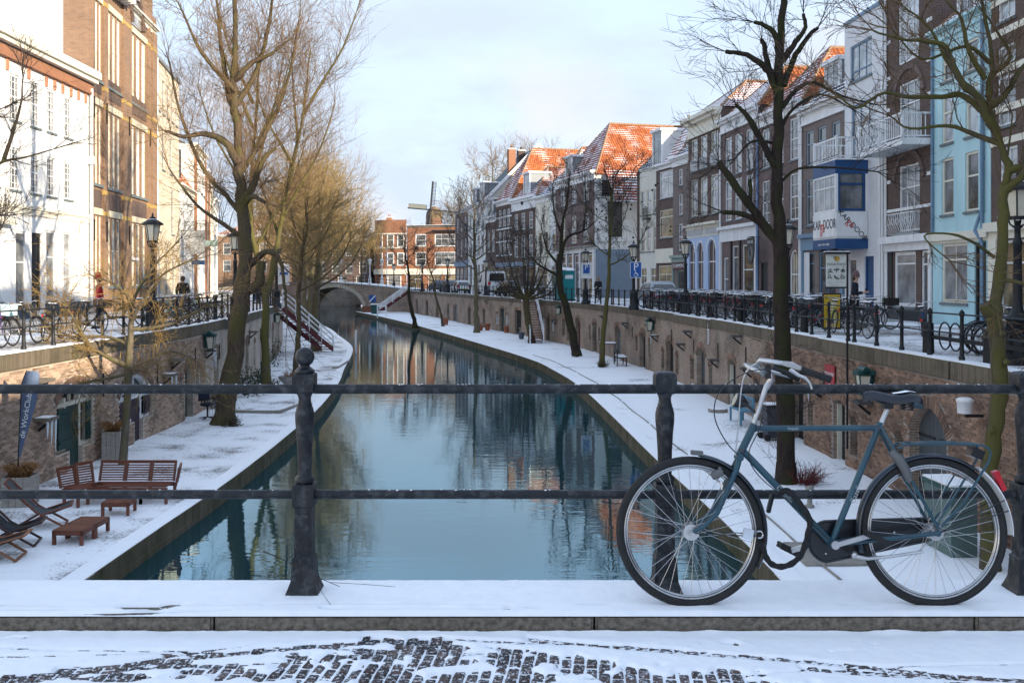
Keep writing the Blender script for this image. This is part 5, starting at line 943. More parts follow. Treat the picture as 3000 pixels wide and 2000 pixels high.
for i, (x, y, h, sp) in enumerate([(-15.9,78,12,3.4),(-17.9,91,13,3.6),(-22.5,108,13,3.6),(-13.6,63,9.5,2.4)]):
    tree(['golden lit tree just past the stair, its twigs over the water', 'golden lit tree nearer the far bridge with low twigs', 'golden lit tree beside the far bridge arch', 'thin dark tree leaning between the stair and the grey barked tree'][i], (x,y,ZQ), BARKG, TWIGG, auto(h, (.6,0), .26 if i < 3 else .15, 22 if i < 3 else 10, dict(P3, len=2.0, rmin=.008, r=.018, dens=3.0, up=.07), .40, sp, 1.0), 10+i, GWT)
for i, (x, y, h) in enumerate([(-29,150,11),(-24,158,10),(-33,135,12)]): tree(['bare street tree behind the far bridge parapet, west end', 'smaller bare street tree by the rounded brick corner', 'tall bare tree over the far brown terrace'][i], (x,y,0), BARKG, TWIGG, auto(h, (.3,0), .2, 14, dict(P3, len=2.6, rmin=.014, r=.025, dens=4), .3, 3.6, .7), 20+i, GWT)
# young golden tree on the wharf
PY = dict(nch=[0,3,3], wig=.16, up=.015, a0=.4, a1=.9, rmin=.0045, len=1.05, r=.012, lev=2, dens=4.2, bias=.0)
def young(mb, tw, rn):
    mb.tube([(0,0,-.1),(.0,0,0),(.04,0,.5),(.10,0,1.3),(.14,0,2.1),(.16,0,2.6)], [.125,.115,.10,.092,.09,.12], 9)
    arms = [([(.14,0,2.55),(-.25,-.1,2.75),(-.75,-.2,3.1),(-1.15,-.2,3.75),(-1.45,-.3,4.3)], .085),([(.16,0,2.6),(.2,.0,3.4),(.2,.1,4.1),(-.2,.2,4.6),(-.9,.2,4.9)], .10),([(.2,.0,3.5),(.8,.1,3.55),(1.6,.2,3.8),(2.4,.3,4.4)], .07),([(.16,0,2.5),(.6,.3,2.7),(1.1,.5,2.9),(1.8,.6,2.6)], .05),([(.14,0,2.35),(-.4,-.3,2.25),(-1.1,-.5,2.15),(-1.8,-.6,2.1)], .045),([(.2,0,4.0),(.4,.1,4.6),(.8,.2,5.2),(1.3,.2,5.7)], .05),([(.18,0,3.1),(-.5,.2,3.3),(-1.4,.3,3.3),(-2.2,.3,3.4)], .05),([(.18,0,3.6),(.6,-.3,4.2),(1.2,-.5,4.9),(2.0,-.6,5.3)], .05),([(-.75,-.2,3.1),(-1.3,0,3.3),(-2.0,.1,3.6)], .04),([(.14,0,2.45),(.5,-.4,2.5),(.9,-.7,2.45)], .04)]
    for pts, r in arms: limb(mb, tw, pts, r, .015, rn, PY, 6, 7.5, None, .15)
tree('young golden pollard with a low ring of twigs behind the slatted sofa', (-10.05,25.7,ZQ), BARKG, TWIGY, young, 31, GWT)
# twigs of a tree mostly out of frame, far west
def edge(mb, tw, rn):
    mb.tube([(0,0,-.2),(0,0,3),(.1,0,6.4)], [.3,.22,.14], 8); P = dict(PT, dens=2.2, len=1.0, r=.013, lev=2)
    for pts in ([(.1,0,3.4),(.9,0,3.9),(1.6,0,4.3),(2.1,0,4.4),(2.7,.1,4.6)],[(1.6,0,4.3),(1.8,0,4.9),(2.0,0,5.6),(2.05,0,6.2)],[(.05,0,2.6),(.9,0,3.0),(1.4,0,3.1)],[(.1,0,1.6),(.8,0,1.9),(1.35,0,2.3),(1.5,0,2.7)],[(.1,0,4.4),(.8,.1,5.2),(1.4,.2,5.5)]): limb(mb, tw, pts, .05, .012, rn, P, 6, None, None, .3)
tree('dark bare branches reaching in before the long white building', (-13.1,22.5,0), BARKD, TWIGD, edge, 33, GWT)
# dark tree with lopped limbs on the east wharf
def lopped(mb, tw, rn):
    P = dict(PT, dens=3.0, len=1.15, r=.011, lev=2, rmin=.0045, up=.02)
    mb.tube([(0,0,-.2),(0,0,.05),(.0,0,.5)], [.33,.27,.23], 11); sc = .0102
    X = lambda px: (px-1800)*sc; Zz = lambda py: (1.65-(py-641)*sc)-ZQ
    limb(mb, tw, [(0,0,.3),(-.06,0,2.4),(X(1790),0,Zz(700)),(X(1787),0,Zz(560)),(X(1780),0,Zz(430)),(X(1783),0,Zz(260)),(X(1784),0,Zz(120)),(X(1793),0,Zz(-30)),(X(1780),.1,Zz(-170))], .225, .05, rn, P, 11, 2.4, None, .45)
    def lb(pp, a, b, d=2.2): limb(mb, tw, [(X(x), dy, Zz(y)) for x, y, dy in pp], a, b, rn, P, 8, d, None, .25)
    lb_ = lb
    def lb(pp, a, b, d=2.2): lb_(pp, a*.78, b*.78, d)
    lb([(1782,560,0),(1745,510,0),(1700,450,-.1),(1662,400,-.1),(1642,370,-.1)], .16, .085); lb([(1760,525,0),(1715,497,.0),(1680,488,0),(1655,487,0)], .10, .06); lb([(1716,470,-.1),(1716,440,-.1),(1714,412,-.1)], .07, .055, 5)
    lb([(1782,390,0),(1755,345,0),(1725,290,0),(1703,255,0),(1683,238,0)], .13, .055); lb([(1780,215,0),(1760,165,0),(1735,140,0),(1700,122,0),(1662,117,0)], .12, .06); lb([(1778,180,0),(1765,145,.2),(1752,95,.2),(1748,85,.2)], .10, .06); lb([(1783,120,0),(1772,80,-.1),(1745,58,-.1),(1722,52,-.1)], .10, .05)
    lb([(1790,140,0),(1815,105,0),(1830,85,0),(1845,60,0),(1840,30,0)], .10, .05); lb([(1795,195,0),(1815,150,.2),(1835,110,.2),(1865,68,.2),(1880,58,.2)], .11, .05); lb([(1790,245,0),(1830,200,0),(1870,190,0),(1930,220,0),(2010,240,0)], .08, .02); lb([(1790,290,0),(1815,250,0),(1880,215,0),(1960,250,.1)], .06, .02); lb([(1785,420,0),(1820,390,-.3),(1900,390,-.5),(1990,400,-.6)], .05, .02); lb([(1785,330,0),(1730,320,.3),(1690,360,.4)], .05, .02)
    for i in range(70): z = rn.uniform(.3, 3.2); a = rn.uniform(0, 6.28); sprig(tw, (.25*math.cos(a)-.02*z, .25*math.sin(a), z), unit((math.cos(a), math.sin(a), rn.uniform(.3, 1.4))), rn.uniform(.25, .6), .006, 1, rn, P)
tree('tall dark tree with lopped limbs standing alone behind the bicycle handlebar', (6.44,23.4,ZQ), BARKD, TWIGD, lopped, 41, GET)
def mossy(mb, tw, rn):
    P = dict(PT, dens=2.8, len=1.0, r=.012, lev=2, rmin=.0045, up=.03); sc = .00717
    X = lambda px: (px-2275)*sc; Zz = lambda py: (1.65-(py-641)*sc)-ZQ
    mb.tube([(0,0,-.2),(0,0,.1),(0,0,.8)], [.20,.17,.145], 10)
    limb(mb, tw, [(0,0,.5),(X(2270),0,Zz(1130)),(X(2285),0,Zz(1000)),(X(2300),0,Zz(880)),(X(2290),0,Zz(780)),(X(2280),0,Zz(690))], .14, .122, rn, P, 11, .3, 0, .6)
    limb(mb, tw, [(X(2282),0,Zz(720)),(X(2300),0,Zz(600)),(X(2305),0,Zz(510)),(X(2312),.1,Zz(440)),(X(2322),.1,Zz(390)),(X(2305),.1,Zz(330)),(X(2290),.1,Zz(290)),(X(2278),.1,Zz(220)),(X(2290),.2,Zz(120)),(X(2260),.2,Zz(-40))], .10, .025, rn, P, 10, 2.6, None, .55)
    def lb(pp, a, b, d=2.6): limb(mb, tw, [(X(x), dy, Zz(y)) for x, y, dy in pp], a, b, rn, P, 7, d, None, .2)
    lb([(2295,300,.1),(2265,262,0),(2240,225,-.1),(2200,200,-.2),(2175,150,-.2),(2155,118,-.3),(2110,105,-.3),(2050,105,-.4),(1985,85,-.4)], .085, .015); lb([(2265,262,0),(2225,215,.2),(2180,215,.3),(2100,215,.3),(2045,205,.3),(1985,240,.3),(1935,210,.3)], .06, .012); lb([(2282,240,.1),(2320,210,.1),(2345,160,0),(2380,120,0)], .07, .02)
    lb([(2278,220,.1),(2290,170,.2),(2335,125,.2),(2300,60,.2)], .06, .02); lb([(2305,330,.1),(2250,300,.3),(2200,280,.4),(2120,285,.5),(2070,255,.5)], .05, .012); lb([(2310,440,.1),(2345,400,-.1),(2352,340,-.1),(2400,300,-.1)], .07, .03); lb([(2322,390,.1),(2352,380,0),(2400,350,0)], .08, .04); lb([(2310,470,.1),(2320,420,.2),(2340,260,.2)], .03, .012)
    lb([(2283,590,0),(2220,560,-.3),(2160,540,-.4),(2100,545,-.4),(2150,600,-.5)], .03, .01, 1.4); lb([(2290,640,0),(2340,655,-.2),(2360,700,-.2)], .04, .015, 1.4); lb([(2270,180,.1),(2230,110,.1),(2215,40,.1),(2180,0,.1)], .05, .015); lb([(2240,225,-.1),(2190,150,.1),(2140,60,.1),(2080,10,.1)], .04, .012); lb([(2290,140,.2),(2230,100,.2),(2130,130,.2),(2060,60,.2)], .04, .012)
    mb.tube([(X(2282),-.02,Zz(725)),(X(2262),-.05,Zz(712)),(X(2256),-.06,Zz(700))], [.11,.10,.085], 9)
    for px, py in ((2283,890),(2262,735),(2300,830),(2290,765),(2268,985)): mb.ball((X(px), -.16, Zz(py)), .055, 0, 8, 6)
tree('moss covered tree with curling branches in front of the pale blue house', (7.88,16.4,ZQ), BARKM, TWIG, mossy, 43, GET)
def pods(P, n):
    def deco(mb, tw, rn, f): f(mb, tw, rn)
    return deco
tree('slim yellow-green mossy tree before the cream house, few seed pods', (4.9,54.3,ZQ), BARKM, TWIGD, auto(10.6, (.7,0), .17, 9, dict(PT, dens=2.6, len=1.3, rmin=.008, r=.016), .52, 2.6, .75), 45, GET)
def podtree():
    rn = random.Random(77); q = MB()
    for _ in range(46): x, y, z = rn.gauss(.6, 1.3), rn.gauss(0, 1.2), rn.uniform(6.8, 10.6); q.ball((x, y, z), rn.uniform(.035, .075), 0, 5, 3)
    return q
podtree().build('seed_pod', SEED, bpy.data.objects['bare_tree.%03d' % (sum(o.name.startswith('bare_tree') for o in bpy.data.objects)-1)])['kind'] = 'stuff'
def leaning(mb, tw, rn):
    P = dict(PT, dens=3.0, len=1.4, rmin=.009, r=.018)
    mb.tube([(0,0,-.2),(0,0,.1),(-.1,0,.6)], [.42,.34,.27], 9); limb(mb, tw, [(-.1,0,.4),(-.5,0,2.4),(-.95,0,4.0),(-1.1,0,5.0),(-1.0,.1,6.4)], .27, .18, rn, P, 9, .6, 1, .6)
    for pts, r in (([(-1.1,0,5.0),(-1.9,0,5.4),(-2.6,0,5.9),(-3.1,0,6.6)],.10),([(-1.0,.1,6.2),(-.6,.1,7.4),(.4,.2,7.8),(1.2,.2,8.4)],.12),([(-1.0,.1,6.4),(-.9,.1,8.2),(-.6,.1,9.6),(-.4,.2,11.4)],.13),([(-1.05,0,5.6),(-1.8,.3,6.6),(-2.2,.4,8.0)],.10),([(-.9,.1,7.4),(-1.4,.2,9.0),(-1.5,.3,10.6)],.08),([(.4,.2,7.8),(.6,.2,9.4),(.5,.2,10.6)],.06)): limb(mb, tw, pts, r, .03, rn, P, 7, None, None, .3)
tree('dark leaning tree beside the turquoise toilet cabin', (4.04,62,ZQ), BARKD, TWIGD, leaning, 47, GET)
def fan(mb, tw, rn):
    P = dict(PT, dens=2.4, len=1.4, rmin=.008, r=.018); mb.tube([(0,0,-.2),(0,0,.1),(-.05,0,.6)], [.36,.30,.24], 9); limb(mb, tw, [(-.05,0,.4),(-.35,0,2.0),(-.45,0,3.3)], .24, .26, rn, P, 9, 0, 0, .9)
    for i in range(12): a = math.pi*(.02+.96*i/11)+rn.uniform(-.12,.12); c, s = math.cos(a)*rn.uniform(.7,1.15), math.sin(a)*rn.uniform(.75,1.2); y = rn.uniform(-.9,.9); limb(mb, tw, [(-.45,0,3.3),(-.45+c*1.0,y*.4,3.4+s*.8),(-.45+c*1.9,y,3.7+s*2.2),(-.45+c*2.4,y,4.2+s*3.6)], .11, .025, rn, P, 6)
tree('pollard with a low fan of branches above the white stair railing', (1.5,74.7,ZQ), BARK, TWIGD, fan, 49, GET)
tree('tall thin tree before the white mansard house', (-3.15,89,ZQ), BARKG, TWIGD, auto(12.2, (-.4,0), .26, 15, dict(PT, dens=1.7, len=1.7, rmin=.009, r=.018), .40, 2.8, .75), 51, GET)
tree('small dark twisted tree with a twin trunk beside the far white stair', (-9.9,101.5,ZQ), BARKD, TWIGD, auto(9.0, (-1.2,0), .24, 9, dict(PT, dens=1.4, len=1.4, rmin=.010, r=.02), .5, 2.0, .6), 53, GET)
tree('thin leaning sapling by the east wall between two pollards', (-7.0,101,ZQ), BARK, TWIGD, auto(7.5, (-1.6,0), .15, 6, dict(PT, dens=2, len=1.4, rmin=.012, r=.02), .5, 1.6, .6), 54, GET)
PB = dict(PT, dens=1.3, len=3.2, rmin=.016, r=.04, lev=2)
for i, (x, y, h, sp) in enumerate([(-4,178,23,6.5),(3,182,24,7),(9,176,22,6),(-9.5,181,14,5),(15,184,23,6)]):
    tree(['tall bare tree above the white gable and chimneys', 'second tall bare tree above the orange roofs', 'third bare tree behind the orange roofs near the big hip roof', 'bare tree beside the windmill tower', 'bare tree hidden mostly by the big orange roof'][i], (x,y,0), BARKG, M('twig_far', (.22,.16,.10), .9), auto(h, (.5,0), .42, 20, PB, .35, sp, .7), 60+i, GBT)
# ---------------------------------------------------------------- street furniture
LAMPGL = M('lamp_glass', (.66,.62,.50), .3, (.60,.56,.46), 3)
def lamp(label, x, y, rz=0., s=1., z=0., group='black street lamps along the canal', col=IRON, name='street_lamp'):
    r = thing(name, label, 'street lamp', (x, y, z), rz, group); q = MB()
    q.lathe([(.30,0),(.30,.12),(.27,.14),(.27,.22),(.22,.25),(.20,.85),(.23,.87),(.23,.93),(.15,.97),(.11,1.05),(.085,1.2),(.075,2.3),(.09,2.32),(.09,2.38),(.06,2.42),(.055,2.62),(.10,2.66),(.04,2.7),(.04,2.78)], 12); q.build('post', col, r)
    q = MB()
    for a in range(4): c, t = math.cos(a*math.pi/2+.785), math.sin(a*math.pi/2+.785); q.tube([(0,0,2.64),(c*.13,t*.13,2.70),(c*.17,t*.17,2.80),(c*.15,t*.15,2.86)], .018, 5)
    q.build('bracket', col, r)
    q = MB(); q.lathe([(.150,2.85),(.235,3.36)], 6, 0, (0,0,0), False); h = q.build('lantern_glass', LAMPGL, r); q = MB()
    for a in range(6): c, t = math.cos(a*math.pi/3), math.sin(a*math.pi/3); q.bar((c*.152,t*.152,2.85),(c*.238,t*.238,3.37),.022,.022)
    q.lathe([(.17,2.80),(.17,2.86)], 6); q.build('lantern_frame', col, h)
    q = MB(); q.lathe([(.33,3.35),(.33,3.40),(.27,3.44),(.15,3.52),(.10,3.53),(.10,3.58),(.03,3.62),(.035,3.68),(.005,3.74)], 12); q.lathe([(.31,3.402),(.20,3.475),(.13,3.535)], 12, 1); q.build('lantern_roof', [col, SNOW], r)
    if s != 1.: r.scale = (s,)*3
    return r
L0 = lamp('black street lamp before the brown brick building with pilasters', -11.3, 31.3)
def lamp_at(label, x, y, s=1.): c = copy_tree(L0, label, (x, y, 0)); c.scale = (s,)*3; return c
for a in [('black street lamp partly hidden behind the big leaning tree', -11.15, 40.1),('black street lamp at the top of the slanted stair beside the banner', -13.95, 59),('black street lamp between the dark lopped tree and the two signs', 9.5, 34.3),('black street lamp before the lavender blue arches', 8.3, 47.6),('black street lamp carrying the disabled parking sign', 6.55, 53.6),('black street lamp carrying the plain parking sign, by the cyclist', 4.87, 65.9),('tall black street lamp at the mossy tree, its base on the wall', 9.75, 19.2),
 ('street lamp between the black hatchback and the fan pollard', 1.15, 88),('street lamp standing before the tall white van', -2.6, 99),('street lamp behind the small white car', -7.7, 119, 1.15),('street lamp on the corner at the top of the far stair', -12.0, 133, 1.1),('street lamp over the far bridge ramp', -17.8, 150, 1.1)]: lamp_at(*a)
WL = M('white_lamp_iron', (.70,.70,.68), .5)
for i, (x, y) in enumerate([(-21.2,148.5),(-19.4,148.5),(-25.6,149)]): lamp(['ornate white lamp post on the bridge beside the white mast','ornate white lamp post over the crown of the bridge arch','ornate white lamp post at the tree end of the bridge'][i], x, y, 0, 1.05, .9, 'white lamp posts on the far bridge', WL)
q = MB(); q.tube([(0,0,0),(0,0,5.6)], .06, 8); q.box(-.06,.5,-.1,.1,3.6,3.9); q.box(-.3,.05,-.1,.1,4.2,4.45); tag(q.build('camera_mast', WL, None, (-18.6,148,.9)), 'slim white mast with camera boxes on the far bridge', 'mast')

def railing(LN, sg, sA, sB, sp, label, inset=.20):
    root = thing('street_railing', label, 'railing'); root['kind'] = 'thing'; q = MB()
    q.lathe([(.065,.03),(.065,.10),(.048,.12),(.042,.5),(.055,.52),(.055,.56),(.042,.58),(.040,.90),(.058,.92),(.058,.98),(.030,1.02),(.005,1.05)], 8); me = q.mesh('railing_post', IRON); s = sA; k = 0; pts = []
    while s < sB: o = link('railing_post', me, root, LN.p(s, -sg*inset, 0)); pts.append(s); s += sp*(1 if k % 7 else .3); k += 1
    for i in range(0, len(pts)-1, 6):
        for z in (.55, .94): q = MB(); q.tube([LN.p(u, -sg*inset, z) for u in np.linspace(pts[i], pts[min(len(pts)-1, i+6)], 8)], .019, 6); q.build('rail', IRON, root)
railing(RWL, -1, 16.6, 147, 1.42, 'black iron railing with two rails above the reddish quay wall')
railing(LWL, 1, 21.0, 66, 1.45, 'black iron railing with two rails above the green cellar doors')

# ---------------------------------------------------------------- parked bicycles
TYRE = M('tyre', (.016,.016,.017), .8); CHROME = M('chrome', (.6,.6,.62), .25, metal=1.); SADDLE = M('saddle_black', (.014,.014,.015), .55)
BIKES = {}
def bike_parts(col, basket):
    k = (col.name, basket)
    if k in BIKES: return BIKES[k]
    R_ = .345; q = MB(); bb, st, sb, hb = (.0,0,.30), (-.22,0,.86), (.44,0,.62), (.38,0,.84); rh, fh = (-.48,0,R_), (.62,0,R_)
    for a, b, r in ((bb,st,.017),(bb,sb,.019),(st,hb,.016),(bb,rh,.012),(st,rh,.011),(hb,sb,.02)): q.tube([a,b], r, 6)
    q.tube([sb,(.50,0,.48),(.62,0,R_)], .014, 6); fr = q.mesh('frame', col)
    q = MB(); q.ring((0,0,0), .325, .021, 20, 5, 0); q.ring((0,0,0), .302, .010, 20, 4, 1); q.tube([(0,-.04,0),(0,.04,0)], .022, 6, 1)
    for i in range(9): a = math.pi*i/9; q.bar((-.30*math.cos(a),0,-.30*math.sin(a)),(.30*math.cos(a),0,.30*math.sin(a)),.004,.004,1)
    wh = q.mesh('wheel', [TYRE, CHROME]); q = MB()
    q.tube([(.37,0,.86),(.345,0,1.02)], .012, 6); q.tube([(.17,.28,1.04),(.30,.24,1.06),(.42,.12,1.08),(.40,0,1.04),(.42,-.12,1.08),(.30,-.24,1.06),(.17,-.28,1.04)], .011, 6); hb_ = q.mesh('handlebar', CHROME)
    q = MB(); q.tube([(-.22,0,.84),(-.245,0,.94)], .013, 6, 1); q.poly([(-.40,.95),(-.36,.99),(-.10,.985),(-.02,.965),(-.06,.945),(-.25,.94)], -.065, .065, 0); q.poly([(-.39,.99),(-.36,1.012),(-.12,1.006),(-.05,.985)], -.06, .06, 2); sd = q.mesh('saddle', [SADDLE, CHROME, SNOW])
    q = MB(); q.ring((-.48,0,R_), .365, .014, 14, 4, 0, 'y', 10, 170, .028); q.ring((.62,0,R_), .365, .014, 12, 4, 0, 'y', 30, 165, .028); mg = q.mesh('mudguard', DKWOOD)
    q = MB()
    for y in (-.06, 0, .06): q.bar((-.80,y,.745),(-.26,y,.745),.01,.01)
    q.bar((-.80,-.07,.745),(-.80,.07,.745),.01,.01); q.bar((-.5,.07,.36),(-.66,.07,.74),.01,.01); q.bar((-.5,-.07,.36),(-.66,-.07,.74),.01,.01); q.box(-.16,.12,.03,.055,.25,.37); q.box(-.5,-.16,.03,.055,.30,.38); q.box(-.83,-.81,-.03,.03,.66,.72,1); rk = q.mesh('rack', [DKWOOD, RED])
    parts = [('frame', fr, None), ('wheel', wh, rh), ('wheel', wh, fh), ('handlebar', hb_, None), ('saddle', sd, None), ('mudguard', mg, None), ('rack', rk, None)]
    if basket:
        q = MB(); q.box(.44,.80,-.2,.2,.78,.80); 
        for x0,x1,y0,y1 in ((.44,.46,-.2,.2),(.78,.80,-.2,.2),(.44,.80,-.2,-.18),(.44,.80,.18,.2)): q.box(x0,x1,y0,y1,.80,1.02)
        parts.append(('basket', q.mesh('basket', basket), None))
    BIKES[k] = parts; return parts
BC = {n: M('bike_'+n, c, .35, spec=.5) for n, c in dict(black=(.014,.014,.016), blue=(.02,.08,.22), grey=(.12,.125,.13), red=(.34,.02,.02), green=(.02,.07,.05), white=(.55,.55,.55), lime=(.42,.50,.03), mint=(.10,.55,.45), purple=(.10,.06,.20)).items()}
WICK = M('basket_black', (.02,.018,.016), .8); CHECK = M('basket_checked', (.25,.55,.62), .7, (.7,.75,.76), 18)
def bike(col, x, y, rz, label, group, lean=6, steer=0, basket=None, z=0.03, name='parked_bicycle'):
    r = thing(name, label, 'bicycle', (x, y, z), rz, group); r.rotation_euler = (R(lean), 0, rz)
    for n, me, loc in bike_parts(BC[col], basket):
        o = link(n, me, r, loc)
    return r
rn = random.Random(4); GBE = 'bicycles parked along the east railing'; GBW = 'bicycles parked along the west railing'
WORDS = ['black','blue','grey','red','green','white','lime']
# single ones that can be told apart
tang = lambda y: math.atan2(1, xat(RW, y+1)-xat(RW, y))
bike('black', 9.55, 27.4, R(97), 'black city bicycle standing parallel to the railing beside the person in the knit hat', GBE, 5)
bike('black', 10.2, 28.6, R(95), 'second black bicycle, just behind the one beside the knit hat person', GBE, -4)
bike('lime', 9.7, 30.4, R(85), 'lime green bicycle behind the yellow pavement board', GBE, 6)
bike('blue', 9.75, 23.4, R(65), 'bright blue bicycle seen from behind between two railing posts', GBE, -7)
for i in range(9): bike(['black','black','grey','black','blue','black','black','white','black'][i], 10.6+.12*(i % 3), 17.6+i*.53, R(178+rn.uniform(-8,8)), ['first','second','third','fourth','fifth','sixth','seventh','eighth','ninth'][i]+' bicycle from the tall lamp in the hoop rack before the pale blue house', GBE, rn.uniform(-8,8))
q = MB()
for i in range(9): q.ring((9.55, 17.8+i*.52, .40), .30, .018, 18, 6, 0, 'x')
q.box(9.35,9.45,17.3,22.4,.32,.40); hr = tag(q.build('bicycle_rack', IRON), 'black bicycle rack of round hoops before the pale blue house', 'bicycle rack')
for i, y in enumerate([17.4,19.6,22.3,30.8,38.5,43.0,48.8]): q = MB(); q.lathe([(.13,0),(.115,.62),(.12,.66),(.02,.70)], 10); tag(q.build('bollard', IRON, None, (xat(RW,y)+.62, y, 0)), ['short black bollard just under the tall lamp at the mossy tree','short black bollard before the first hoop of the bicycle rack','short black bollard beside the bright blue bicycle','short black bollard by the yellow pavement board','short black bollard right of the dark lopped tree','short black bollard left of the dark lopped tree','short black bollard before the lavender blue arches'][i], 'bollard', 'bollards inside the east railing')
i = 0; y = 31.8; ROWS = []
while y < 57:
    for row in range(2):
        c = rn.choices(WORDS, [10,3,4,1.2,1.3,1.5,.4])[0]; off = 1.35+row*1.75+rn.uniform(-.2,.2)
        bike(c, xat(RW, y)+off, y+rn.uniform(-.1,.1), tang(y)-R(90)+R(180 if rn.random() < .5 else 0)+R(rn.uniform(-14,14))+R(18), c+' bicycle in the packed rows beside the east railing', GBE+' in packed rows', rn.uniform(-9,9), basket=WICK if rn.random() < .12 else None); i += 1; ROWS.append((row, y, c, COL.objects[-1]))
    y += .50+rn.uniform(-.06,.08)
FRONT = [(37.5,'pale blue house'),(41.7,'balcony house'),(46.1,'bay window'),(51.2,'steel blue shop'),(57.4,'arched windows'),(63.8,'white shopfront'),(99,'lavender arches')]
for row in (0, 1):
    RR = [q_ for q_ in ROWS if q_[0] == row]
    for k, (_, yy, c, o) in enumerate(RR):
        while o.parent: o = o.parent
        o['label'] = '%s bicycle between %s and %s ones, %s row before the %s' % (c, RR[k-1][2] if k else 'no', RR[k+1][2] if k+1 < len(RR) else 'no', 'railing' if row == 0 else 'street', next(n for l_, n in FRONT if yy < l_))
SEEN = set()
for _, _, c, o in ROWS:
    while o.parent: o = o.parent
    for pre in ('', 'farther ', 'farthest '):
        if pre+o['label'] not in SEEN: o['label'] = pre+o['label']; break
    SEEN.add(o['label'])
ORD = ['first','second','third','fourth','fifth','sixth','seventh','eighth','ninth']
for k in range(14): y = 77.5+k*.9; c = rn.choice(['black','grey','black','blue']); bike(c, xat(RW, y)+1.2, y, tang(y)-R(60)+R(rn.uniform(-10,10)), '%s bicycle, number %s past the toilet cabin, counted along the railing' % (c, ['one','two','three','four','five','six','seven','eight','nine','ten','eleven','twelve','thirteen','fourteen'][k]), GBE+' beyond the toilet cabin', rn.uniform(-8,8))
bike('purple', -11.95, 22.75, R(92), 'purple bicycle with a checked blue basket by the west railing', GBW, 5, basket=CHECK)
bike('grey', -12.0, 24.5, R(86), 'grey bicycle beside the one with the checked basket', GBW, -5)
bike('black', -12.1, 26.2, R(95), 'black bicycle with large thin wheels, third along the west railing', GBW, 5)
bike('black', -12.3, 28.9, R(80), 'black bicycle standing nearest the brown building lamp', GBW, 4, basket=M('crate_brown', (.16,.09,.05), .8))
for k, (c, y) in enumerate([('black',33.2),('mint',34.3),('black',35.1),('grey',35.9),('black',36.8),('white',37.6),('black',38.4),('red',39.2),('blue',40.1),('lime',41.0),('grey',41.9)]): bike(c, xat(LW,y)-1.05, y, R(10+rn.uniform(-25,25)), ('mint green bicycle among black ones on the west street' if c == 'mint' else c+' bicycle, %s along the west railing between lamp and leaning tree' % ['first','second','third','fourth','fifth','sixth','seventh','eighth','ninth','tenth','eleventh'][k]), GBW+' past the lamp', rn.uniform(-8,8))

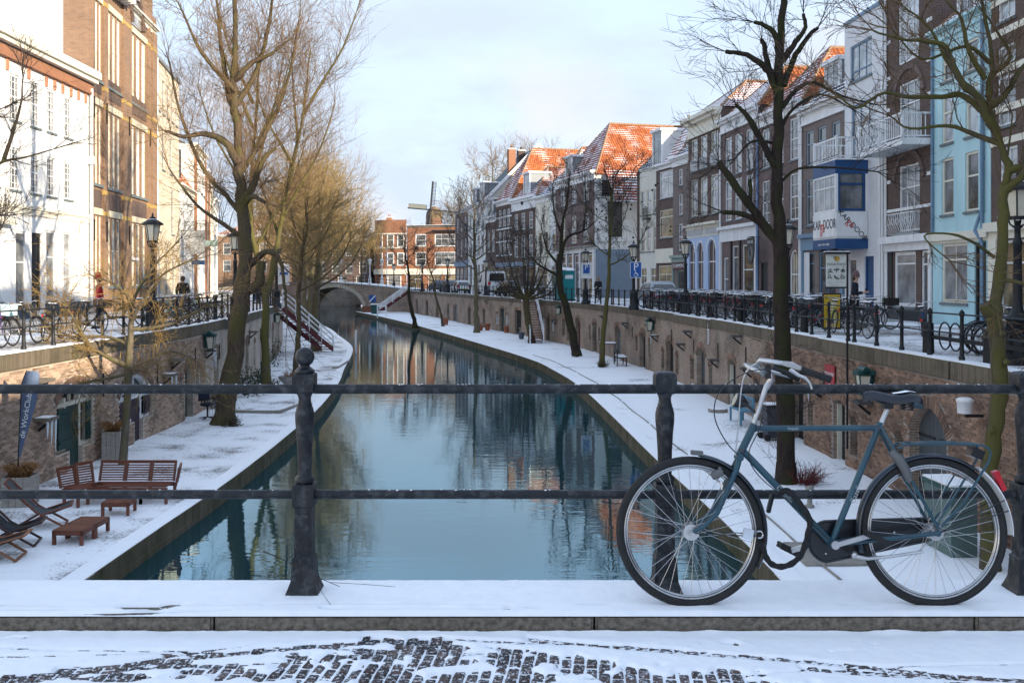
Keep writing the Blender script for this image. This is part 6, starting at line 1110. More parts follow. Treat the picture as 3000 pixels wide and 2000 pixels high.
# ---------------------------------------------------------------- cars
CGL = Mglass('car_glass', (.03,.035,.04), .05); LAMPR = M('tail_light', (.45,.012,.015), .3); PLATE = M('number_plate', (.62,.48,.03), .5)
def car(label, col, x, y, rz, L_=4.2, W_=1.74, Hh=1.46, kind='hatch', snow=True):
    r = thing('parked_car' if kind != 'van' else 'parked_van', label, 'van' if kind == 'van' else 'car', (x, y, 0), rz, 'cars parked along the east street'); h = L_/2; hw = W_/2; q = MB()
    if kind == 'van': prof = [(-h,.30),(-h,1.15,),(-h+.04,1.35),(h-1.1,1.30),(h-.15,1.0),(h,.85),(h,.30)]; roof = [(-h+.05,1.30),(-h+.14,Hh-.08),(-h+.35,Hh),(h-2.0,Hh),(h-1.55,Hh-.12),(h-.95,1.28)]
    else: prof = [(-h,.32),(-h-.02,.62),(-h+.05,.88),(h-1.35,.90),(h-.35,.80),(h-.03,.62),(h,.32)]; roof = [(-h+.06,.86),(-h+.42,Hh-.10),(-h+.75,Hh),(h-2.35,Hh-.02),(h-1.95,Hh-.14),(h-1.15,.88)]
    def loft(P, w0, w1, m, m2=None):
        n = len(P); zs = [p[1] for p in P]; za, zb = min(zs), max(zs); ww = [w0+(w1-w0)*(z-za)/max(1e-6, zb-za) for _, z in P]
        v = [(px, -w, pz) for (px, pz), w in zip(P, ww)]+[(px, w, pz) for (px, pz), w in zip(P, ww)]; q.add(v, [tuple(range(n)), tuple(range(2*n-1, n-1, -1))], m); q.add(v, [(i, i+n, (i+1) % n+n, (i+1) % n) for i in range(n)], m if m2 is None else m2, True)
    prof = [p[:2] for p in prof]; loft(prof, hw-.02, hw, 0); loft(roof, hw-.03, hw-.24 if kind != 'van' else hw-.1, 0)
    q.build('body', col, r); q = MB(); k = len(roof)
    t = lambda z: (hw-.03)+((hw-.24 if kind != 'van' else hw-.1)-(hw-.03))*(z-roof[0][1])/(Hh-roof[0][1])
    # glazing set a few millimetres proud of the cabin
    def gl(P): v = [(px, s*(t(pz)+.006), pz) for s in (1,) for px, pz in P]; q.add(v, [tuple(range(len(v)))]); v = [(px, -(t(pz)+.006), pz) for px, pz in P]; q.add(v, [tuple(range(len(v)))[::-1]])
    zb, zt = roof[0][1]+.06, Hh-.14
    if kind == 'van': gl([(h-2.0,zb),(h-2.0,zt-.15),(h-1.72,zt-.15),(h-1.1,zb)])
    else: gl([(-h+.35,zb),(-h+.62,zt),(-.25,zt),(-.25,zb)]); gl([(-.15,zb),(-.15,zt),(h-2.1,zt),(h-1.45,zb)])
    a, b = roof[0], roof[1]; dx = .012; f = lambda u: (a[0]+(b[0]-a[0])*u-dx, a[1]+(b[1]-a[1])*u); (xa, za), (xb, zb_) = f(.15), f(.88); q.add([(xa,-t(za)+.12,za),(xa,t(za)-.12,za),(xb,t(zb_)-.12,zb_),(xb,-t(zb_)+.12,zb_)], [(0,1,2,3)]); a, b = roof[-1], roof[-2]; dx = -.012; (xa, za), (xb, zb_) = f(.08), f(.95); q.add([(xa,-t(za)+.1,za),(xa,t(za)-.1,za),(xb,t(zb_)-.1,zb_),(xb,-t(zb_)+.1,zb_)], [(0,1,2,3)])
    q.build('car_window', CGL, r); wr = .31 if kind != 'van' else .35; q = MB(); q.tube([(0,-.10,0),(0,.10,0)], wr, 16, 0); q.tube([(0,-.105,0),(0,.105,0)], wr*.62, 12, 1); me = q.mesh('wheel', [TYRE, CHROME])
    for sx in (-h+.78, h-.82):
        for s in (-1, 1): link('wheel', me, r, (sx, s*(hw-.09), wr))
    q = MB(); q.box(-.03,.05,-.14,.14,-.16,.16); me = q.mesh('tail_light', LAMPR)
    for s in (-1, 1): link('tail_light', me, r, (-h+(.02 if kind != 'van' else .0), s*(hw-.16), .80 if kind != 'van' else 1.2))
    q = MB(); q.box(-h-.04,-h-.02,-.26,.26,.46,.57); q.build('number_plate', PLATE, r); q = MB(); q.box(-h-.05,-h+.2,-hw+.03,hw-.03,.30,.5); q.box(h-.2,h+.04,-hw+.03,hw-.03,.28,.5); q.build('bumper', DKWOOD, r); q = MB(); q.box(-.05,.05,-.12,.12,-.07,.07); me = q.mesh('headlight', LAMPGL)
    for s in (-1, 1): link('headlight', me, r, (h-.07, s*(hw-.22), .68))
    q = MB()
    for s in (-1, 1): q.box(h-1.75 if kind != 'van' else h-1.5, h-1.6 if kind != 'van' else h-1.35, s*hw, s*(hw+.16), roof[0][1]+.02, roof[0][1]+.16)
    q.build('wing_mirror', DKWOOD, r)
    if snow: q = MB(); q.box(roof[2][0], roof[3][0], -t(Hh)+.08, t(Hh)-.08, Hh-.01, Hh+.025); q.build('roof_snow', SNOW, r)
    return r
def along(y): return math.atan2(1, xat(RW, y+2)/2-xat(RW, y-2)/2+xat(RW, y)*0) if False else math.atan2(4, xat(RW, y+2)-xat(RW, y-2))
SILV = M('car_silver', (.42,.45,.48), .25, metal=.5); CBLACK = M('car_black', (.012,.013,.015), .2, spec=.7); CWHITE = M('car_white', (.68,.69,.70), .3, spec=.6); CBLUEG = M('car_bluegrey', (.12,.16,.20), .25, metal=.4)
car('silver hatchback parked behind the lamp with the disabled parking sign', SILV, 8.75, 61, along(61), 4.3, 1.78, 1.5)
car('black hatchback with red tail lights parked near the fan pollard', CBLACK, -.2, 95.5, along(95.5), 4.0, 1.7, 1.5)
car('tall white panel van parked among the cars', CWHITE, -2.2, 106, along(106), 5.4, 1.95, 2.45, 'van')
car('small white car parked just beyond the white van', CWHITE, -6.0, 116, along(116), 3.9, 1.68, 1.48)
car('blue grey estate parked beyond the small white car', CBLUEG, -7.9, 124, along(124), 4.4, 1.75, 1.46)
car('dark car with snowy roof farthest along the row', CBLUEG, -9.8, 131, along(131), 4.3, 1.75, 1.46)

# ---------------------------------------------------------------- people
SKIN = M('skin', (.55,.34,.25), .6); HAIRB = M('hair_brown', (.06,.035,.02), .8); HAIRL = M('hair_blond', (.32,.20,.09), .8); JEAN = M('jeans', (.05,.09,.19), .8); NAVYC = M('coat_navy', (.012,.016,.035), .85); BLACKC = M('coat_black', (.012,.012,.013), .85); REDC = M('jacket_red', (.42,.012,.02), .7); BROWNC = M('coat_brown', (.14,.08,.045), .85); HATM = M('knit_hat_mauve', (.16,.095,.10), .95); WHITEC = M('jacket_white', (.62,.62,.62), .8)
def skin(name, joints, edges, mat, parent, root=0, sub=2):
    me = bpy.data.meshes.new(name); me.from_pydata([j[0] for j in joints], edges, []); me.materials.append(mat); o = link(name, me, parent); m = o.modifiers.new('skin', 'SKIN'); m.use_smooth_shade = True
    me.skin_vertices.new() if not me.skin_vertices else None
    for v, (c, r) in zip(me.skin_vertices[0].data, joints): v.radius = r if hasattr(r, '__len__') else (r, r)
    me.skin_vertices[0].data[root].use_root = True; s = o.modifiers.new('sub', 'SUBSURF'); s.levels = s.render_levels = sub
    dg = bpy.context.evaluated_depsgraph_get(); me2 = bpy.data.meshes.new_from_object(o.evaluated_get(dg)); o.modifiers.clear(); o.data = me2
    if not me2.materials: me2.materials.append(mat)
    return o
def person(label, x, y, rz, top, legs, hair, hat=None, pose='stand', z=0., s=1., hands=None, group=None):
    """faces +x locally"""
    r = thing('person', label, 'person', (x, y, z), rz, group); r.scale = (s,)*3; bpy.context.view_layer.update()
    st = dict(stand=(.04,-.04,0.), walk=(.30,-.28,.0), ride=(.25,.15,.12), phone=(.03,-.03,0))[pose]
    hipz = .93 if pose != 'ride' else .98; kn = (.10 if pose == 'walk' else .03)
    J = [((0,0,hipz),(.125,.15)),((.0,0,1.18),(.11,.14)),((.02+st[2]*.5,0,1.38),(.115,.17)),((.03+st[2],0,1.50),(.055,.06)),((.05+st[2],0,1.575),(.055,.055)),((.06+st[2],0,1.66),(.082,.092)),((.055+st[2],0,1.735),(.06,.068))]; E = [(0,1),(1,2),(2,3),(3,4),(4,5),(5,6)]
    arms = dict(stand=[(.02,.24,1.12),(.08,.25,.88)], walk=[(-.05,.24,1.12),(.08,.25,.90)], ride=[(.25,.22,1.16),(.46,.2,1.06)], phone=[(.04,.22,1.12),(.30,.08,1.16)])[pose]; A = []
    for sd in (1,-1):
        b = len(J); sh = (.02+st[2]*.9, sd*.19, 1.42); e = arms[0]; w = arms[1]; sw = 1 if pose != 'walk' else sd; e = (e[0]*(sw if pose == 'walk' else 1), sd*e[1], e[2]); w = (w[0]*sw, sd*w[1], w[2]); J += [(sh,.065),(e,.048),(w,.034)]; E += [(2,b),(b,b+1),(b+1,b+2)]; A.append((sh,e,w))
        hd = unit((w[0]-e[0], w[1]-e[1], w[2]-e[2])); p = (w[0]+hd[0]*.07, w[1]+hd[1]*.07, w[2]+hd[2]*.07); J.append((p,(.02,.038))); E.append((b+2,b+3)); pk = b+3
        for i in range(4): f = len(J); o = (i-1.5)*.018; J += [((p[0]+hd[0]*.05, p[1]+hd[1]*.05+o*.4, p[2]+hd[2]*.05+o),.0085),((p[0]+hd[0]*(.085-.006*abs(i-1.3))+.01, p[1]+hd[1]*.085+o*.4-sd*.012, p[2]+hd[2]*.085+o-.006),.007)]; E += [(pk,f),(f,f+1)]
        f = len(J); J += [((p[0]+.03, p[1]-sd*.02, p[2]+.005),.0095),((p[0]+.05+hd[0]*.02, p[1]-sd*.024, p[2]+hd[2]*.02),.008)]; E += [(b+2,f),(f,f+1)]
    Lg = []
    for k, sd in enumerate((1,-1)):
        b = len(J); fx = st[k]; hp = (0, sd*.095, hipz-.05); kne = ((.38, sd*.11, .80-.12*k) if pose == 'ride' else (fx*.45+kn, sd*.10, .50)); an = ((.26, sd*.11, .42-.12*k) if pose == 'ride' else (fx-.0, sd*.105, .09)); toe = (an[0]+.17, an[1]+sd*.02, an[2]-.055); J += [(hp,.095),(kne,.062),(an,.042),(toe,(.035,.045))]; E += [(0,b),(b,b+1),(b+1,b+2),(b+2,b+3)]; Lg.append((hp,kne,an,toe))
    body = skin('body', J, E, SKIN, r)
    # jacket, trousers, shoes, hair over the body
    Jj = [((0,0,hipz-.12),(.15,.185)),((0,0,1.05),(.14,.175)),((.0,0,1.20),(.13,.165)),((.02+st[2]*.5,0,1.38),(.135,.195)),((.03+st[2],0,1.50),(.075,.085))]; Ej = [(0,1),(1,2),(2,3),(3,4)]
    for sh, e, w in A: b = len(Jj); Jj += [(sh,.085),(e,.066),(tuple(.85*a+.15*c for a, c in zip(w, e)),.052)]; Ej += [(3,b),(b,b+1),(b+1,b+2)]
    skin('jacket', Jj, Ej, top, r); Jt = [((0,0,hipz),(.14,.17))]; Et = []
    for hp, kne, an, toe in Lg: b = len(Jt); Jt += [(hp,.108),(kne,.078),((an[0],an[1],an[2]+.02),.06)]; Et += [(0,b),(b,b+1),(b+1,b+2)]
    skin('trousers', Jt, Et, legs, r); q = MB()
    for hp, kne, an, toe in Lg: q.tube([(an[0]-.07,an[1],an[2]-.035),(an[0],an[1],an[2]-.03),(toe[0],toe[1],toe[2]+.0),(toe[0]+.05,toe[1],toe[2]-.005)], [.045,.058,.052,.03], 8)
    q.build('shoes', BLACKC, r); hx = .05+st[2]; q = MB()
    if hat: q.lathe([(.112,0),(.118,.03),(.112,.07),(.10,.13),(.06,.20),(.012,.23)], 12, 0, (hx-.005,0,1.665)); q.build('knit_hat', hat, r); q = MB()
    q.ball((hx-.022,0,1.695), .098, 0, 12, 8, 1.02); q.ball((hx-.05,0,1.62), .075, 0, 10, 6); q.build('hair', hair, r)
    q = MB(); q.poly([(hx+.085,1.665),(hx+.115,1.635),(hx+.085,1.625)], -.014, .014, 0)
    for sd in (1,-1): q.ball((hx+.078, sd*.033, 1.675), .010, 1, 6, 4); q.ball((hx-.005, sd*.096, 1.655), .022, 0, 6, 4, 1.4)
    q.box(hx+.083,hx+.092,-.024,.024,1.598,1.606,2); q.build('face', [SKIN, BLACKC, M('lips', (.35,.12,.10), .6)], body)
    return r
P = person('person in a mauve knit hat and navy coat looking at a phone', 11.15, 32.4, R(-25), NAVYC, BLACKC, HAIRB, HATM, 'phone', .06)
q = MB(); q.box(11.46,11.49,32.22,32.30,1.20,1.35); tag(q.build('phone', BLACKC), 'dark phone held by the person in the knit hat', 'phone')
person('cyclist in a black coat with blond hair riding away before the cream house', 6.0, 69.0, R(95), BLACKC, BLACKC, HAIRL, None, 'ride'); bike('black', 6.05, 69.0, R(95), 'black bicycle ridden by the blond cyclist', 'ridden bicycles', 0)
person('person in a bright red jacket bent over behind the young golden tree', -13.75, 33.2, R(200), REDC, BLACKC, HAIRB, REDC, 'stand'); bike('black', -13.6, 33.8, R(170), 'black bicycle beside the person in the red jacket', 'ridden bicycles', 4)
person('person in a dark jacket and jeans walking away on the west street', -13.9, 42.0, R(85), BLACKC, JEAN, HAIRB, None, 'walk')
person('person in a brown coat coming along the west street', -19.3, 75, R(-80), BROWNC, BLACKC, HAIRB, None, 'walk'); person('blond person in a dark coat near the top of the stair', -16.8, 66.5, R(-70), NAVYC, BLACKC, HAIRL, None, 'stand'); person('person in a white jacket beside the blond person', -17.4, 67.5, R(60), WHITEC, JEAN, HAIRB, None, 'walk')
person('person in black standing on the corner before the far brick building', -9.9, 146, R(-90), BLACKC, BLACKC, HAIRB, None, 'stand'); person('second dark figure beside the corner lamp', -7.6, 148, R(-90), NAVYC, BLACKC, HAIRB, None, 'walk')

# ---------------------------------------------------------------- signs, boards, cabin
PBLUE = M('sign_blue', (.012,.10,.38), .4); TEAL = M('cabin_turquoise', (.012,.24,.25), .5, (.01,.20,.21), 3); YELB = M('board_yellow', (.60,.40,.03), .5); CRED = M('poster_red', (.38,.03,.035), .5)
def psign(label, x, y, z, w, h, sub):
    r = thing('parking_sign', label, 'sign', (x, y, z)); q = MB(); q.box(-w/2,w/2,-.015,.015,0,h); q.build('sign_plate', PBLUE, r); q = MB()
    for a in ((-w/2,w/2,-.02,.018,0,.025),(-w/2,w/2,-.02,.018,h-.025,h),(-w/2,-w/2+.025,-.02,.018,0,h),(w/2-.025,w/2,-.02,.018,0,h)): q.box(*a)
    q.build('border', WHITE, r); text('letter', 'P', .56*w/.62, WHITE, r, (0,-.02,h*.68), (R(90),0,0), .003)
    if sub: q = MB(); q.ring((.0,-.02,h*.2), .10, .014, 16, 4); q.bar((-.03,-.02,h*.42),(-.01,-.02,h*.26),.035,.01,0,(0,1,0)); q.bar((-.01,-.02,h*.26),(.09,-.02,h*.24),.03,.01,0,(0,1,0)); q.bar((.09,-.02,h*.24),(.12,-.02,h*.14),.03,.01,0,(0,1,0)); q.ball((-.035,-.02,h*.46), .028, 0, 8, 5); q.build('wheelchair_symbol', WHITE, r)
    return r
psign('blue parking sign with wheelchair symbol on the lamp by the silver hatchback', 6.62, 53.2, 1.72, .62, .85, 1)
r = psign('small blue parking sign on a white panel before the big brown house', 4.9, 65.55, 2.0, .48, .62, 0); q = MB(); q.box(-.36,.36,.016,.03,-.3,.72); q.build('white_panel', WHITE, r)
# yoga sign on its pole
r = thing('yoga_sign', 'white YOGA POINT sign with six black figures on a thin black pole', 'sign', (8.42, 25.0, 0)); q = MB(); q.tube([(0,0,-2.6),(0,0,2.34)], .028, 8); q.build('pole', IRON, r)
q = MB(); q.box(-.53,-.03,-.02,.02,1.46,2.28); pn = q.build('panel', M('sign_cream', (.70,.72,.66), .5), r); q = MB(); q.box(-.58,.04,-.10,.10,2.28,2.33); q.box(-.57,.03,-.09,.09,2.33,2.35,1); q.box(-.55,-.01,-.03,.03,1.42,1.46); q.build('hood', [IRON, SNOW], r)
text('lettering', 'YOGA POINT', .088, DKWOOD, pn, (-.28,-.022,2.02), (R(90),0,0), .002, .92); text('lettering', 'Elke dag Yoga & Pilates', .043, GREYP, pn, (-.28,-.022,1.57), (R(90),0,0), .002); text('lettering', 'www.yogapoint.nl', .036, GREYP, pn, (-.28,-.022,1.505), (R(90),0,0), .002)
q = MB(); q.lathe([(.068,0),(.068,.004)], 20); lo = q.build('emblem_disc', M('emblem_gold', (.62,.36,.06), .5), pn, (-.265,-.022,2.16), (R(90),0,0)); q = MB(); q.tube([(-.07,-.006,0),(-.09,-.006,.04),(-.06,-.006,.06),(-.03,-.006,.02),(-.05,-.006,-.04)], .007, 5); q.build('emblem_figure', DKWOOD, pn, (-.265,-.024,2.16))
FIG = [[(-.06,0,-.05),(0,0,.0),(.06,0,-.05)],[(-.07,0,.04),(.0,0,.03),(.07,0,.05),],[(-.05,0,-.04),(.0,0,.05),(.05,0,-.03)],[(-.05,0,-.04),(-.05,0,.04),(.02,0,.05),(.0,0,-.0),(.05,0,-.04)],[(-.06,0,.04),(-.03,0,-.03),(.07,0,-.045)],[(-.04,0,-.04),(-.05,0,.03),(.0,0,.05),(.05,0,.0),(.02,0,-.04)]]
for i, f in enumerate(FIG):
    q = MB(); q.tube(f, .010, 6); q.tube([f[0],(0,0,.0),f[-1]], .007, 5)
    if i < 3: q.tube([(-.06,0,.02),(0,0,.035),(.06,0,.02)], .006, 5); q.tube([(0,0,.03),(.0,0,-.05)], .009, 5)
    q.ball((f[1][0]+.01,0,f[1][2]+.045), .014, 0, 8, 5); q.build('yoga_figure', DKWOOD, pn, (-.44+.16*(i % 3), -.026, 1.86 if i < 3 else 1.70))
r = thing('wall_sign', 'red YOGA POINT sign fixed to the reddish quay wall', 'sign', RWL.p(26.6,-.05,-1.05)); r.rotation_euler = (0,0,RWL.ang(26.6)+math.pi); q = MB(); q.box(-.36,.36,-.02,.0,-.32,.42); q.build('plate', CRED, r); text('lettering', 'YOGA POINT', .15, WHITE, r, (0,-.023,.16), (R(90),0,0), .002, .8); text('lettering', 'www.yogapoint.nl', .055, WHITE, r, (0,-.023,-.16), (R(90),0,0), .002)
r = thing('pavement_board', 'yellow pavement board with black frame among the bicycles', 'sign', (9.95, 31.0, 0)); r.scale = (.8, 1, .92); q = MB(); q.box(-.36,.36,-.03,.03,.1,1.32); q.build('frame', DKWOOD, r); q = MB(); q.box(-.31,.31,-.04,-.03,.16,1.27); pn = q.build('poster', YELB, r); text('lettering', 'YOGA IN DE STAD', .10, DKWOOD, pn, (0,-.042,1.16), (R(90),0,0), .002, .7); q = MB(); [q.box(-.2+i*.04,.18-i*.03,-.043,-.04,.95-i*.1,.99-i*.1) for i in range(4)]; q.build('small_print', WHITE, pn)
# turquoise toilet cabin
r = thing('toilet_cabin', 'turquoise portable toilet cabin with a snowy roof', 'toilet cabin', (4.0, 76, 0), R(12)); r.scale = (1.12,)*3; q = MB(); q.box(-.56,.56,-.56,.56,.12,2.05); q.build('walls', TEAL, r); q = MB(); [q.box(x-.03,x+.03,-.585,-.56,.12,2.05) for x in (-.5,-.17,.17,.5)]; [q.box(.56,.585,y-.03,y+.03,.12,2.05) for y in (-.5,-.17,.17,.5)]; q.build('rib', TEAL, r); q = MB(); q.lathe([(.84,2.05),(.84,2.10),(.6,2.22),(.02,2.28)], 4, 0, (0,0,0), False, math.pi/4); q.build('roof', SNOW, r); q = MB(); q.box(-.62,.62,-.62,.62,0,.12); q.build('base', DKWOOD, r); q = MB(); q.box(-.12,.44,-.592,-.586,1.5,1.75); q.box(-.5,-.28,-.592,-.586,1.5,1.75); q.build('notice', WHITE, r); q = MB(); q.box(-.40,.40,-.577,-.566,.2,1.95); q.build('door', TEAL, r)
# signs on the west street
r = thing('street_banner', 'white banner with a blue fish-like mark at the top of the stair', 'sign', (-14.6, 61.5, 0)); q = MB(); q.tube([(0,0,0),(0,0,3.1)], .04, 8); q.build('pole', IRON, r); q = MB(); q.box(.05,.85,-.02,.02,1.3,2.6); pn = q.build('banner', WHITE, r); q = MB(); q.ball((.45,-.02,2.0), .2, 0, 12, 6, .6); q.poly([(.6,2.0),(.75,2.14),(.75,1.86)],-.03,-.02); q.build('emblem', PBLUE, pn)
r = thing('wall_box_sign', 'pale square sign with a dark strip below on the white west facade', 'sign', (-22.9+.3, 69.0, 0)); q = MB(); q.box(0,1.3,-.06,.06,3.4,5.0); q.build('sign_panel', GREYP, r); q = MB(); q.box(.4,1.3,-.05,.05,2.65,2.95); q.build('sign_strip', NAVY, r); q = MB(); q.bar((-.4,0,5.0),(1.3,0,5.0),.05,.05); q.build('bracket', IRON, r)
# ---------------------------------------------------------------- things on the west wharf
TEAK = M('teak', (.20,.065,.035), .5, (.12,.04,.025), 6, stretch=(1,8,8), rnd=.25); TEAKL = M('teak_light', (.30,.13,.06), .6, (.22,.09,.045), 8, rnd=.2); CANVAS = M('dark_canvas', (.018,.022,.026), .8); WEAVE = M('woven_seat', (.09,.11,.12), .8, (.03,.035,.04), 60)
PLANT = M('planter_wood', (.38,.35,.31), .85, (.26,.235,.21), 5, stretch=(1,1,6)); GRASSD = M('dry_grass', (.36,.19,.075), .9, (.20,.10,.04), 6); LEAF = M('evergreen_leaf', (.03,.055,.022), .6, (.018,.032,.015), 6); POT = M('terracotta_pot', (.34,.12,.06), .8); GREENL = M('lantern_green', (.012,.07,.065), .45)
def slat_panel(parent, p0, p1, z0, z1, n, back=.10, mat=TEAK, th=.02, name='backrest'):
    """slatted back between two points, leaning outward by back"""
    p0, p1 = Vector(p0), Vector(p1); d = (p1-p0).normalized(); nrm = Vector((-d.y, d.x, 0)); fr = MB()
    for e in (p0+d*.02, p1-d*.02): fr.bar(e+Vector((0,0,z0)), e+nrm*back+Vector((0,0,z1)), .045, .04)
    fr.bar(p0+nrm*back+Vector((0,0,z1)), p1+nrm*back+Vector((0,0,z1)), .03, .05); b = fr.build(name, mat, parent)
    for i in range(n): t = (i+.5)/n; o = nrm*back*t; z = z0+(z1-z0)*t; q = MB(); q.bar(p0+d*.04+o+Vector((0,0,z)), p1-d*.04+o+Vector((0,0,z)), th, (z1-z0)/n*.55); q.build('slat', mat, b)
def bench_unit(parent, p0, p1, depth, zs=.36, n=7, legs=True):
    """slatted seat module; p0-p1 is its back edge, depth runs to the right of p0->p1"""
    p0, p1 = Vector(p0), Vector(p1); d = (p1-p0).normalized(); f = Vector((d.y, -d.x, 0)); q = MB()
    for a, b in ((p0, p1), (p0+f*depth, p1+f*depth)): q.bar(a+Vector((0,0,zs-.05)), b+Vector((0,0,zs-.05)), .03, .07)
    s_ = q.build('seat_frame', TEAK, parent)
    for i in range(n): a = f*depth*(i+.5)/n; q = MB(); q.bar(p0+a+Vector((0,0,zs)), p1+a+Vector((0,0,zs)), depth/n*.78, .02); q.build('slat', TEAK, s_)
    for c in (p0, p1, p0+f*depth, p1+f*depth): q = MB(); q.bar(c+d*(.03 if c in (p0,) else 0)+Vector((0,0,0)), c+Vector((0,0,zs-.02)), .055, .055); q.build('leg', TEAK, parent)
r = thing('slatted_sofa', 'red brown slatted garden sofa with wrapped corner facing the bridge', 'sofa', (-8.15, 21.7, ZQ+.03))
xs = [-.86, -.29, .26, .80]
for a, b in zip(xs, xs[1:]): bench_unit(r, (a,.0,0), (b,.0,0), .55); slat_panel(r, (a+.0,0,0), (b,0,0), .38, .78, 8, .14)
bench_unit(r, (-1.35,-.62,0), (-.98,-.02,0), .5); slat_panel(r, (-1.42,-.62,0), (-1.20,-.28,0), .34, .74, 8, .12); slat_panel(r, (-1.20,-.28,0), (-.95,0,0), .36, .78, 8, .12); slat_panel(r, (.86,-.02,0), (1.0,-.55,0), .36, .76, 8, .08)
def low_table(label, x, y, rz, mods):
    r = thing('low_table', label, 'table', (x, y, ZQ+.03), rz, 'low slatted tables by the sofa')
    for x0, x1, y0, y1, along_x in mods:
        n = 8; q = MB()
        for s in (0, 1): q.box(x0, x1, (y0, y1-.03)[s], (y0+.03, y1)[s], .18, .25); q.box((x0, x1-.03)[s], (x0+.03, x1)[s], y0, y1, .18, .25)
        t = q.build('apron', TEAK, r)
        for i in range(n):
            q = MB(); g_ = .008
            if along_x: g_ = .016; a = y0+(y1-y0)*i/n; q.box(x0, x1, a+g_/2, a+(y1-y0)/n-g_/2, .25, .27)
            else: g_ = .016; a = x0+(x1-x0)*i/n; q.box(a+g_/2, a+(x1-x0)/n-g_/2, y0, y1, .25, .27)
            q.build('slat', TEAK, t)
        for lx in (x0, x1-.055):
            for ly in (y0, y1-.055): q = MB(); q.box(lx, lx+.055, ly, ly+.055, 0, .249); q.build('leg', TEAK, r)
low_table('small square slatted table in front of the slatted sofa', -8.28, 20.05, R(4), [(0,.55,0,.52,False)])
low_table('long slatted table of two joined modules beside the deck chairs', -8.25, 17.85, R(-3), [(0,.56,0,.52,True),(0,.56,.53,1.08,False)])
def deck_chair(label, x, y, rz, wood, cloth):
    """seat opens towards local +x"""
    r = thing('deck_chair', label, 'deck chair', (x, y, ZQ+.03), rz, 'deck chairs by the long table'); w = .29
    for s in (-1, 1):
        q = MB(); q.tube([(-.62,s*w,.93),(-.1,s*w,.36),(.42,s*w,.02)], .024, 5); q.build('frame_rail', wood, r); q = MB(); q.tube([(-.42,s*(w-.05),.02),(.08,s*(w-.05),.30),(.52,s*(w-.05),.42)], .022, 5); q.build('seat_rail', wood, r)
    for (a, z, ww) in ((-.62,.93,w),(.42,.03,w),(-.42,.03,w-.05),(.52,.42,w-.05)): q = MB(); q.bar((a,-ww,z),(a,ww,z),.035,.03); q.build('crossbar', wood, r)
    q = MB(); P = [(-.61,.92),(-.38,.62),(-.14,.37),(.02,.29),(.18,.30),(.35,.36),(.5,.42)]
    for (a, za), (b, zb) in zip(P, P[1:]): q.add([(a,-w+.03,za),(a,w-.03,za),(b,w-.03,zb),(b,-w+.03,zb),(a,-w+.03,za-.012),(a,w-.03,za-.012),(b,w-.03,zb-.012),(b,-w+.03,zb-.012)], [(0,1,2,3),(7,6,5,4),(0,3,7,4),(1,5,6,2)], 0, True)
    q.build('sling', cloth, r)
deck_chair('deck chair with woven grey back, the one beside the planter with the banner', -9.05, 19.2, R(20), TEAK, WEAVE); deck_chair('dark canvas deck chair between the woven one and the light wooden one', -8.98, 17.9, R(14), M('teak_dark', (.055,.025,.02), .5), CANVAS); deck_chair('deck chair with light wooden frame, its back cut by the picture edge', -8.83, 17.0, R(10), TEAKL, CANVAS)
def grass_tuft(parent, n, z, r, seed):
    tw = Twigs(); rn = random.Random(seed)
    for _ in range(n):
        a = rn.uniform(0, 6.28); o = rn.uniform(0, r*.6); p = (o*math.cos(a), o*math.sin(a), z); L_ = rn.uniform(.22, .42); k = rn.uniform(.3, 1.15); q1 = (p[0]+math.cos(a)*k*L_*.4, p[1]+math.sin(a)*k*L_*.4, p[2]+L_*.65); q2 = (q1[0]+math.cos(a)*L_*.4, q1[1]+math.sin(a)*L_*.4, q1[2]+L_*(.35-.5*k)); tw.a += [(*p,*q1,.006,.005),(*q1,*q2,.005,.003)]
    link('grass', tw.mesh('grass', GRASSD), parent)['kind'] = 'stuff'
def planter(label, x, y, w, h, seed, n=420):
    r = thing('planter', label, 'planter', (x, y, ZQ+.03), R(8), 'wooden planters with dry grass'); k = 4
    for s in range(4):
        c, t = math.cos(s*math.pi/2), math.sin(s*math.pi/2)
        for i in range(k):
            a, b = -w/2+w*i/k+.004, -w/2+w*(i+1)/k-.004; q = MB(); q.box(a, b, -w/2, -w/2+.025, 0, h); q.v = [(x_*c-y_*t, x_*t+y_*c, z) for x_, y_, z in q.v]; q.build('plank', PLANT, r)
    q = MB(); q.box(-w/2+.03, w/2-.03, -w/2+.03, w/2-.03, 0, h-.05); q.build('soil', DKWOOD, r); grass_tuft(r, n, h-.05, w*.5, seed); return r
planter('pale planter with dry grass and the blue flag in it', -10.42, 21.1, .58, .62, 1); planter('tall pale planter with dry grass between the two cellar doors', -10.62, 26.5, .46, .74, 2, 300)
r = thing('beach_flag', 'slate blue feather flag reading de WorkClub, standing in the planter', 'flag', (-10.42, 20.98, ZQ+.6)); r.rotation_euler = (0, R(2), R(-6)); FL = M('flag_blue', (.11,.155,.25), .7, (.08,.12,.20), 2, stretch=(6,1,.5)); q = MB(); q.tube([(0,0,0),(0,0,.6),(.02,0,2.0),(.12,0,2.28),(.3,0,2.2)], .012, 6); q.build('pole', IRON, r)
q = MB(); prof = [(.0,.45,.03),(.0,.8,.14),(.0,1.2,.25),(.0,1.6,.34),(.02,1.9,.38),(.05,2.1,.37),(.1,2.22,.32),(.16,2.28,.22)]
for (a, z0, w0), (b, z1, w1) in zip(prof, prof[1:]): q.add([(a,.006,z0),(a+w0,.006+.02*math.sin(z0*5),z0),(b+w1,.006+.02*math.sin(z1*5),z1),(b,.006,z1),(a,-.006,z0),(a+w0,-.006+.02*math.sin(z0*5),z0),(b+w1,-.006+.02*math.sin(z1*5),z1),(b,-.006,z1)], [(0,1,2,3),(7,6,5,4),(1,5,6,2),(0,3,7,4)], 0, True)
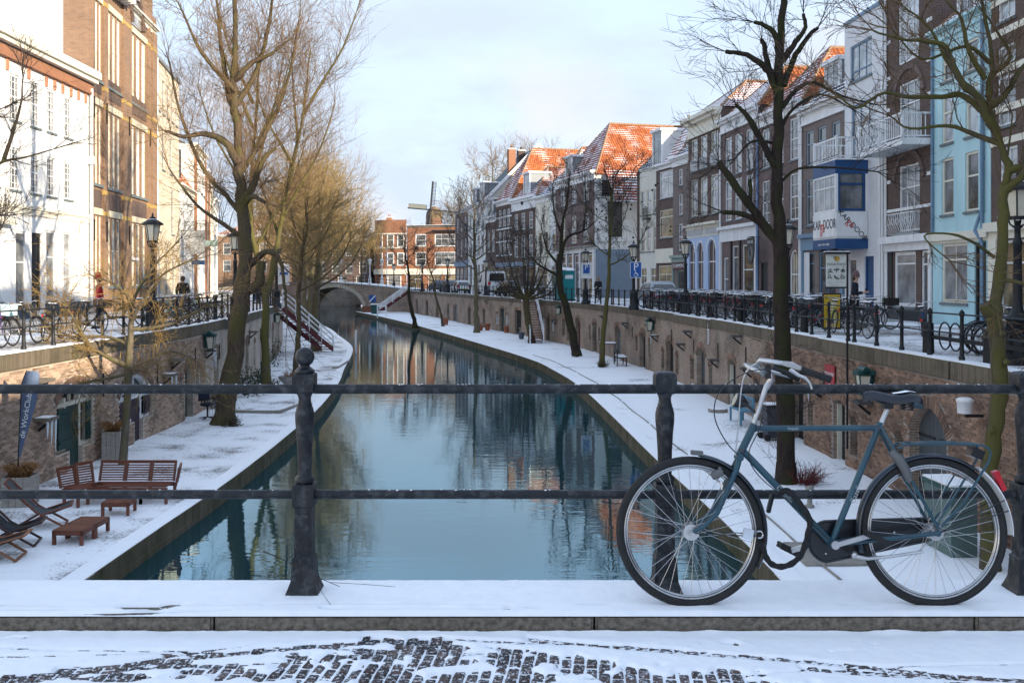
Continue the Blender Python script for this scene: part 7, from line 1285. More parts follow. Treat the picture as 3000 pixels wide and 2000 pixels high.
fl = q.build('sail', FL, r); o = text('lettering', 'de WorkClub.nl', .17, WHITE, fl, (.17,-.035,1.42), (R(90),R(-82),0), .002, 1.0)
# wall brackets with snow and icicles, lanterns
ICE_ = M('ice', (.72,.78,.82), .2, (.62,.70,.76), 5)
WOODB = M('bracket_wood', (.20,.175,.145), .85, (.12,.105,.085), 6)
GREYB = M('bracket_grey', (.09,.09,.09), .8, (.05,.05,.052), 6)
def bracket(label, LN, sg, s, z, group, ice=0, w=.55):
    r = thing('wall_shelf', label, 'wall bracket', LN.p(s, sg*.02, z), LN.ang(s)+(0 if sg > 0 else math.pi), group); q = MB(); q.box(-w/2,w/2,-.36,0,0,.07,0); q.box(-w/2+.05,w/2-.10,-.33,-.02,.07,.085,1); q.build('shelf', [WOODB if sg > 0 else GREYB, SNOW if ice else (WOODB if sg > 0 else GREYB)], r); q = MB(); q.bar((0,0,-.25),(0,-.3,0),.06,.06); q.build('strut', IRON, r)
    for i in range(ice): x = -w/2+.08+(w-.16)*i/max(1, ice-1); l_ = .4+.35*((i*7) % 3)/2; q = MB(); q.lathe([(.035,0),(.022,-l_*.5),(.004,-l_)], 6, 0, (x,-.3,0)); q.build('icicle', ICE_, r)
GB = 'wooden brackets on the west quay wall'
for a in [('bright wooden bracket in the sun patch above the flag', 22.95, -.72, 0),('wooden bracket with long icicles behind the flag', 23.15, -1.62, 3),('upper wooden bracket right of the plum doors', 32.2, -1.0, 0),('lower wooden bracket with frozen drip right of the plum doors', 31.5, -1.4, 2),('wooden bracket under the green lantern, ice below it', 36.6, -1.0, 3),('wooden bracket behind the big leaning tree', 47.5, -.9, 0)]: bracket(a[0], LWL, 1, a[1], a[2], GB, a[3])
GB2 = 'grey brackets on the reddish quay wall'
for i, (s, z) in enumerate([(24.0,-1.35),(27.4,-1.35),(34.6,-1.5),(36.0,-.45),(39.5,-1.6),(45.3,-1.35),(44,-.7),(50.5,-1.25),(51.6,-.75),(51.0,-.35),(57,-.9),(62.5,-.7),(75.6,-1.5),(97,-.5)]): bracket(['grey bracket under the saddle','grey bracket near the cream door post','grey bracket beside the plum niche by the bench','grey bracket high beside the dark lopped tree','grey bracket over the blue bench niche','dark bracket left of the grey double door','high grey bracket right of the brick cross','bracket with frozen drip between two arched doors','pale bracket beside the green lantern','highest grey bracket next to the green lantern','grey bracket near the grey blue door','thin bracket behind the slim mossy tree','small bracket beside the white cellar window','snowy slanted bracket far along the wall'][i], RWL, -1, s, z, GB2, 1 if i in (1, 7) else 0, .42)
def lantern(label, LN, sg, s, z):
    r = thing('wall_lantern', label, 'wall lamp', LN.p(s, sg*.02, z), LN.ang(s)+(0 if sg > 0 else math.pi), 'green wall lanterns along the quays'); q = MB(); q.lathe([(.12,-.02),(.19,.40)], 4, 0, (0,-.24,0), False, math.pi/4); q.build('glass', LAMPGL, r)
    q = MB(); q.box(-.19,.19,-.43,-.02,.42,.52); q.tube([(-.19,-.22,.52),(.19,-.22,.52)], .10, 8); [q.bar((sx*.09,-.24+sy*.09,-.02),(sx*.14,-.24+sy*.14,.42),.025,.025) for sx in (-1,1) for sy in (-1,1)]; q.box(-.11,.11,-.35,-.13,-.06,-.02); q.box(-.05,.05,-.1,0,.0,.46); q.build('frame', GREENL, r)
lantern('green wall lantern above the cellar door beside the big leaning tree', LWL, 1, 36.2, -.85); lantern('green wall lantern near the stair on the west quay', LWL, 1, 59, -.9); lantern('green wall lantern beside the red wall sign', RWL, -1, 23.8, -1.05); lantern('green wall lantern over the row of arched doors', RWL, -1, 51.2, -.95); lantern('green wall lantern beyond the dark leaning tree', RWL, -1, 74.2, -.9)
# bits and pieces
r = thing('office_chair', 'dark blue office chair left out by the cellar door', 'chair', (-10.4, 34.0, ZQ+.03), R(-30)); q = MB()
for i in range(5): a = i*1.257; q.bar((0,0,.08),(.28*math.cos(a),.28*math.sin(a),.04),.04,.03)
q.tube([(0,0,.06),(0,0,.45)], .03, 8); q.build('base', IRON, r); q = MB(); q.lathe([(.2,.45),(.25,.48),(.25,.52),(.2,.54)], 12); q.build('seat', NAVYC, r); q = MB(); q.box(-.2,-.14,-.22,.22,.62,1.1); q.bar((-.1,0,.48),(-.18,0,.7),.05,.03); q.build('backrest', NAVYC, r); q = MB(); [q.bar((-.15,s*.26,.68),(.12,s*.26,.68),.05,.03) for s in (-1,1)]; [q.bar((0,s*.24,.5),(0,s*.26,.68),.03,.03) for s in (-1,1)]; q.build('armrest', IRON, r)
r = thing('plastic_chair', 'dark green plastic chair beyond the forked mossy tree', 'chair', (-11.6, 46.8, ZQ+.03), R(100)); q = MB(); [q.bar((x,y,0),(x*.85,y*.85,.42),.04,.04) for x in (-.22,.22) for y in (-.22,.22)]; q.build('leg', GREENL, r); q = MB(); q.box(-.22,.22,-.22,.22,.42,.46); q.build('seat', GREENL, r); q = MB(); [q.bar((-.2,y,.46),(-.3,y,.88),.05,.02) for y in (-.16,-.05,.06,.17)]; q.bar((-.3,-.22,.88),(-.3,.22,.88),.03,.06); q.build('backrest', GREENL, r)
def shrub(label, x, y, z, r_, n, seed, mat=LEAF, group='evergreen shrubs along the wharves'):
    rn = random.Random(seed); root = thing('shrub', label, 'shrub', (x, y, z), 0, group); tw = Twigs(); q = MB()
    for _ in range(26): a = rn.uniform(0,6.28); sprig(tw, (0,0,.05), unit((math.cos(a)*.7, math.sin(a)*.7, rn.uniform(.5,1.4))), r_*rn.uniform(.8,1.3), .012, 1, rn, dict(nch=[0,3], wig=.2, up=0, a0=.4, a1=.9, rmin=.005))
    link('stem', tw.mesh('stem', BARK), root)
    for _ in range(n):
        a, e, d = rn.uniform(0,6.28), rn.uniform(-.2,1.3), r_*rn.uniform(.35,1.05); c = Vector((d*math.cos(a)*math.cos(e), d*math.sin(a)*math.cos(e), .25*r_+d*math.sin(e)*1.2)); u = Vector((rn.gauss(0,1),rn.gauss(0,1),rn.gauss(0,1))).normalized()*.055; v = u.orthogonal().normalized()*.03; q.add([tuple(c-u),tuple(c+v),tuple(c+u),tuple(c-v)], [(0,1,2,3)], 0)
    q.build('foliage', mat, root); return root
shrub('dark evergreen climbing by the wall under the bracket with ice', -10.75, 36.9, ZQ, .62, 260, 1); shrub('leafy evergreen bush behind the big leaning tree', -10.9, 40.6, ZQ, .85, 420, 2); shrub('low evergreen beside the forked mossy tree', -11.5, 45.5, ZQ, .5, 200, 3); shrub('tall evergreen at the foot of the slanted stair', -14.4, 58.5, ZQ, 1.1, 420, 4); shrub('evergreen farther along the wall near the stair', -13.3, 54, ZQ, .7, 250, 5); shrub('green potted shrub in front of the far arched door', -2.9, 99.5, ZQ, .75, 260, 6)
LITTER = M('leaf_litter', (.06,.055,.03), .9)
for i, (x, y, n) in enumerate([(-9.1,32.3,90),(-10.4,43.6,60),(-10.5,49.2,50),(4.9,53.9,60),(1.5,74.2,60),(4.0,61.3,40)]): shrub(['frosted weeds round the foot of the big leaning tree','weeds round the forked mossy tree','weeds at the slender brown tree','weeds at the slim yellow-green tree','weeds round the fan pollard','weeds round the dark leaning tree'][i], x, y, ZQ-.08, .35, n, 20+i, LITTER, 'weeds at the tree feet')
r = thing('red_shrub', 'reddish bare shoots at the foot of the dark lopped tree', 'shrub', (6.7, 23.2, ZQ)); tw = Twigs(); rn = random.Random(3)
for _ in range(150): a = rn.uniform(0,6.28); sprig(tw, (.25*math.cos(a)*rn.random()+.1,.25*math.sin(a)*rn.random(),0), unit((math.cos(a)*.8+.4,math.sin(a)*.8,rn.uniform(.5,1.5))), rn.uniform(.2,.5), .006, 1, rn, dict(nch=[0,2], wig=.15, up=.02, a0=.3, a1=.7, rmin=.004))
link('shoots', tw.mesh('shoots', M('red_shoots', (.15,.03,.025), .8)), r)
r = thing('bowl_planter', 'round stone bowl planter beside the forked mossy tree', 'planter', (-10.0, 44.6, ZQ+.03)); q = MB(); q.lathe([(.15,0),(.18,.04),(.42,.28),(.48,.42),(.44,.43),(.36,.36)], 16); q.build('bowl', STONE, r); grass_tuft(r, 60, .36, .3, 7)
q = MB(); q.tube([(0,0,-1.0),(0,0,1.25)], .075, 8); tag(q.build('white_post', WHITE, None, (-10.9, 69.5, ZQ)), 'white mooring post at the tip of the west wharf', 'post')
def slab(label, pts, z=.05):
    q = MB()
    for a, b in zip(pts, pts[1:]): q.bar((a[0],a[1],ZQ+z),(b[0],b[1],ZQ+z),.10,.12)
    o = tag(q.build('low_edging', STONE), label, 'edging', 'low stone edgings on the west wharf'); return o
slab('low stone edging corner near the big leaning tree', [(-9.9,35.6),(-8.3,35.6),(-7.9,38.6)]); slab('low stone edging corner near the slender brown tree', [(-9.6,53.2),(-9.3,53.2),(-9.45,58)])

# ---------------------------------------------------------------- stairs with white railings
DRED = M('stair_dark_red', (.10,.012,.018), .55)
def stair(label, top, bot, wid, nst, pale=True):
    """open stair from top (x,y,0) to bot (x,y,quay); wid to its right"""
    r = thing('wharf_stair', label, 'stair', (0,0,0)); t, b = Vector(top), Vector(bot); h = Vector((b.x-t.x, b.y-t.y, 0)).normalized(); sd = Vector((h.y,-h.x,0))*wid
    for k in (0, 1): q = MB(); q.bar(t+sd*k+Vector((0,0,-.12)), b+sd*k+Vector((0,0,.08)), .06, .28); q.build('stringer', DRED, r)
    for i in range(nst): c = t.lerp(b, (i+.5)/nst); q = MB(); q.bar(c, c+sd, .26, .04); q.build('step', DRED, r)
    for k in (0, 1):
        q = MB(); o = sd*k; n = 4
        for i in range(n+1): c = t.lerp(b, i/n)+o; q.bar(c-Vector((0,0,.1)), c+Vector((0,0,1.0)), .09, .09, 0, (0,1,0))
        for dz, hh in ((1.0,.10),(.68,.07),(.36,.07)): q.bar(t+o+Vector((0,0,dz)), b+o+Vector((0,0,dz)), .05, hh)
        q.build('railing', WHITE, r)
    return r
stair('stair with white railing slanting down behind the slender brown tree', (-14.7,60.5,0), (-12.6,65.8,ZQ+.1), .9, 16)
stair('stair with white railing and dark red steps beside the fan pollard', (1.9,80.3,-.15), (2.35,74.0,ZQ+.1), 1.0, 16)
stair('far stair with white railing descending from the bridge', (-14.6,139.6,0), (-18.9,140.2,ZQ+.1), 1.0, 16)
r = thing('stair_gate', 'white wooden rail frame at the head of the stair by the fan pollard', 'railing', (.75,80.6,0)); q = MB(); [q.box(x,x+.1,-.05,.05,-.15,1.1) for x in (0,.6,2.0)]; [q.box(.1,2.1,-.03,.03,z,z+.09) for z in (.3,.95)]; q.build('rail_frame', WHITE, r)
# east wharf furniture
BBLUE = M('bench_blue', (.11,.28,.40), .5); r = thing('blue_bench', 'light blue wooden bench with crossed back against the quay wall', 'bench', (7.85, 33.1, ZQ+.03), RWL.ang(33)+R(182)); q = MB()
for x in (-.6,.6):
    for y in (-.42,0): q.box(x-.03,x+.03,y-.03,y+.03,0,.44 if y else .88)
q.build('legs', BBLUE, r)
for i in range(5): q = MB(); q.box(-.63,.63,-.45+i*.09,-.38+i*.09,.44,.465); q.build('slat', BBLUE, r)
q = MB(); q.box(-.6,.6,-.02,.02,.83,.88); q.box(-.6,.6,-.02,.02,.52,.56)
for i in range(4): x = -.6+i*.3; q.bar((x,0,.55),(x+.3,0,.84),.02,.03); q.bar((x+.3,0,.55),(x,0,.84),.02,.03)
q.build('backrest', BBLUE, r); q = MB(); [q.bar((x,-.42,.62),(x,0,.62),.05,.04) for x in (-.6,.6)]; q.build('armrest', BBLUE, r)
r = thing('wheelie_bin', 'dark grey wheeled bin behind the dark lopped tree', 'bin', (7.75, 29.6, ZQ+.03), R(95)); q = MB(); q.lathe([(.32,.08),(.40,1.0)], 4, 0, (0,0,0), False, math.pi/4); q.build('body', M('bin_grey', (.05,.055,.07), .5), r); q = MB(); q.box(-.31,.31,-.33,.31,1.0,1.06,0); q.box(-.29,.29,-.31,.29,1.06,1.085,1); q.build('lid', [DKWOOD, SNOW], r)
for s in (-1,1): q = MB(); q.tube([(s*.25,.26,.1),(s*.31,.26,.1)], .10, 12); q.build('wheel', TYRE, r)
q = MB(); q.lathe([(.34,0),(.36,.10),(.30,.12)], 16, 0); q.lathe([(.30,.12),(.05,.14)], 16, 1); tag(q.build('round_slab', [STONE, SNOW], None, (7.4, 35.8, ZQ+.03)), 'round grey umbrella foot with snow near the blue bench', 'umbrella foot')
r = thing('utility_cabinet', 'green metal utility cabinet under snow seen through the rear wheel', 'cabinet', (7.75, 17.6, ZQ+.03), R(93)); CG = M('cabinet_green', (.10,.16,.145), .5, (.08,.13,.115), 3); q = MB(); q.box(-.5,.5,-.22,.24,0,1.12); q.build('body', CG, r); q = MB(); q.box(-.54,.54,-.27,.28,1.12,1.2,0); q.box(-.52,.52,-.25,.26,1.2,1.23,1); q.build('lid', [GREENL, SNOW], r); q = MB(); q.box(-.48,-.01,-.235,-.22,.06,1.08); q.box(.01,.48,-.235,-.22,.06,1.08); q.build('door', CG, r); q = MB(); q.box(-.05,-.03,-.26,-.235,.5,.65); q.build('handle', IRON, r)
q = MB(); q.lathe([(.10,0),(.10,.03),(.055,.05),(.05,.34),(.09,.36),(.09,.42),(.02,.44)], 10); tag(q.build('quay_bollard', STONE, None, (6.25, 20.9, ZQ+.03)), 'small grey post on the snow between the bicycle wheels', 'bollard')
r = thing('wall_bucket', 'white round bucket lamp on a bracket by the mossy tree', 'wall lamp', RWL.p(18.6,-.35,-.85)); q = MB(); q.lathe([(.13,0),(.14,.2),(.155,.21),(.155,.26),(.10,.29)], 14); q.build('bucket', WHITE, r); q = MB(); q.bar((0,0,-.05),(.4,0,-.05),.06,.05); q.build('bracket', IRON, r)
r = thing('bar_table', 'black metal table under snow beside the slim yellow-green tree', 'table', (5.6,58.2,ZQ+.03)); q = MB(); [q.bar((x,y,0),(x,y,1.0),.04,.04) for x in (-.4,.4) for y in (-.4,.4)]; q.build('leg', IRON, r); q = MB(); q.box(-.46,.46,-.46,.46,1.0,1.04,0); q.box(-.44,.44,-.44,.44,1.04,1.08,1); q.build('tabletop', [IRON, SNOW], r)
r = thing('garden_bench', 'black bench with snowy seat next to the slim yellow-green tree', 'bench', (6.0,55.2,ZQ+.03), R(90)); q = MB(); [q.box(x-.03,x+.03,y-.03,y+.03,0,.95 if y > 0 else .5) for x in (-.8,.8) for y in (-.25,.25)]; q.build('leg', IRON, r); q = MB(); q.box(-.82,.82,-.28,.25,.45,.5,0); q.box(-.8,.8,-.26,.2,.5,.55,1); q.build('seat', [IRON, SNOW], r); q = MB(); q.box(-.82,.82,.23,.27,.7,.95); q.build('backrest', IRON, r)
def pot(label, x, y, h, m, n=0, sq_=False):
    r = thing('plant_pot', label, 'plant pot', (x, y, ZQ+.03), 0, 'pots along the east wharf'); q = MB(); q.lathe([(h*.33,0),(h*.45,h*.85),(h*.5,h*.86),(h*.5,h),(h*.42,h)], 4 if sq_ else 12, 0); q.build('pot', m, r)
    if n: grass_tuft(r, n, h, h*.5, int(x*10) % 97)
pot('two stacked orange clay pots, the upper of the pair by the thin tall tree', -2.3, 93.0, .62, POT); pot('clay pot below the stacked pair', -2.9, 92.2, .5, POT, 20); pot('red clay pot by the green cellar door', -.5, 88.6, .55, POT, 16); pot('grey clay pot with a brush of grass before the green door', .9, 85.5, .6, STONE, 40); pot('square dark tub with snow on the open wharf', .75, 79.3, .55, CBLUEG, 0, True); pot('clay pot standing far along the wharf', -6.9, 104, .6, POT, 30)
q = MB(); q.box(-.9,.9,-.35,.35,0,.9); tag(q.build('brown_crate', M('rust_crate', (.17,.075,.04), .85), None, (-20.6,143,ZQ)), 'rust brown crate beside the bridge arch', 'crate'); r = thing('green_bin', 'dark green bin by the low white gate', 'bin', (-18.9,137.2,ZQ)); q = MB(); q.lathe([(.6,0),(.7,1.3)],4,0,(0,0,0),False,.785); q.build('body', GREENL, r); q = MB(); q.box(-.55,.55,-.55,.55,1.3,1.4); q.build('lid', SNOW, r)
r = thing('white_gate', 'low white wooden gate on the quay edge by the far bridge', 'gate', (-16.7,127.5,ZQ)); q = MB(); [q.box(x,x+.14,-.06,.06,-.2,1.5) for x in (-.6,.5)]; [q.box(-.5,.5,-.04,.04,z,z+.16) for z in (.6,1.3)]; q.build('rail_frame', WHITE, r)
# brick cross let into the wall
q = MB(); s_ = 41.0; F = lambda a, z: RWL.p(s_+a, -.03, z)
q.bar(F(0,-.18), F(0,-1.02), .06, .02, 0, (0,1,0)); q.bar(F(-.16,-.42), F(.16,-.42), .02, .08); q.build('wall_cross', WHITE, QR)
# drifting chain line along the east edge
q = MB(); [q.tube([REL.p(s+u, .95+.03*math.sin(s+u), ZQ+.045) for u in np.linspace(0, 5.6, 12)], .018, 5) for s in (15, 21, 27, 33, 39, 45, 51, 57)]; tag(q.build('ground_cable', STONE), 'thin dark seam running along the east wharf near its edge', 'cable')
q = MB(); q.box(4.9,6.0,16.6,18.0,ZQ+.02,ZQ+.055); tag(q.build('hatch', STONE), 'flat hatch plate on the wharf below the bicycle', 'hatch')

# ---------------------------------------------------------------- far bridge, rounded brick building, mill
def far_bridge():
    root = thing('far_bridge', 'brick arch bridge with pale stone arch ring and black railing', 'bridge'); root['kind'] = 'thing'; A, B_ = Vector((-46,149.5,0)), Vector((-14.3,144.5,0)); ax = (B_-A).normalized(); L_ = (B_-A).length; ay = Vector((-ax.y, ax.x, 0)); F = lambda x, y, z: tuple(A+ax*x+ay*y+Vector((0,0,z)))
    deck = lambda x: .15+1.15*math.sin(math.pi*min(1, max(0, x/L_)))**1.0*1.0; c0, hw, zs, zc = L_*.625, 4.7, -2.9, .50; arch = lambda x: zs+(zc-zs)*math.sqrt(max(0, 1-((x-c0)/hw)**2)); q = MB(); xs = sorted(set(list(np.linspace(0, L_, 34))+list(np.linspace(c0-hw, c0+hw, 25))))
    for a, b in zip(xs, xs[1:]):
        m_ = (a+b)/2; la, lb = ((arch(a), arch(b)) if abs(m_-c0) < hw else (-5, -5))
        for y in (0, 7): q.quad((a,y,la),(b,y,lb),(b,y,deck(b)),(a,y,deck(a)), 0)
        if abs(m_-c0) < hw: q.quad((a,0,la),(b,0,lb),(b,7,lb),(a,7,la), 0)
        q.quad((a,-.1,deck(a)),(b,-.1,deck(b)),(b,7.1,deck(b)),(a,7.1,deck(a)), 1); q.quad((a,-.1,deck(a)-.25),(b,-.1,deck(b)-.25),(b,-.1,deck(b)),(a,-.1,deck(a)), 2)
    for s in (-1, 1): q.quad((c0+s*hw,0,-5),(c0+s*hw,7,-5),(c0+s*hw,7,zs),(c0+s*hw,0,zs), 0)
    uv = [(x+y, z) for x, y, z in q.v]; q.map(F); q.build('spandrel', [MATS['quay_brick_red'], SNOW, STONE], root, uv=uv); q = MB()
    aa = [c0+hw*math.cos(math.pi*i/24) for i in range(25)]
    for a, b in zip(aa, aa[1:]): q.bar(F(a,-.08,arch(a)+.2), F(b,-.08,arch(b)+.2), .25, .5)
    q.build('arch_ring', M('pale_stone', (.48,.43,.35), .8, (.38,.34,.28), 2), root); q = MB(); q.box(-.05,.05,-.16,-.12,0,1)
    for x in np.arange(.5, L_, 1.25): p = MB(); p.bar(F(x,.05,deck(x)), F(x,.05,deck(x)+1.0), .07, .07, 0, (0,1,0)); p.build('railing_post', IRON, root)
    for dz in (.5, .98): p = MB(); p.tube([F(x,.05,deck(x)+dz) for x in np.linspace(.5, L_, 24)], .035, 5); p.build('rail', IRON, root)
    p = MB(); x = c0+hw+1.2; p.poly([(x-.5,-1.7),(x+.5,-1.7),(x+.5,-.7),(x-.5,-.7)], -.14, -.10, 0); p.poly([(x-.5,-1.7),(x-.38,-1.7),(x+.5,-.82),(x+.5,-.7),(x+.38,-.7),(x-.5,-1.58)], -.15, -.14, 1); p.map(F); p.build('waterway_sign', [PBLUE, WHITE], root)
far_bridge()
g = MB(); g.box(-90,-30,196.5,198,-5,0); tag(g.build('canal_end_wall', MATS['quay_brick']), None, None, None, 'structure')
for i, (x, w_) in enumerate([(-92,18),(-73,16),(-56,15),(-40,14)]): H = house(['far brown terrace seen over the bridge, west end','second far terrace beyond the bridge','third far terrace beyond the bridge arch','far terrace beyond the bridge beside the dark brick one'][i], (x,199), (x+w_,199), 8.5+i % 2, MATS['brick_mauve'], [(5.6,7.6,5,1.3,'sash1'),(2.6,4.6,5,1.3,'sash1')], corn=(.3, WHITE, .3)); hip_roof(H, H.h, 12.5, 3, ROOFR)
H = house('brown brick building with rounded corner tower below the windmill', (-17.6,167), (-8.2,165), 10.6, MATS['brick_orange'], [(7.1,9.2,[.25],1.9,'narrow',{'fw':.18}),(7.1,9.2,[.74],4.6,'wide2',{'fw':.16}),(3.9,6.2,[.25],1.9,'narrow',{'fw':.18}),(3.9,6.2,[.74],4.6,'wide2',{'fw':.16}),(.2,2.3,[.15,.5,.8],2.2,'shopb')], name='corner_building', corn=(.25, STONE, .35), wname='wall')
strip(H, 'shop_fascia', CREAM, (0, H.w, -.35, .02, 2.4, 3.4)); r = H.root; q = MB(); n = 14; Rr = 3.4; cx, cy = -3.2, 3.0
prof = [(-90-90*i/n) for i in range(n+1)]; pts = [(cx+Rr*math.cos(R(a)), cy-.0+Rr*math.sin(R(a))) for a in prof]; pts = [(0,-.4),(cx,-.4)]+pts[1:]+[(cx-Rr, 9)]
for (a, b), (c, d) in zip(pts, pts[1:]): q.quad((a,b,0),(c,d,0),(c,d,11.6),(a,b,11.6), 0)
q.add([(a,b,11.6) for a,b in pts], [tuple(range(len(pts)))], 1); q.build('corner_tower', [MATS['brick_orange'], SNOW], r)
q = MB()
for (a, b), (c, d) in zip(pts[:9], pts[1:10]): q.bar((a,b-.1,9.25),(c,d-.1,9.25),.3,.22); q.bar((a,b-.08,6.85),(c,d-.08,6.85),.25,.15)
q.build('band', CREAM, r); q = MB()
for (a, b), (c, d) in zip(pts[:9], pts[1:10]): q.bar((a,b-.25,2.9),(c,d-.25,2.9),.6,.9)
q.build('tower_fascia', CREAM, r)
fm, pm = window_mesh(1.25, 2.2, 1, (.55,), WHITE, GLASSG, .17, 0, False)
for x, y, rz in ((-1.6,-.52,0),(-3.4,-.52,0),(-5.3,.28,-R(35)),(-6.6,2.2,-R(70))):
    for z in (3.9, 7.0): o = link('window', fm, r, (x,y,z)); o.rotation_euler = (0,0,rz); link('pane', pm, o)
fm2, pm2 = window_mesh(2.4, 2.1, 2, (), WHITE, GLASSB, .14, 0, False)
for x in (-3.3,): o = link('shop_window', fm2, r, (x,-.52,.2)); link('pane', pm2, o)
strip(H, 'flat_roof', DKWOOD, (4.5, H.w+.5, -.7, .3, 9.55, 9.8)); chimney(H, -5.2, 6, 10.6, 12.4, .9)
H = house('dark brick terrace behind the white lamp posts', (-34,172), (-24.3,170), 8.6, MATS['brick_mauve'], [(5.6,7.4,4,1.3,'sash1'),(2.6,4.6,4,1.3,'sash1'),(.2,2.2,3,1.6,'sash1')], corn=(.3, WHITE, .3)); hip_roof(H, 8.6, 11.6, 3, ROOFD)
for i, (x, y, w_) in enumerate([(-52,176,16),(6,186,14)]): H = house(['brown terrace far behind the golden trees','plain brick terrace behind the end house'][i], (x,y), (x+w_,y), 9.5, MATS['brick_warm'], [(6,8,5,1.3,'sash1'),(3,5,5,1.3,'sash1')], corn=(.3, WHITE, .3)); hip_roof(H, 9.5, 13, 3, ROOFR)
r = thing('windmill', 'brick tower windmill with one sail upright and one level', 'windmill', (-33.6,430,0)); q = MB(); q.lathe([(5.2,0),(4.9,8),(4.3,18),(3.3,27.6)], 20, 0); q.build('tower', M('mill_brick', (.27,.135,.09), .85, (.20,.10,.07), .4), r); q = MB(); q.lathe([(3.5,27.6),(3.6,28.4),(3.4,30.4),(2.2,32.2),(.1,33.2)], 16, 0); q.build('cap', M('mill_thatch', (.20,.14,.08), .9), r); q = MB(); q.lathe([(6.8,16.6),(6.9,16.9)], 20); [q.bar((6.8*math.cos(a),6.8*math.sin(a),16.9),(6.8*math.cos(a),6.8*math.sin(a),18),.15,.15) for a in np.linspace(0,6.2,28)]; q.build('gallery', WHITE, r)
hub = Vector((-1.2,-4.9,31.2)); q = MB(); q.tube([hub+Vector((0,2.5,0)), hub-Vector((0,.6,0))], .6, 8); q.build('sail_hub', IRON, r)
for k in range(4):
    a = R(90-6+90*k); yaw = R(-32); d = Vector((math.cos(a)*math.cos(yaw), math.cos(a)*math.sin(yaw), math.sin(a))); t = Vector((-math.sin(a)*math.cos(yaw), -math.sin(a)*math.sin(yaw), math.cos(a))); q = MB(); q.bar(hub, hub+d*12.2, .55, .55, 0, tuple(t)); q.bar(hub+d*2.2-t*1.9, hub+d*12-t*1.9, .12, .12, 0, tuple(t)); [q.bar(hub+d*u-t*.1, hub+d*u-t*1.95, .22, .22) for u in np.arange(2.2, 12.2, .6)]; s_ = q.build('sail', M('mill_sail', (.05,.05,.055), .8), r)
    q = MB(); q.add([tuple(hub+d*2.3-t*.2+Vector((0,-.35,0))),tuple(hub+d*12-t*.2+Vector((0,-.35,0))),tuple(hub+d*12-t*1.8+Vector((0,-.35,0))),tuple(hub+d*2.3-t*1.8+Vector((0,-.35,0))),tuple(hub+d*2.3-t*.2+Vector((0,-.25,0))),tuple(hub+d*12-t*.2+Vector((0,-.25,0))),tuple(hub+d*12-t*1.8+Vector((0,-.25,0))),tuple(hub+d*2.3-t*1.8+Vector((0,-.25,0)))], [(0,1,2,3),(7,6,5,4),(0,4,5,1),(2,6,7,3)]); q.build('sail_cloth', M('mill_canvas', (.50,.46,.34), .8), s_) if k == 1 else None
q = MB(); [q.bar(Vector((-1.2,-4.2,29)), Vector((-5.5+i*1.2,-9,17)), .25, .25) for i in range(2)]; q.build('tail_beam', IRON, r)
# ---------------------------------------------------------------- the bridge railing in front
RAILM = M('rail_paint_worn', (.006,.008,.012), .45, (.060,.064,.070), 20, bump=.7, spec=.4, detail=12, contrast=.35, mid=.40); FROST = M('frosted_iron', (.045,.05,.056), .7, (.014,.016,.019), 12, bump=.6, detail=9)
root = thing('bridge_railing', 'black cast iron bridge railing with turned posts and two round rails', 'railing'); root['kind'] = 'thing'; YR = 4.90
def rail_post(x, ball):
    q = MB(); z = ZK
    q.sq([(.078,0),(.079,.018),(.070,.040),(.058,.075),(.052,.170),(.054,.178),(.046,.188)], 0, (x,YR,z))
    q.sq([(.044,.185),(.041,.43)], 0, (x,YR,z)); q.box(x-.028,x+.028,YR-.046,YR-.040,z+.22,z+.40)
    q.sq([(.046,.43),(.052,.437),(.052,.535),(.047,.542)], 0, (x,YR,z))
    q.lathe([(.036,.54),(.047,.548),(.050,.560),(.046,.573),(.034,.582),(.034,.62),(.036,.70),(.041,.79),(.047,.850),(.047,.885),(.040,.915),(.036,.918),(.037,.924),(.033,.935),(.030,.955),(.033,.972),(.041,.984),(.047,.992)], 18, 0, (x,YR,z))
    q.sq([(.042,.985),(.051,.995),(.052,1.075),(.047,1.082)] if ball else [(.042,.985),(.050,.995),(.052,1.01),(.052,1.062),(.049,1.078),(.040,1.088),(.020,1.092)], 0, (x,YR,z))
    if ball: q.lathe([(.043,1.080),(.049,1.085),(.049,1.096),(.042,1.102),(.036,1.108),(.026,1.114),(.025,1.124)], 16, 0, (x,YR,z)); q.ball((x,YR,z+1.163), .0475, 0, 20, 14)
    return q
PX = [-4.565, -2.79, -1.02, .752, 2.525, 4.30]
for i, x in enumerate(PX): o = rail_post(x, i == 2).build('railing_post', RAILM, root)
for a, b in zip([-6.3]+PX, PX+[6.1]):
    for z, rr in ((1.005, .0235), (.487, .0225)):
        q = MB(); q.tube([(a+.045,YR,ZK+z),(b-.045,YR,ZK+z)], rr, 14); [q.lathe([(.033,-.02),(.033,.02)], 12, 0, (0,0,0)) for _ in ()]; q.build('rail', RAILM, root)
rn = random.Random(2); q = MB()
for _ in range(110): x = rn.choice((-2.2,-1.3,-.55,-.2,.3,1.0,1.45,2.2))+rn.gauss(0,.22); zz, rr_ = rn.choice(((1.005,.0225),(1.005,.0225),(.487,.0215))); q.ball((x, YR+rn.uniform(-.009,.009), ZK+zz+rr_), rn.uniform(.002,.007), 0, 6, 4, .45)
q.build('snow_crumbs', SNOW, root)['kind'] = 'stuff'
tw = Twigs(); rn = random.Random(5); sprig(tw, (-1.20,4.80,ZK+.235), unit((.95,-.1,-.35)), .42, .0035, 1, rn, dict(nch=[0,2], wig=.08, up=0, a0=.3, a1=.6, rmin=.0015)); link('fallen_twig', tw.mesh('fallen_twig', TWIGD)); tag(bpy.data.objects['fallen_twig'], 'thin dark twig caught at the foot of the ball topped post', 'twig')

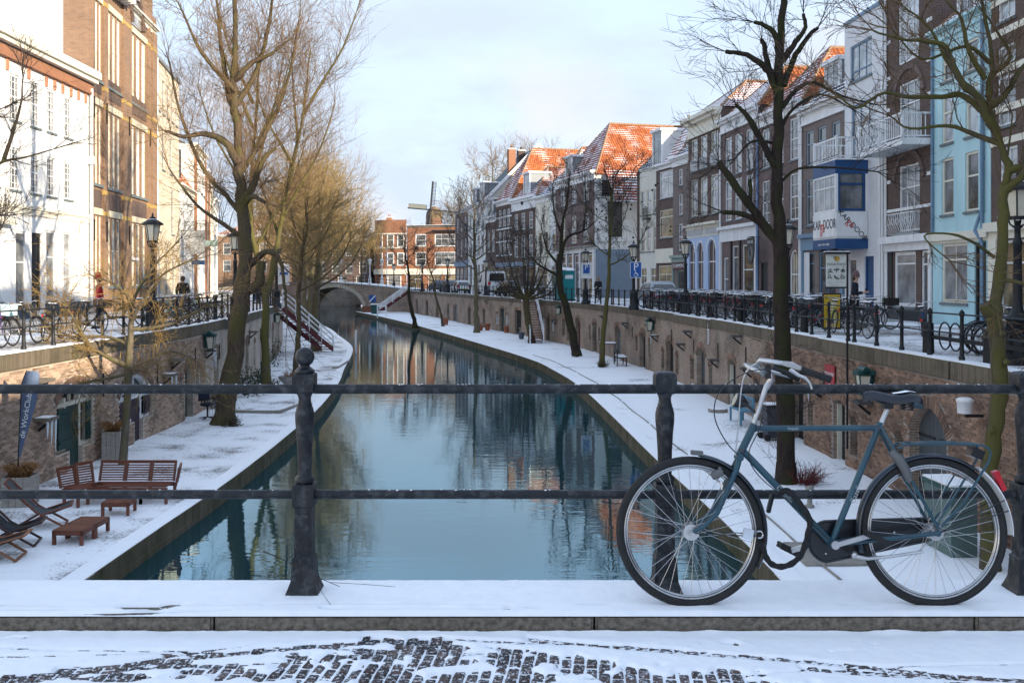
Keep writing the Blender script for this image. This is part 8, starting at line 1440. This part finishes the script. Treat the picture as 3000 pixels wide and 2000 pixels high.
# ---------------------------------------------------------------- the bicycle leaning on the railing
def smooth(C, k):
    S = []
    for a, b, c, e in zip([C[0]]+C[:-2], C[:-1], C[1:], C[2:]+[C[-1]]):
        for i in range(k): t = i/k; S.append(.5*((2*b)+(c-a)*t+(2*a-5*b+4*c-e)*t*t+(3*b-a-3*c+e)*t**3))
    return S+[C[-1]]
LEAN = .088; Y0 = 4.69; X0 = 1.42; Z0 = ZK+.004
def Pt(x, y, dy=0.):
    """image pixel x, y projected through the camera onto the leaning bicycle plane, in the bicycle's axes; dy across the bicycle, away from the road"""
    z = .5
    for _ in range(4): Yd = Y0+LEAN*z; Z = 1.65-(y-641)*Yd/2287; z = Z-Z0  # finds where the pixel's view ray meets the leaning plane
    return Vector(((x-1176)*Yd/2287-X0, dy, z))
bk = thing('dutch_bicycle', 'blue green men\'s city bicycle leaning on the bridge railing, chained at its front wheel', 'bicycle', (X0, Y0, Z0)); bk.rotation_euler = (-math.atan(LEAN), 0, 0)
FRAME = M('bike_petrol_blue', (.020,.075,.105), .28, (.012,.045,.07), 6, spec=.5); FENDER = M('fender_dark_blue', (.012,.025,.045), .3, (.02,.03,.04), 8, spec=.6); RUB = M('rubber', (.012,.012,.013), .75, (.02,.02,.021), 30, bump=.3); ALU = M('aluminium', (.58,.58,.58), .3, (.46,.46,.47), 12, metal=.9); RIM = M('rim_steel', (.50,.50,.50), .25, (.36,.36,.37), 9, metal=.95); CASE = M('chain_case', (.008,.010,.014), .3, spec=.6); LEATH = M('saddle_vinyl', (.012,.016,.026), .35, spec=.5); GREYPL = M('grey_plastic', (.12,.125,.13), .5)
FH, RH = Pt(1585,1219), Pt(2143,1219)
def wheel(name, c, seed):
    q = MB(); q.ring(c, .331, .0205, 72, 10, 0, 'y'); t = q.build('tyre', RUB, None); root_ = q = MB(); q.ring(c, .3105, .007, 72, 6, 0, 'y', 0, 360, .013); q.ring(c, .300, .006, 72, 6, 0, 'y', 0, 360, .010)
    w = q.build(name, RIM, bk); t.parent = w; q = MB(); n = 36
    for i in range(n):
        a = 2*math.pi*i/n; s = 1 if i % 2 else -1; b = a+(1 if (i//2) % 2 else -1)*1.15; h = c+Vector((.026*math.cos(b), s*.03, .026*math.sin(b))); e = c+Vector((.303*math.cos(a), 0, .303*math.sin(a))); q.tube([h, e], .00125, 4, 0, False)
    q.build('spokes', CHROME, w); q = MB(); q.tube([c+Vector((0,-.048,0)), c+Vector((0,.048,0))], .018, 12); q.tube([c+Vector((0,-.034,0)), c+Vector((0,-.028,0))], .038, 16); q.tube([c+Vector((0,.028,0)), c+Vector((0,.034,0))], .038, 16); q.tube([c+Vector((0,-.066,0)), c+Vector((0,.066,0))], .006, 8); q.tube([c+Vector((0,-.062,0)), c+Vector((0,-.054,0))], .013, 6); q.build('hub', ALU, w)
    q = MB(); q.ring(c, .328, .0035, 64, 4, 0, 'y', 0, 360, .0215); q.build('tyre_stripe', M('tyre_wall', (.10,.10,.10), .7), w); return w
wheel('front_wheel', FH, 1); wheel('rear_wheel', RH, 2)
BBp = Pt(1910,1246); ST, HT, HB, SB = Pt(2019,981), Pt(1733,976), Pt(1697,1046), Pt(1704,1034)
q = MB(); q.tube([Pt(1730,982), Pt(2020,981)], .0135, 12); q.tube([Pt(1703,1030), BBp], .0165, 12); q.tube([Pt(2022,968), BBp], .0155, 12); q.tube([HT+Vector((.0,0,.008)), HB], .0185, 12)
for s in (-1, 1): q.tube([Pt(2020,975)+Vector((0,s*.014,0)), Pt(2026,990,s*.028), RH+Vector((.005,s*.055,.02))], .008, 8); q.tube([BBp+Vector((.01,s*.02,0)), BBp+Vector((.09,s*.045,.01)), RH+Vector((0,s*.058,0))], .0105, 8)
q.tube([BBp+Vector((0,-.036,0)), BBp+Vector((0,.036,0))], .022, 12); q.ball(RH+Vector((.0,-.058,0)), .016, 0, 8, 6); fr = q.build('frame', FRAME, bk)
q = MB()
for a, b in ((Pt(1733,982),.0155),(Pt(1704,1034),.0195),(Pt(2019,981),.018)): q.ball(a, b+.002, 0, 10, 8)
q.build('lug', FENDER, fr)
# writing on the tubes
def tube_text(s, a, b, off, size, m):
    d = (b-a).normalized(); up = Vector((0,0,1))-d*d.z; up.normalize(); nrm = Vector((0,-1,0)); o = text('lettering', s, size, m, fr, (0,0,0), (0,0,0), .0004); o.matrix_local = Matrix.Translation((a+b)/2+nrm*off) @ Matrix((d, up, nrm)).transposed().to_4x4()
TXT = M('decal_pale', (.42,.46,.48), .4); tube_text('Gazelle', Pt(1765,1095), Pt(1835,1172), .0175, .034, TXT); tube_text('Gazelle', Pt(1944,1180), Pt(1984,1080), .0165, .034, TXT); tube_text('Impala', Pt(1790,982), Pt(1850,982), .0142, .02, TXT)
q = MB()
for s in (-1, 1): q.tube([HB+Vector((.004,s*.012,.0)), Pt(1689,1072,s*.032), Pt(1664,1126,s*.045), Pt(1642,1174,s*.052), Pt(1612,1203,s*.055), FH+Vector((-.004,s*.055,.0))], [.012,.014,.0135,.012,.010,.009], 10)
q.tube([HB+Vector((0,-.035,-.005)), HB+Vector((0,.035,-.005))], .017, 10); q.build('fork', FRAME, bk)
def fender(name, c, a0, a1, m, rad=.3655, w=.028):
    q = MB(); n = 30; vs = []; k = 7
    for i in range(n+1):
        a = R(a0+(a1-a0)*i/n)
        for j in range(k): u = (j/(k-1)-.5)*2; r_ = rad-.014*u*u; vs.append((c.x+r_*math.cos(a), c.y+u*w, c.z+r_*math.sin(a)))
    q.add(vs, [(i*k+j, i*k+j+1, (i+1)*k+j+1, (i+1)*k+j) for i in range(n) for j in range(k-1)], 0, True); o = q.build(name, m, bk); so_ = o.modifiers.new('thick', 'SOLIDIFY'); so_.thickness = .002; return o
f1 = fender('front_mudguard', FH, 82, -28, FENDER); q = MB(); a = R(86); q.bar(FH+Vector((.3655*math.cos(R(88)),0,.3655*math.sin(R(88))+.004)), FH+Vector((.3655*math.cos(R(80)),0,.3655*math.sin(R(80))+.006)), .055, .02); q.build('mudguard_tip', GREYPL, f1)
f2 = fender('rear_mudguard', RH, 52, 196, FENDER); fender('mudguard_tail', RH, 53, -3, WHITE, .377, .033)
for s in (-1, 1):
    q = MB(); q.tube([RH+Vector((0,s*.055,0)), RH+Vector((.33,s*.034,.15))], .0028, 6); q.tube([RH+Vector((0,s*.055,.0)), RH+Vector((.35,s*.03,.10))], .0028, 6); q.build('stay', CASE, f2); q = MB(); q.tube([FH+Vector((0,s*.055,0)), FH+Vector((.345,s*.03,-.02))], .0028, 6); q.build('stay', CASE, f1)
# carrier
q = MB()
for s in (-1, 1): q.tube([Pt(2056,1027,s*.035), Pt(2070,1018,s*.05), Pt(2090,1016.5,s*.058), Pt(2160,1015,s*.06), Pt(2240,1018,s*.06), Pt(2256,1024,s*.06), Pt(2262,1036,s*.06), Pt(2258,1054,s*.06), Pt(2200,1150,s*.06), RH+Vector((.015,s*.058,.03))], .006, 8); q.tube([Pt(2205,1092,s*.06), RH+Vector((-.005,s*.06,.04))], .004, 6)
for x in (2075, 2130, 2185, 2240): q.tube([Pt(x,1017,-.06), Pt(x,1017,.06)], .004, 6)
q.tube([Pt(2120,1014,0), Pt(2250,1020,0)], .004, 6); cr = q.build('carrier', FRAME, bk); q = MB(); q.box(*[v for p in ((2098,2128),) for v in ()], 0,0,0,0,0,0) if False else None
for a, b in ((Pt(2096,1013), Pt(2125,1016)), (Pt(2200,1013), Pt(2225,1015))): q = MB(); q.bar(a, b, .045, .011); q.build('carrier_clip', GREYPL, cr)
q = MB(); a, b = Pt(2226,1033), Pt(2252,1044); q.bar(a, b, .07, .045); q.build('carrier_pouch', CASE, cr)
# rear light
q = MB(); A = Pt(2284,1080); B = Pt(2304,1124); q.bar(A, B, .038, .024, 0, (1,0,.5)); q.build('rear_light', M('red_lens', (.55,.015,.03), .2, spec=.7), bk)
# chain case and crank
q = MB(); c1, c2 = BBp, RH; pts = []; r1, r2 = .097, .055
for i in range(13): a = R(100+160*i/12); pts.append((c1.x+r1*math.cos(a), c1.z+r1*math.sin(a)))
for i in range(9): a = R(-95+175*i/8); pts.append((c2.x-.03+r2*math.cos(a), c2.z+r2*math.sin(a)))
q.poly(pts, .038, .058); cc = q.build('chain_case', CASE, bk); q = MB(); P_ = pts+[pts[0]]; q.tube([(x, .040, z) for x, z in P_], .007, 6); q.build('chain_case_rim', CASE, cc); q = MB(); [q.ball(v, .007, 0, 8, 6) for v in (Pt(1896,1220,.034), Pt(1902,1273,.034), Pt(2060,1224,.034))]; q.build('chain_case_bolt', CHROME, cc)
q = MB(); q.tube([BBp+Vector((0,-.06,0)), BBp+Vector((0,.07,0))], .012, 10); q.tube([BBp+Vector((0,-.062,0)), BBp+Vector((0,-.048,0))], .02, 14); a, b = BBp+Vector((0,-.055,0)), Pt(1992,1222,-.062); q.bar(a, b, .016, .022); q.bar(BBp+Vector((0,.075,0)), BBp+(BBp-Pt(1992,1222))+Vector((0,.075,0)), .016, .022); ck = q.build('crank', ALU, bk)
for c in (Pt(1994,1224,-.105), BBp*2-Pt(1992,1222)+Vector((0,.12,0))):
    q = MB(); [q.bar(c+Vector((-.045,dy,.02)), c+Vector((.045,dy,-.025)), .018, .028) for dy in (-.032,.032)]; q.bar(c+Vector((-.04,-.04,.02)), c+Vector((-.04,.04,.02)), .012, .02); q.bar(c+Vector((.04,-.04,-.02)), c+Vector((.04,.04,-.02)), .012, .02); q.build('pedal', RUB, ck)
# kickstand folded up
q = MB(); q.tube([Pt(1956,1272,-.03), Pt(1985,1277,-.05), Pt(2030,1272,-.06), Pt(2108,1260,-.065)], [.011,.009,.0075,.007], 8); q.ball(Pt(1958,1270,-.03), .017, 0, 10, 8); q.build('kickstand', ALU, bk)
# seat post and saddle
q = MB(); q.tube([Pt(2018,985), Pt(2038,938)], .0125, 12); q.build('seat_post', ALU, bk)
q = MB(); n = 11; prof = [(1983,900,.012,.010),(1990,897,.020,.014),(2005,895,.026,.018),(2022,898,.032,.022),(2042,903,.045,.026),(2062,903,.066,.030),(2080,899,.086,.032),(2095,901,.092,.032),(2105,908,.080,.028),(2110,915,.055,.018)]; vs = []
for x, y, hw, th in prof:
    p = Pt(x, y)
    for j in range(n): a = math.pi*j/(n-1); vs.append((p.x, -hw*math.cos(a), p.z-.028+(.028*math.sin(a)**.6 if 0 < j < n-1 else -.016)))
k = len(prof); q.add(vs, [(i*n+j, i*n+j+1, (i+1)*n+j+1, (i+1)*n+j) for i in range(k-1) for j in range(n-1)], 0, True); q.add(vs[:n], [tuple(range(n))]); q.add(vs[-n:], [tuple(range(n))[::-1]]); q.add([vs[i*n] for i in range(k)]+[vs[i*n+n-1] for i in range(k)], [(i, i+1, k+i+1, k+i) for i in range(k-1)]); sd = q.build('saddle', LEATH, bk)
q = MB(); p0 = Pt(2038,930)
for s in (-1, 1):
    q.tube([Pt(2000,914,s*.012), Pt(2035,926,s*.022), Pt(2070,924,s*.028), Pt(2100,918,s*.05)], .004, 6); c = Pt(2082,918,s*.048); q.tube([c+Vector((.015*math.cos(t), .015*math.sin(t), -.045+.045*t/25)) for t in np.arange(0, 25, .7)], .0032, 5)
q.box(p0.x-.018,p0.x+.02,-.026,.026,p0.z-.012,p0.z+.018); q.build('saddle_spring', CASE, sd); q = MB(); vs = []
for x, y, hw in ((2048,901,.018),(2064,899,.034),(2082,895.5,.046),(2097,898,.040)):
    p = Pt(x, y)
    for j in range(5): u = j/2-1; vs.append((p.x, u*hw, p.z+.0025-.004*u*u))
q.add(vs, [(i*5+j, i*5+j+1, i*5+j+6, i*5+j+5) for i in range(3) for j in range(4)], 0, True); q.build('saddle_snow', SNOW, sd)
# stem and handlebar
q = MB(); q.tube([Pt(1730,975), Pt(1760,886)], .0125, 12); q.tube([Pt(1760,888), Pt(1772,870), Pt(1766,858), Pt(1757,853)], [.0155,.017,.016,.0155], 10); q.tube([Pt(1758,853,-.028), Pt(1758,853,.028)], .019, 12); q.build('stem', ALU, bk)
q = MB()
for s, pts in ((-1, [(1758,853,0),(1757,853,-.05),(1748,853,-.09),(1733,845,-.12),(1722,834,-.145),(1726,825,-.17),(1745,828,-.19),(1770,832,-.20),(1790,834,-.215),(1812,847,-.23),(1830,853,-.235)]),(1, [(1758,853,0),(1758,852,.05),(1750,850,.09),(1736,842,.13),(1730,836,.17),(1745,838,.21),(1780,846,.24),(1830,858,.26),(1872,869,.265)])):
    C = [Pt(x, y) for x, y, d in pts]; q.tube([Vector((c.x, d, c.z)) for c, (x, y, d) in zip(C, pts)], .011, 10)
hb = q.build('handlebar', ALU, bk)
for d in (-.235, .262): q = MB(); a = [Pt(1806,846), Pt(1820,851), Pt(1840,857), Pt(1872,868)]; q.tube([Vector((c.x, d, c.z)) for c in a], [.020,.0165,.0155,.0175], 12); q.build('grip', RUB, hb)
q = MB(); d = -.225; L_ = [Pt(1782,846), Pt(1800,858), Pt(1815,864), Pt(1826,876), Pt(1830,889)]; q.tube([Vector((c.x, d-.02, c.z)) for c in L_], [.010,.009,.008,.0065,.006], 8); c = Pt(1788,838); q.bar(Vector((c.x-.04,d-.01,c.z+.012)), Vector((c.x+.04,d-.01,c.z-.012)), .022, .02); q.build('brake_lever', ALU, hb)
c = Pt(1752,850); q = MB(); q.box(c.x-.012,c.x+.014,-.10,-.07,c.z-.035,c.z+.03); q.build('bell_bracket', CASE, hb)
def cable(pts, r_, m): q = MB(); C = [Pt(x, y, d) for x, y, d in pts]; S = []; [S.extend([.5*((2*b)+(c-a)*t+(2*a-5*b+4*c-e)*t*t+(3*b-a-3*c+e)*t**3) for t in (0,.25,.5,.75)]) for a, b, c, e in zip([C[0]]+C[:-2], C[:-1], C[1:], C[2:]+[C[-1]])]; S.append(C[-1]); q.tube(S, r_, 6); q.build('cable', m, bk)
cable([(1790,838,-.22),(1765,832,-.20),(1735,829,-.17),(1708,840,-.14),(1694,872,-.11),(1690,930,-.08),(1688,1000,-.05),(1686,1042,-.03)], .0035, ALU); cable([(1775,846,-.2),(1740,846,-.18),(1700,852,-.16),(1655,880,-.13),(1634,915,-.10),(1636,960,-.07),(1662,1010,-.05),(1692,1042,-.03)], .0028, CASE); cable([(1748,952,-.02),(1740,985,-.03),(1716,1040,-.03),(1740,1090,-.028),(1810,1150,-.026),(1900,1236,-.024)], .0028, CASE)
# headlight
q = MB(); a, b = Pt(1690,916), Pt(1712,925); d = (b-a).normalized(); q.tube([a-d*.004, a, a+d*.03, b, b+d*.012], [.034,.036,.032,.018,.012], 14); q.build('headlight', CASE, bk); q = MB(); q.tube([a-d*.007, a-d*.003], .031, 14); q.build('headlight_glass', LAMPGL, bk); q = MB(); q.tube([b, Pt(1735,945), Pt(1742,962)], .007, 8); q.build('headlight_bracket', CASE, bk)
# dynamo, frame lock
q = MB(); a = Pt(1641,1085,-.05); q.tube([a+Vector((-.022,0,-.012)), a+Vector((.0,0,.0)), a+Vector((.028,0,.012))], [.017,.021,.016], 12); q.tube([a+Vector((.01,0,.01)), Pt(1650,1070,-.04)], .008, 8); q.build('dynamo', GREYPL, bk); q = MB(); q.tube([Pt(1650,1102,-.045), Pt(1655,1112,-.05), Pt(1652,1120,-.05)], .006, 6); q.build('brake_arm', CHROME, bk)
q = MB(); q.tube([Pt(2040,1034,-.03), Pt(2056,1050,-.046), Pt(2072,1078,-.05), Pt(2080,1100,-.042)], [.018,.024,.022,.016], 10); q.build('frame_lock', GREYPL, bk)
# chain lock in a black sleeve with pale padlock
q = MB(); L_ = [(1790,1128,-.03),(1802,1122,-.045),(1822,1142,-.05),(1840,1165,-.055),(1853,1190,-.05),(1850,1218,-.045),(1843,1248,-.04),(1832,1272,-.04),(1812,1290,-.04),(1788,1297,-.035),(1768,1291,-.03),(1756,1276,-.03),(1748,1255,-.035),(1738,1240,-.04)]; q.tube(smooth([Pt(*p) for p in L_], 5), [.014+.0015*math.sin(i*1.3) for i in range(5*(len(L_)-1)+1)], 9); lk = q.build('chain_lock', M('lock_sleeve', (.012,.012,.014), .9, (.02,.02,.022), 40, bump=.6), bk); q = MB(); q.tube([Pt(1778,1137,.03), Pt(1768,1165,.01), Pt(1764,1172,-.01)], .012, 8); q.build('chain_tail', CASE, lk)
q = MB(); a = Pt(1712,1220,-.055); q.bar(a+Vector((-.022,0,.004)), a+Vector((.022,0,-.006)), .022, .046); q.build('padlock', M('padlock_pale', (.62,.68,.74), .35), lk); q = MB(); a = Pt(1738,1222,-.055); q.ring(a, .016, .0045, 14, 6, 0, 'y', -120, 130); q.build('shackle', CHROME, lk)
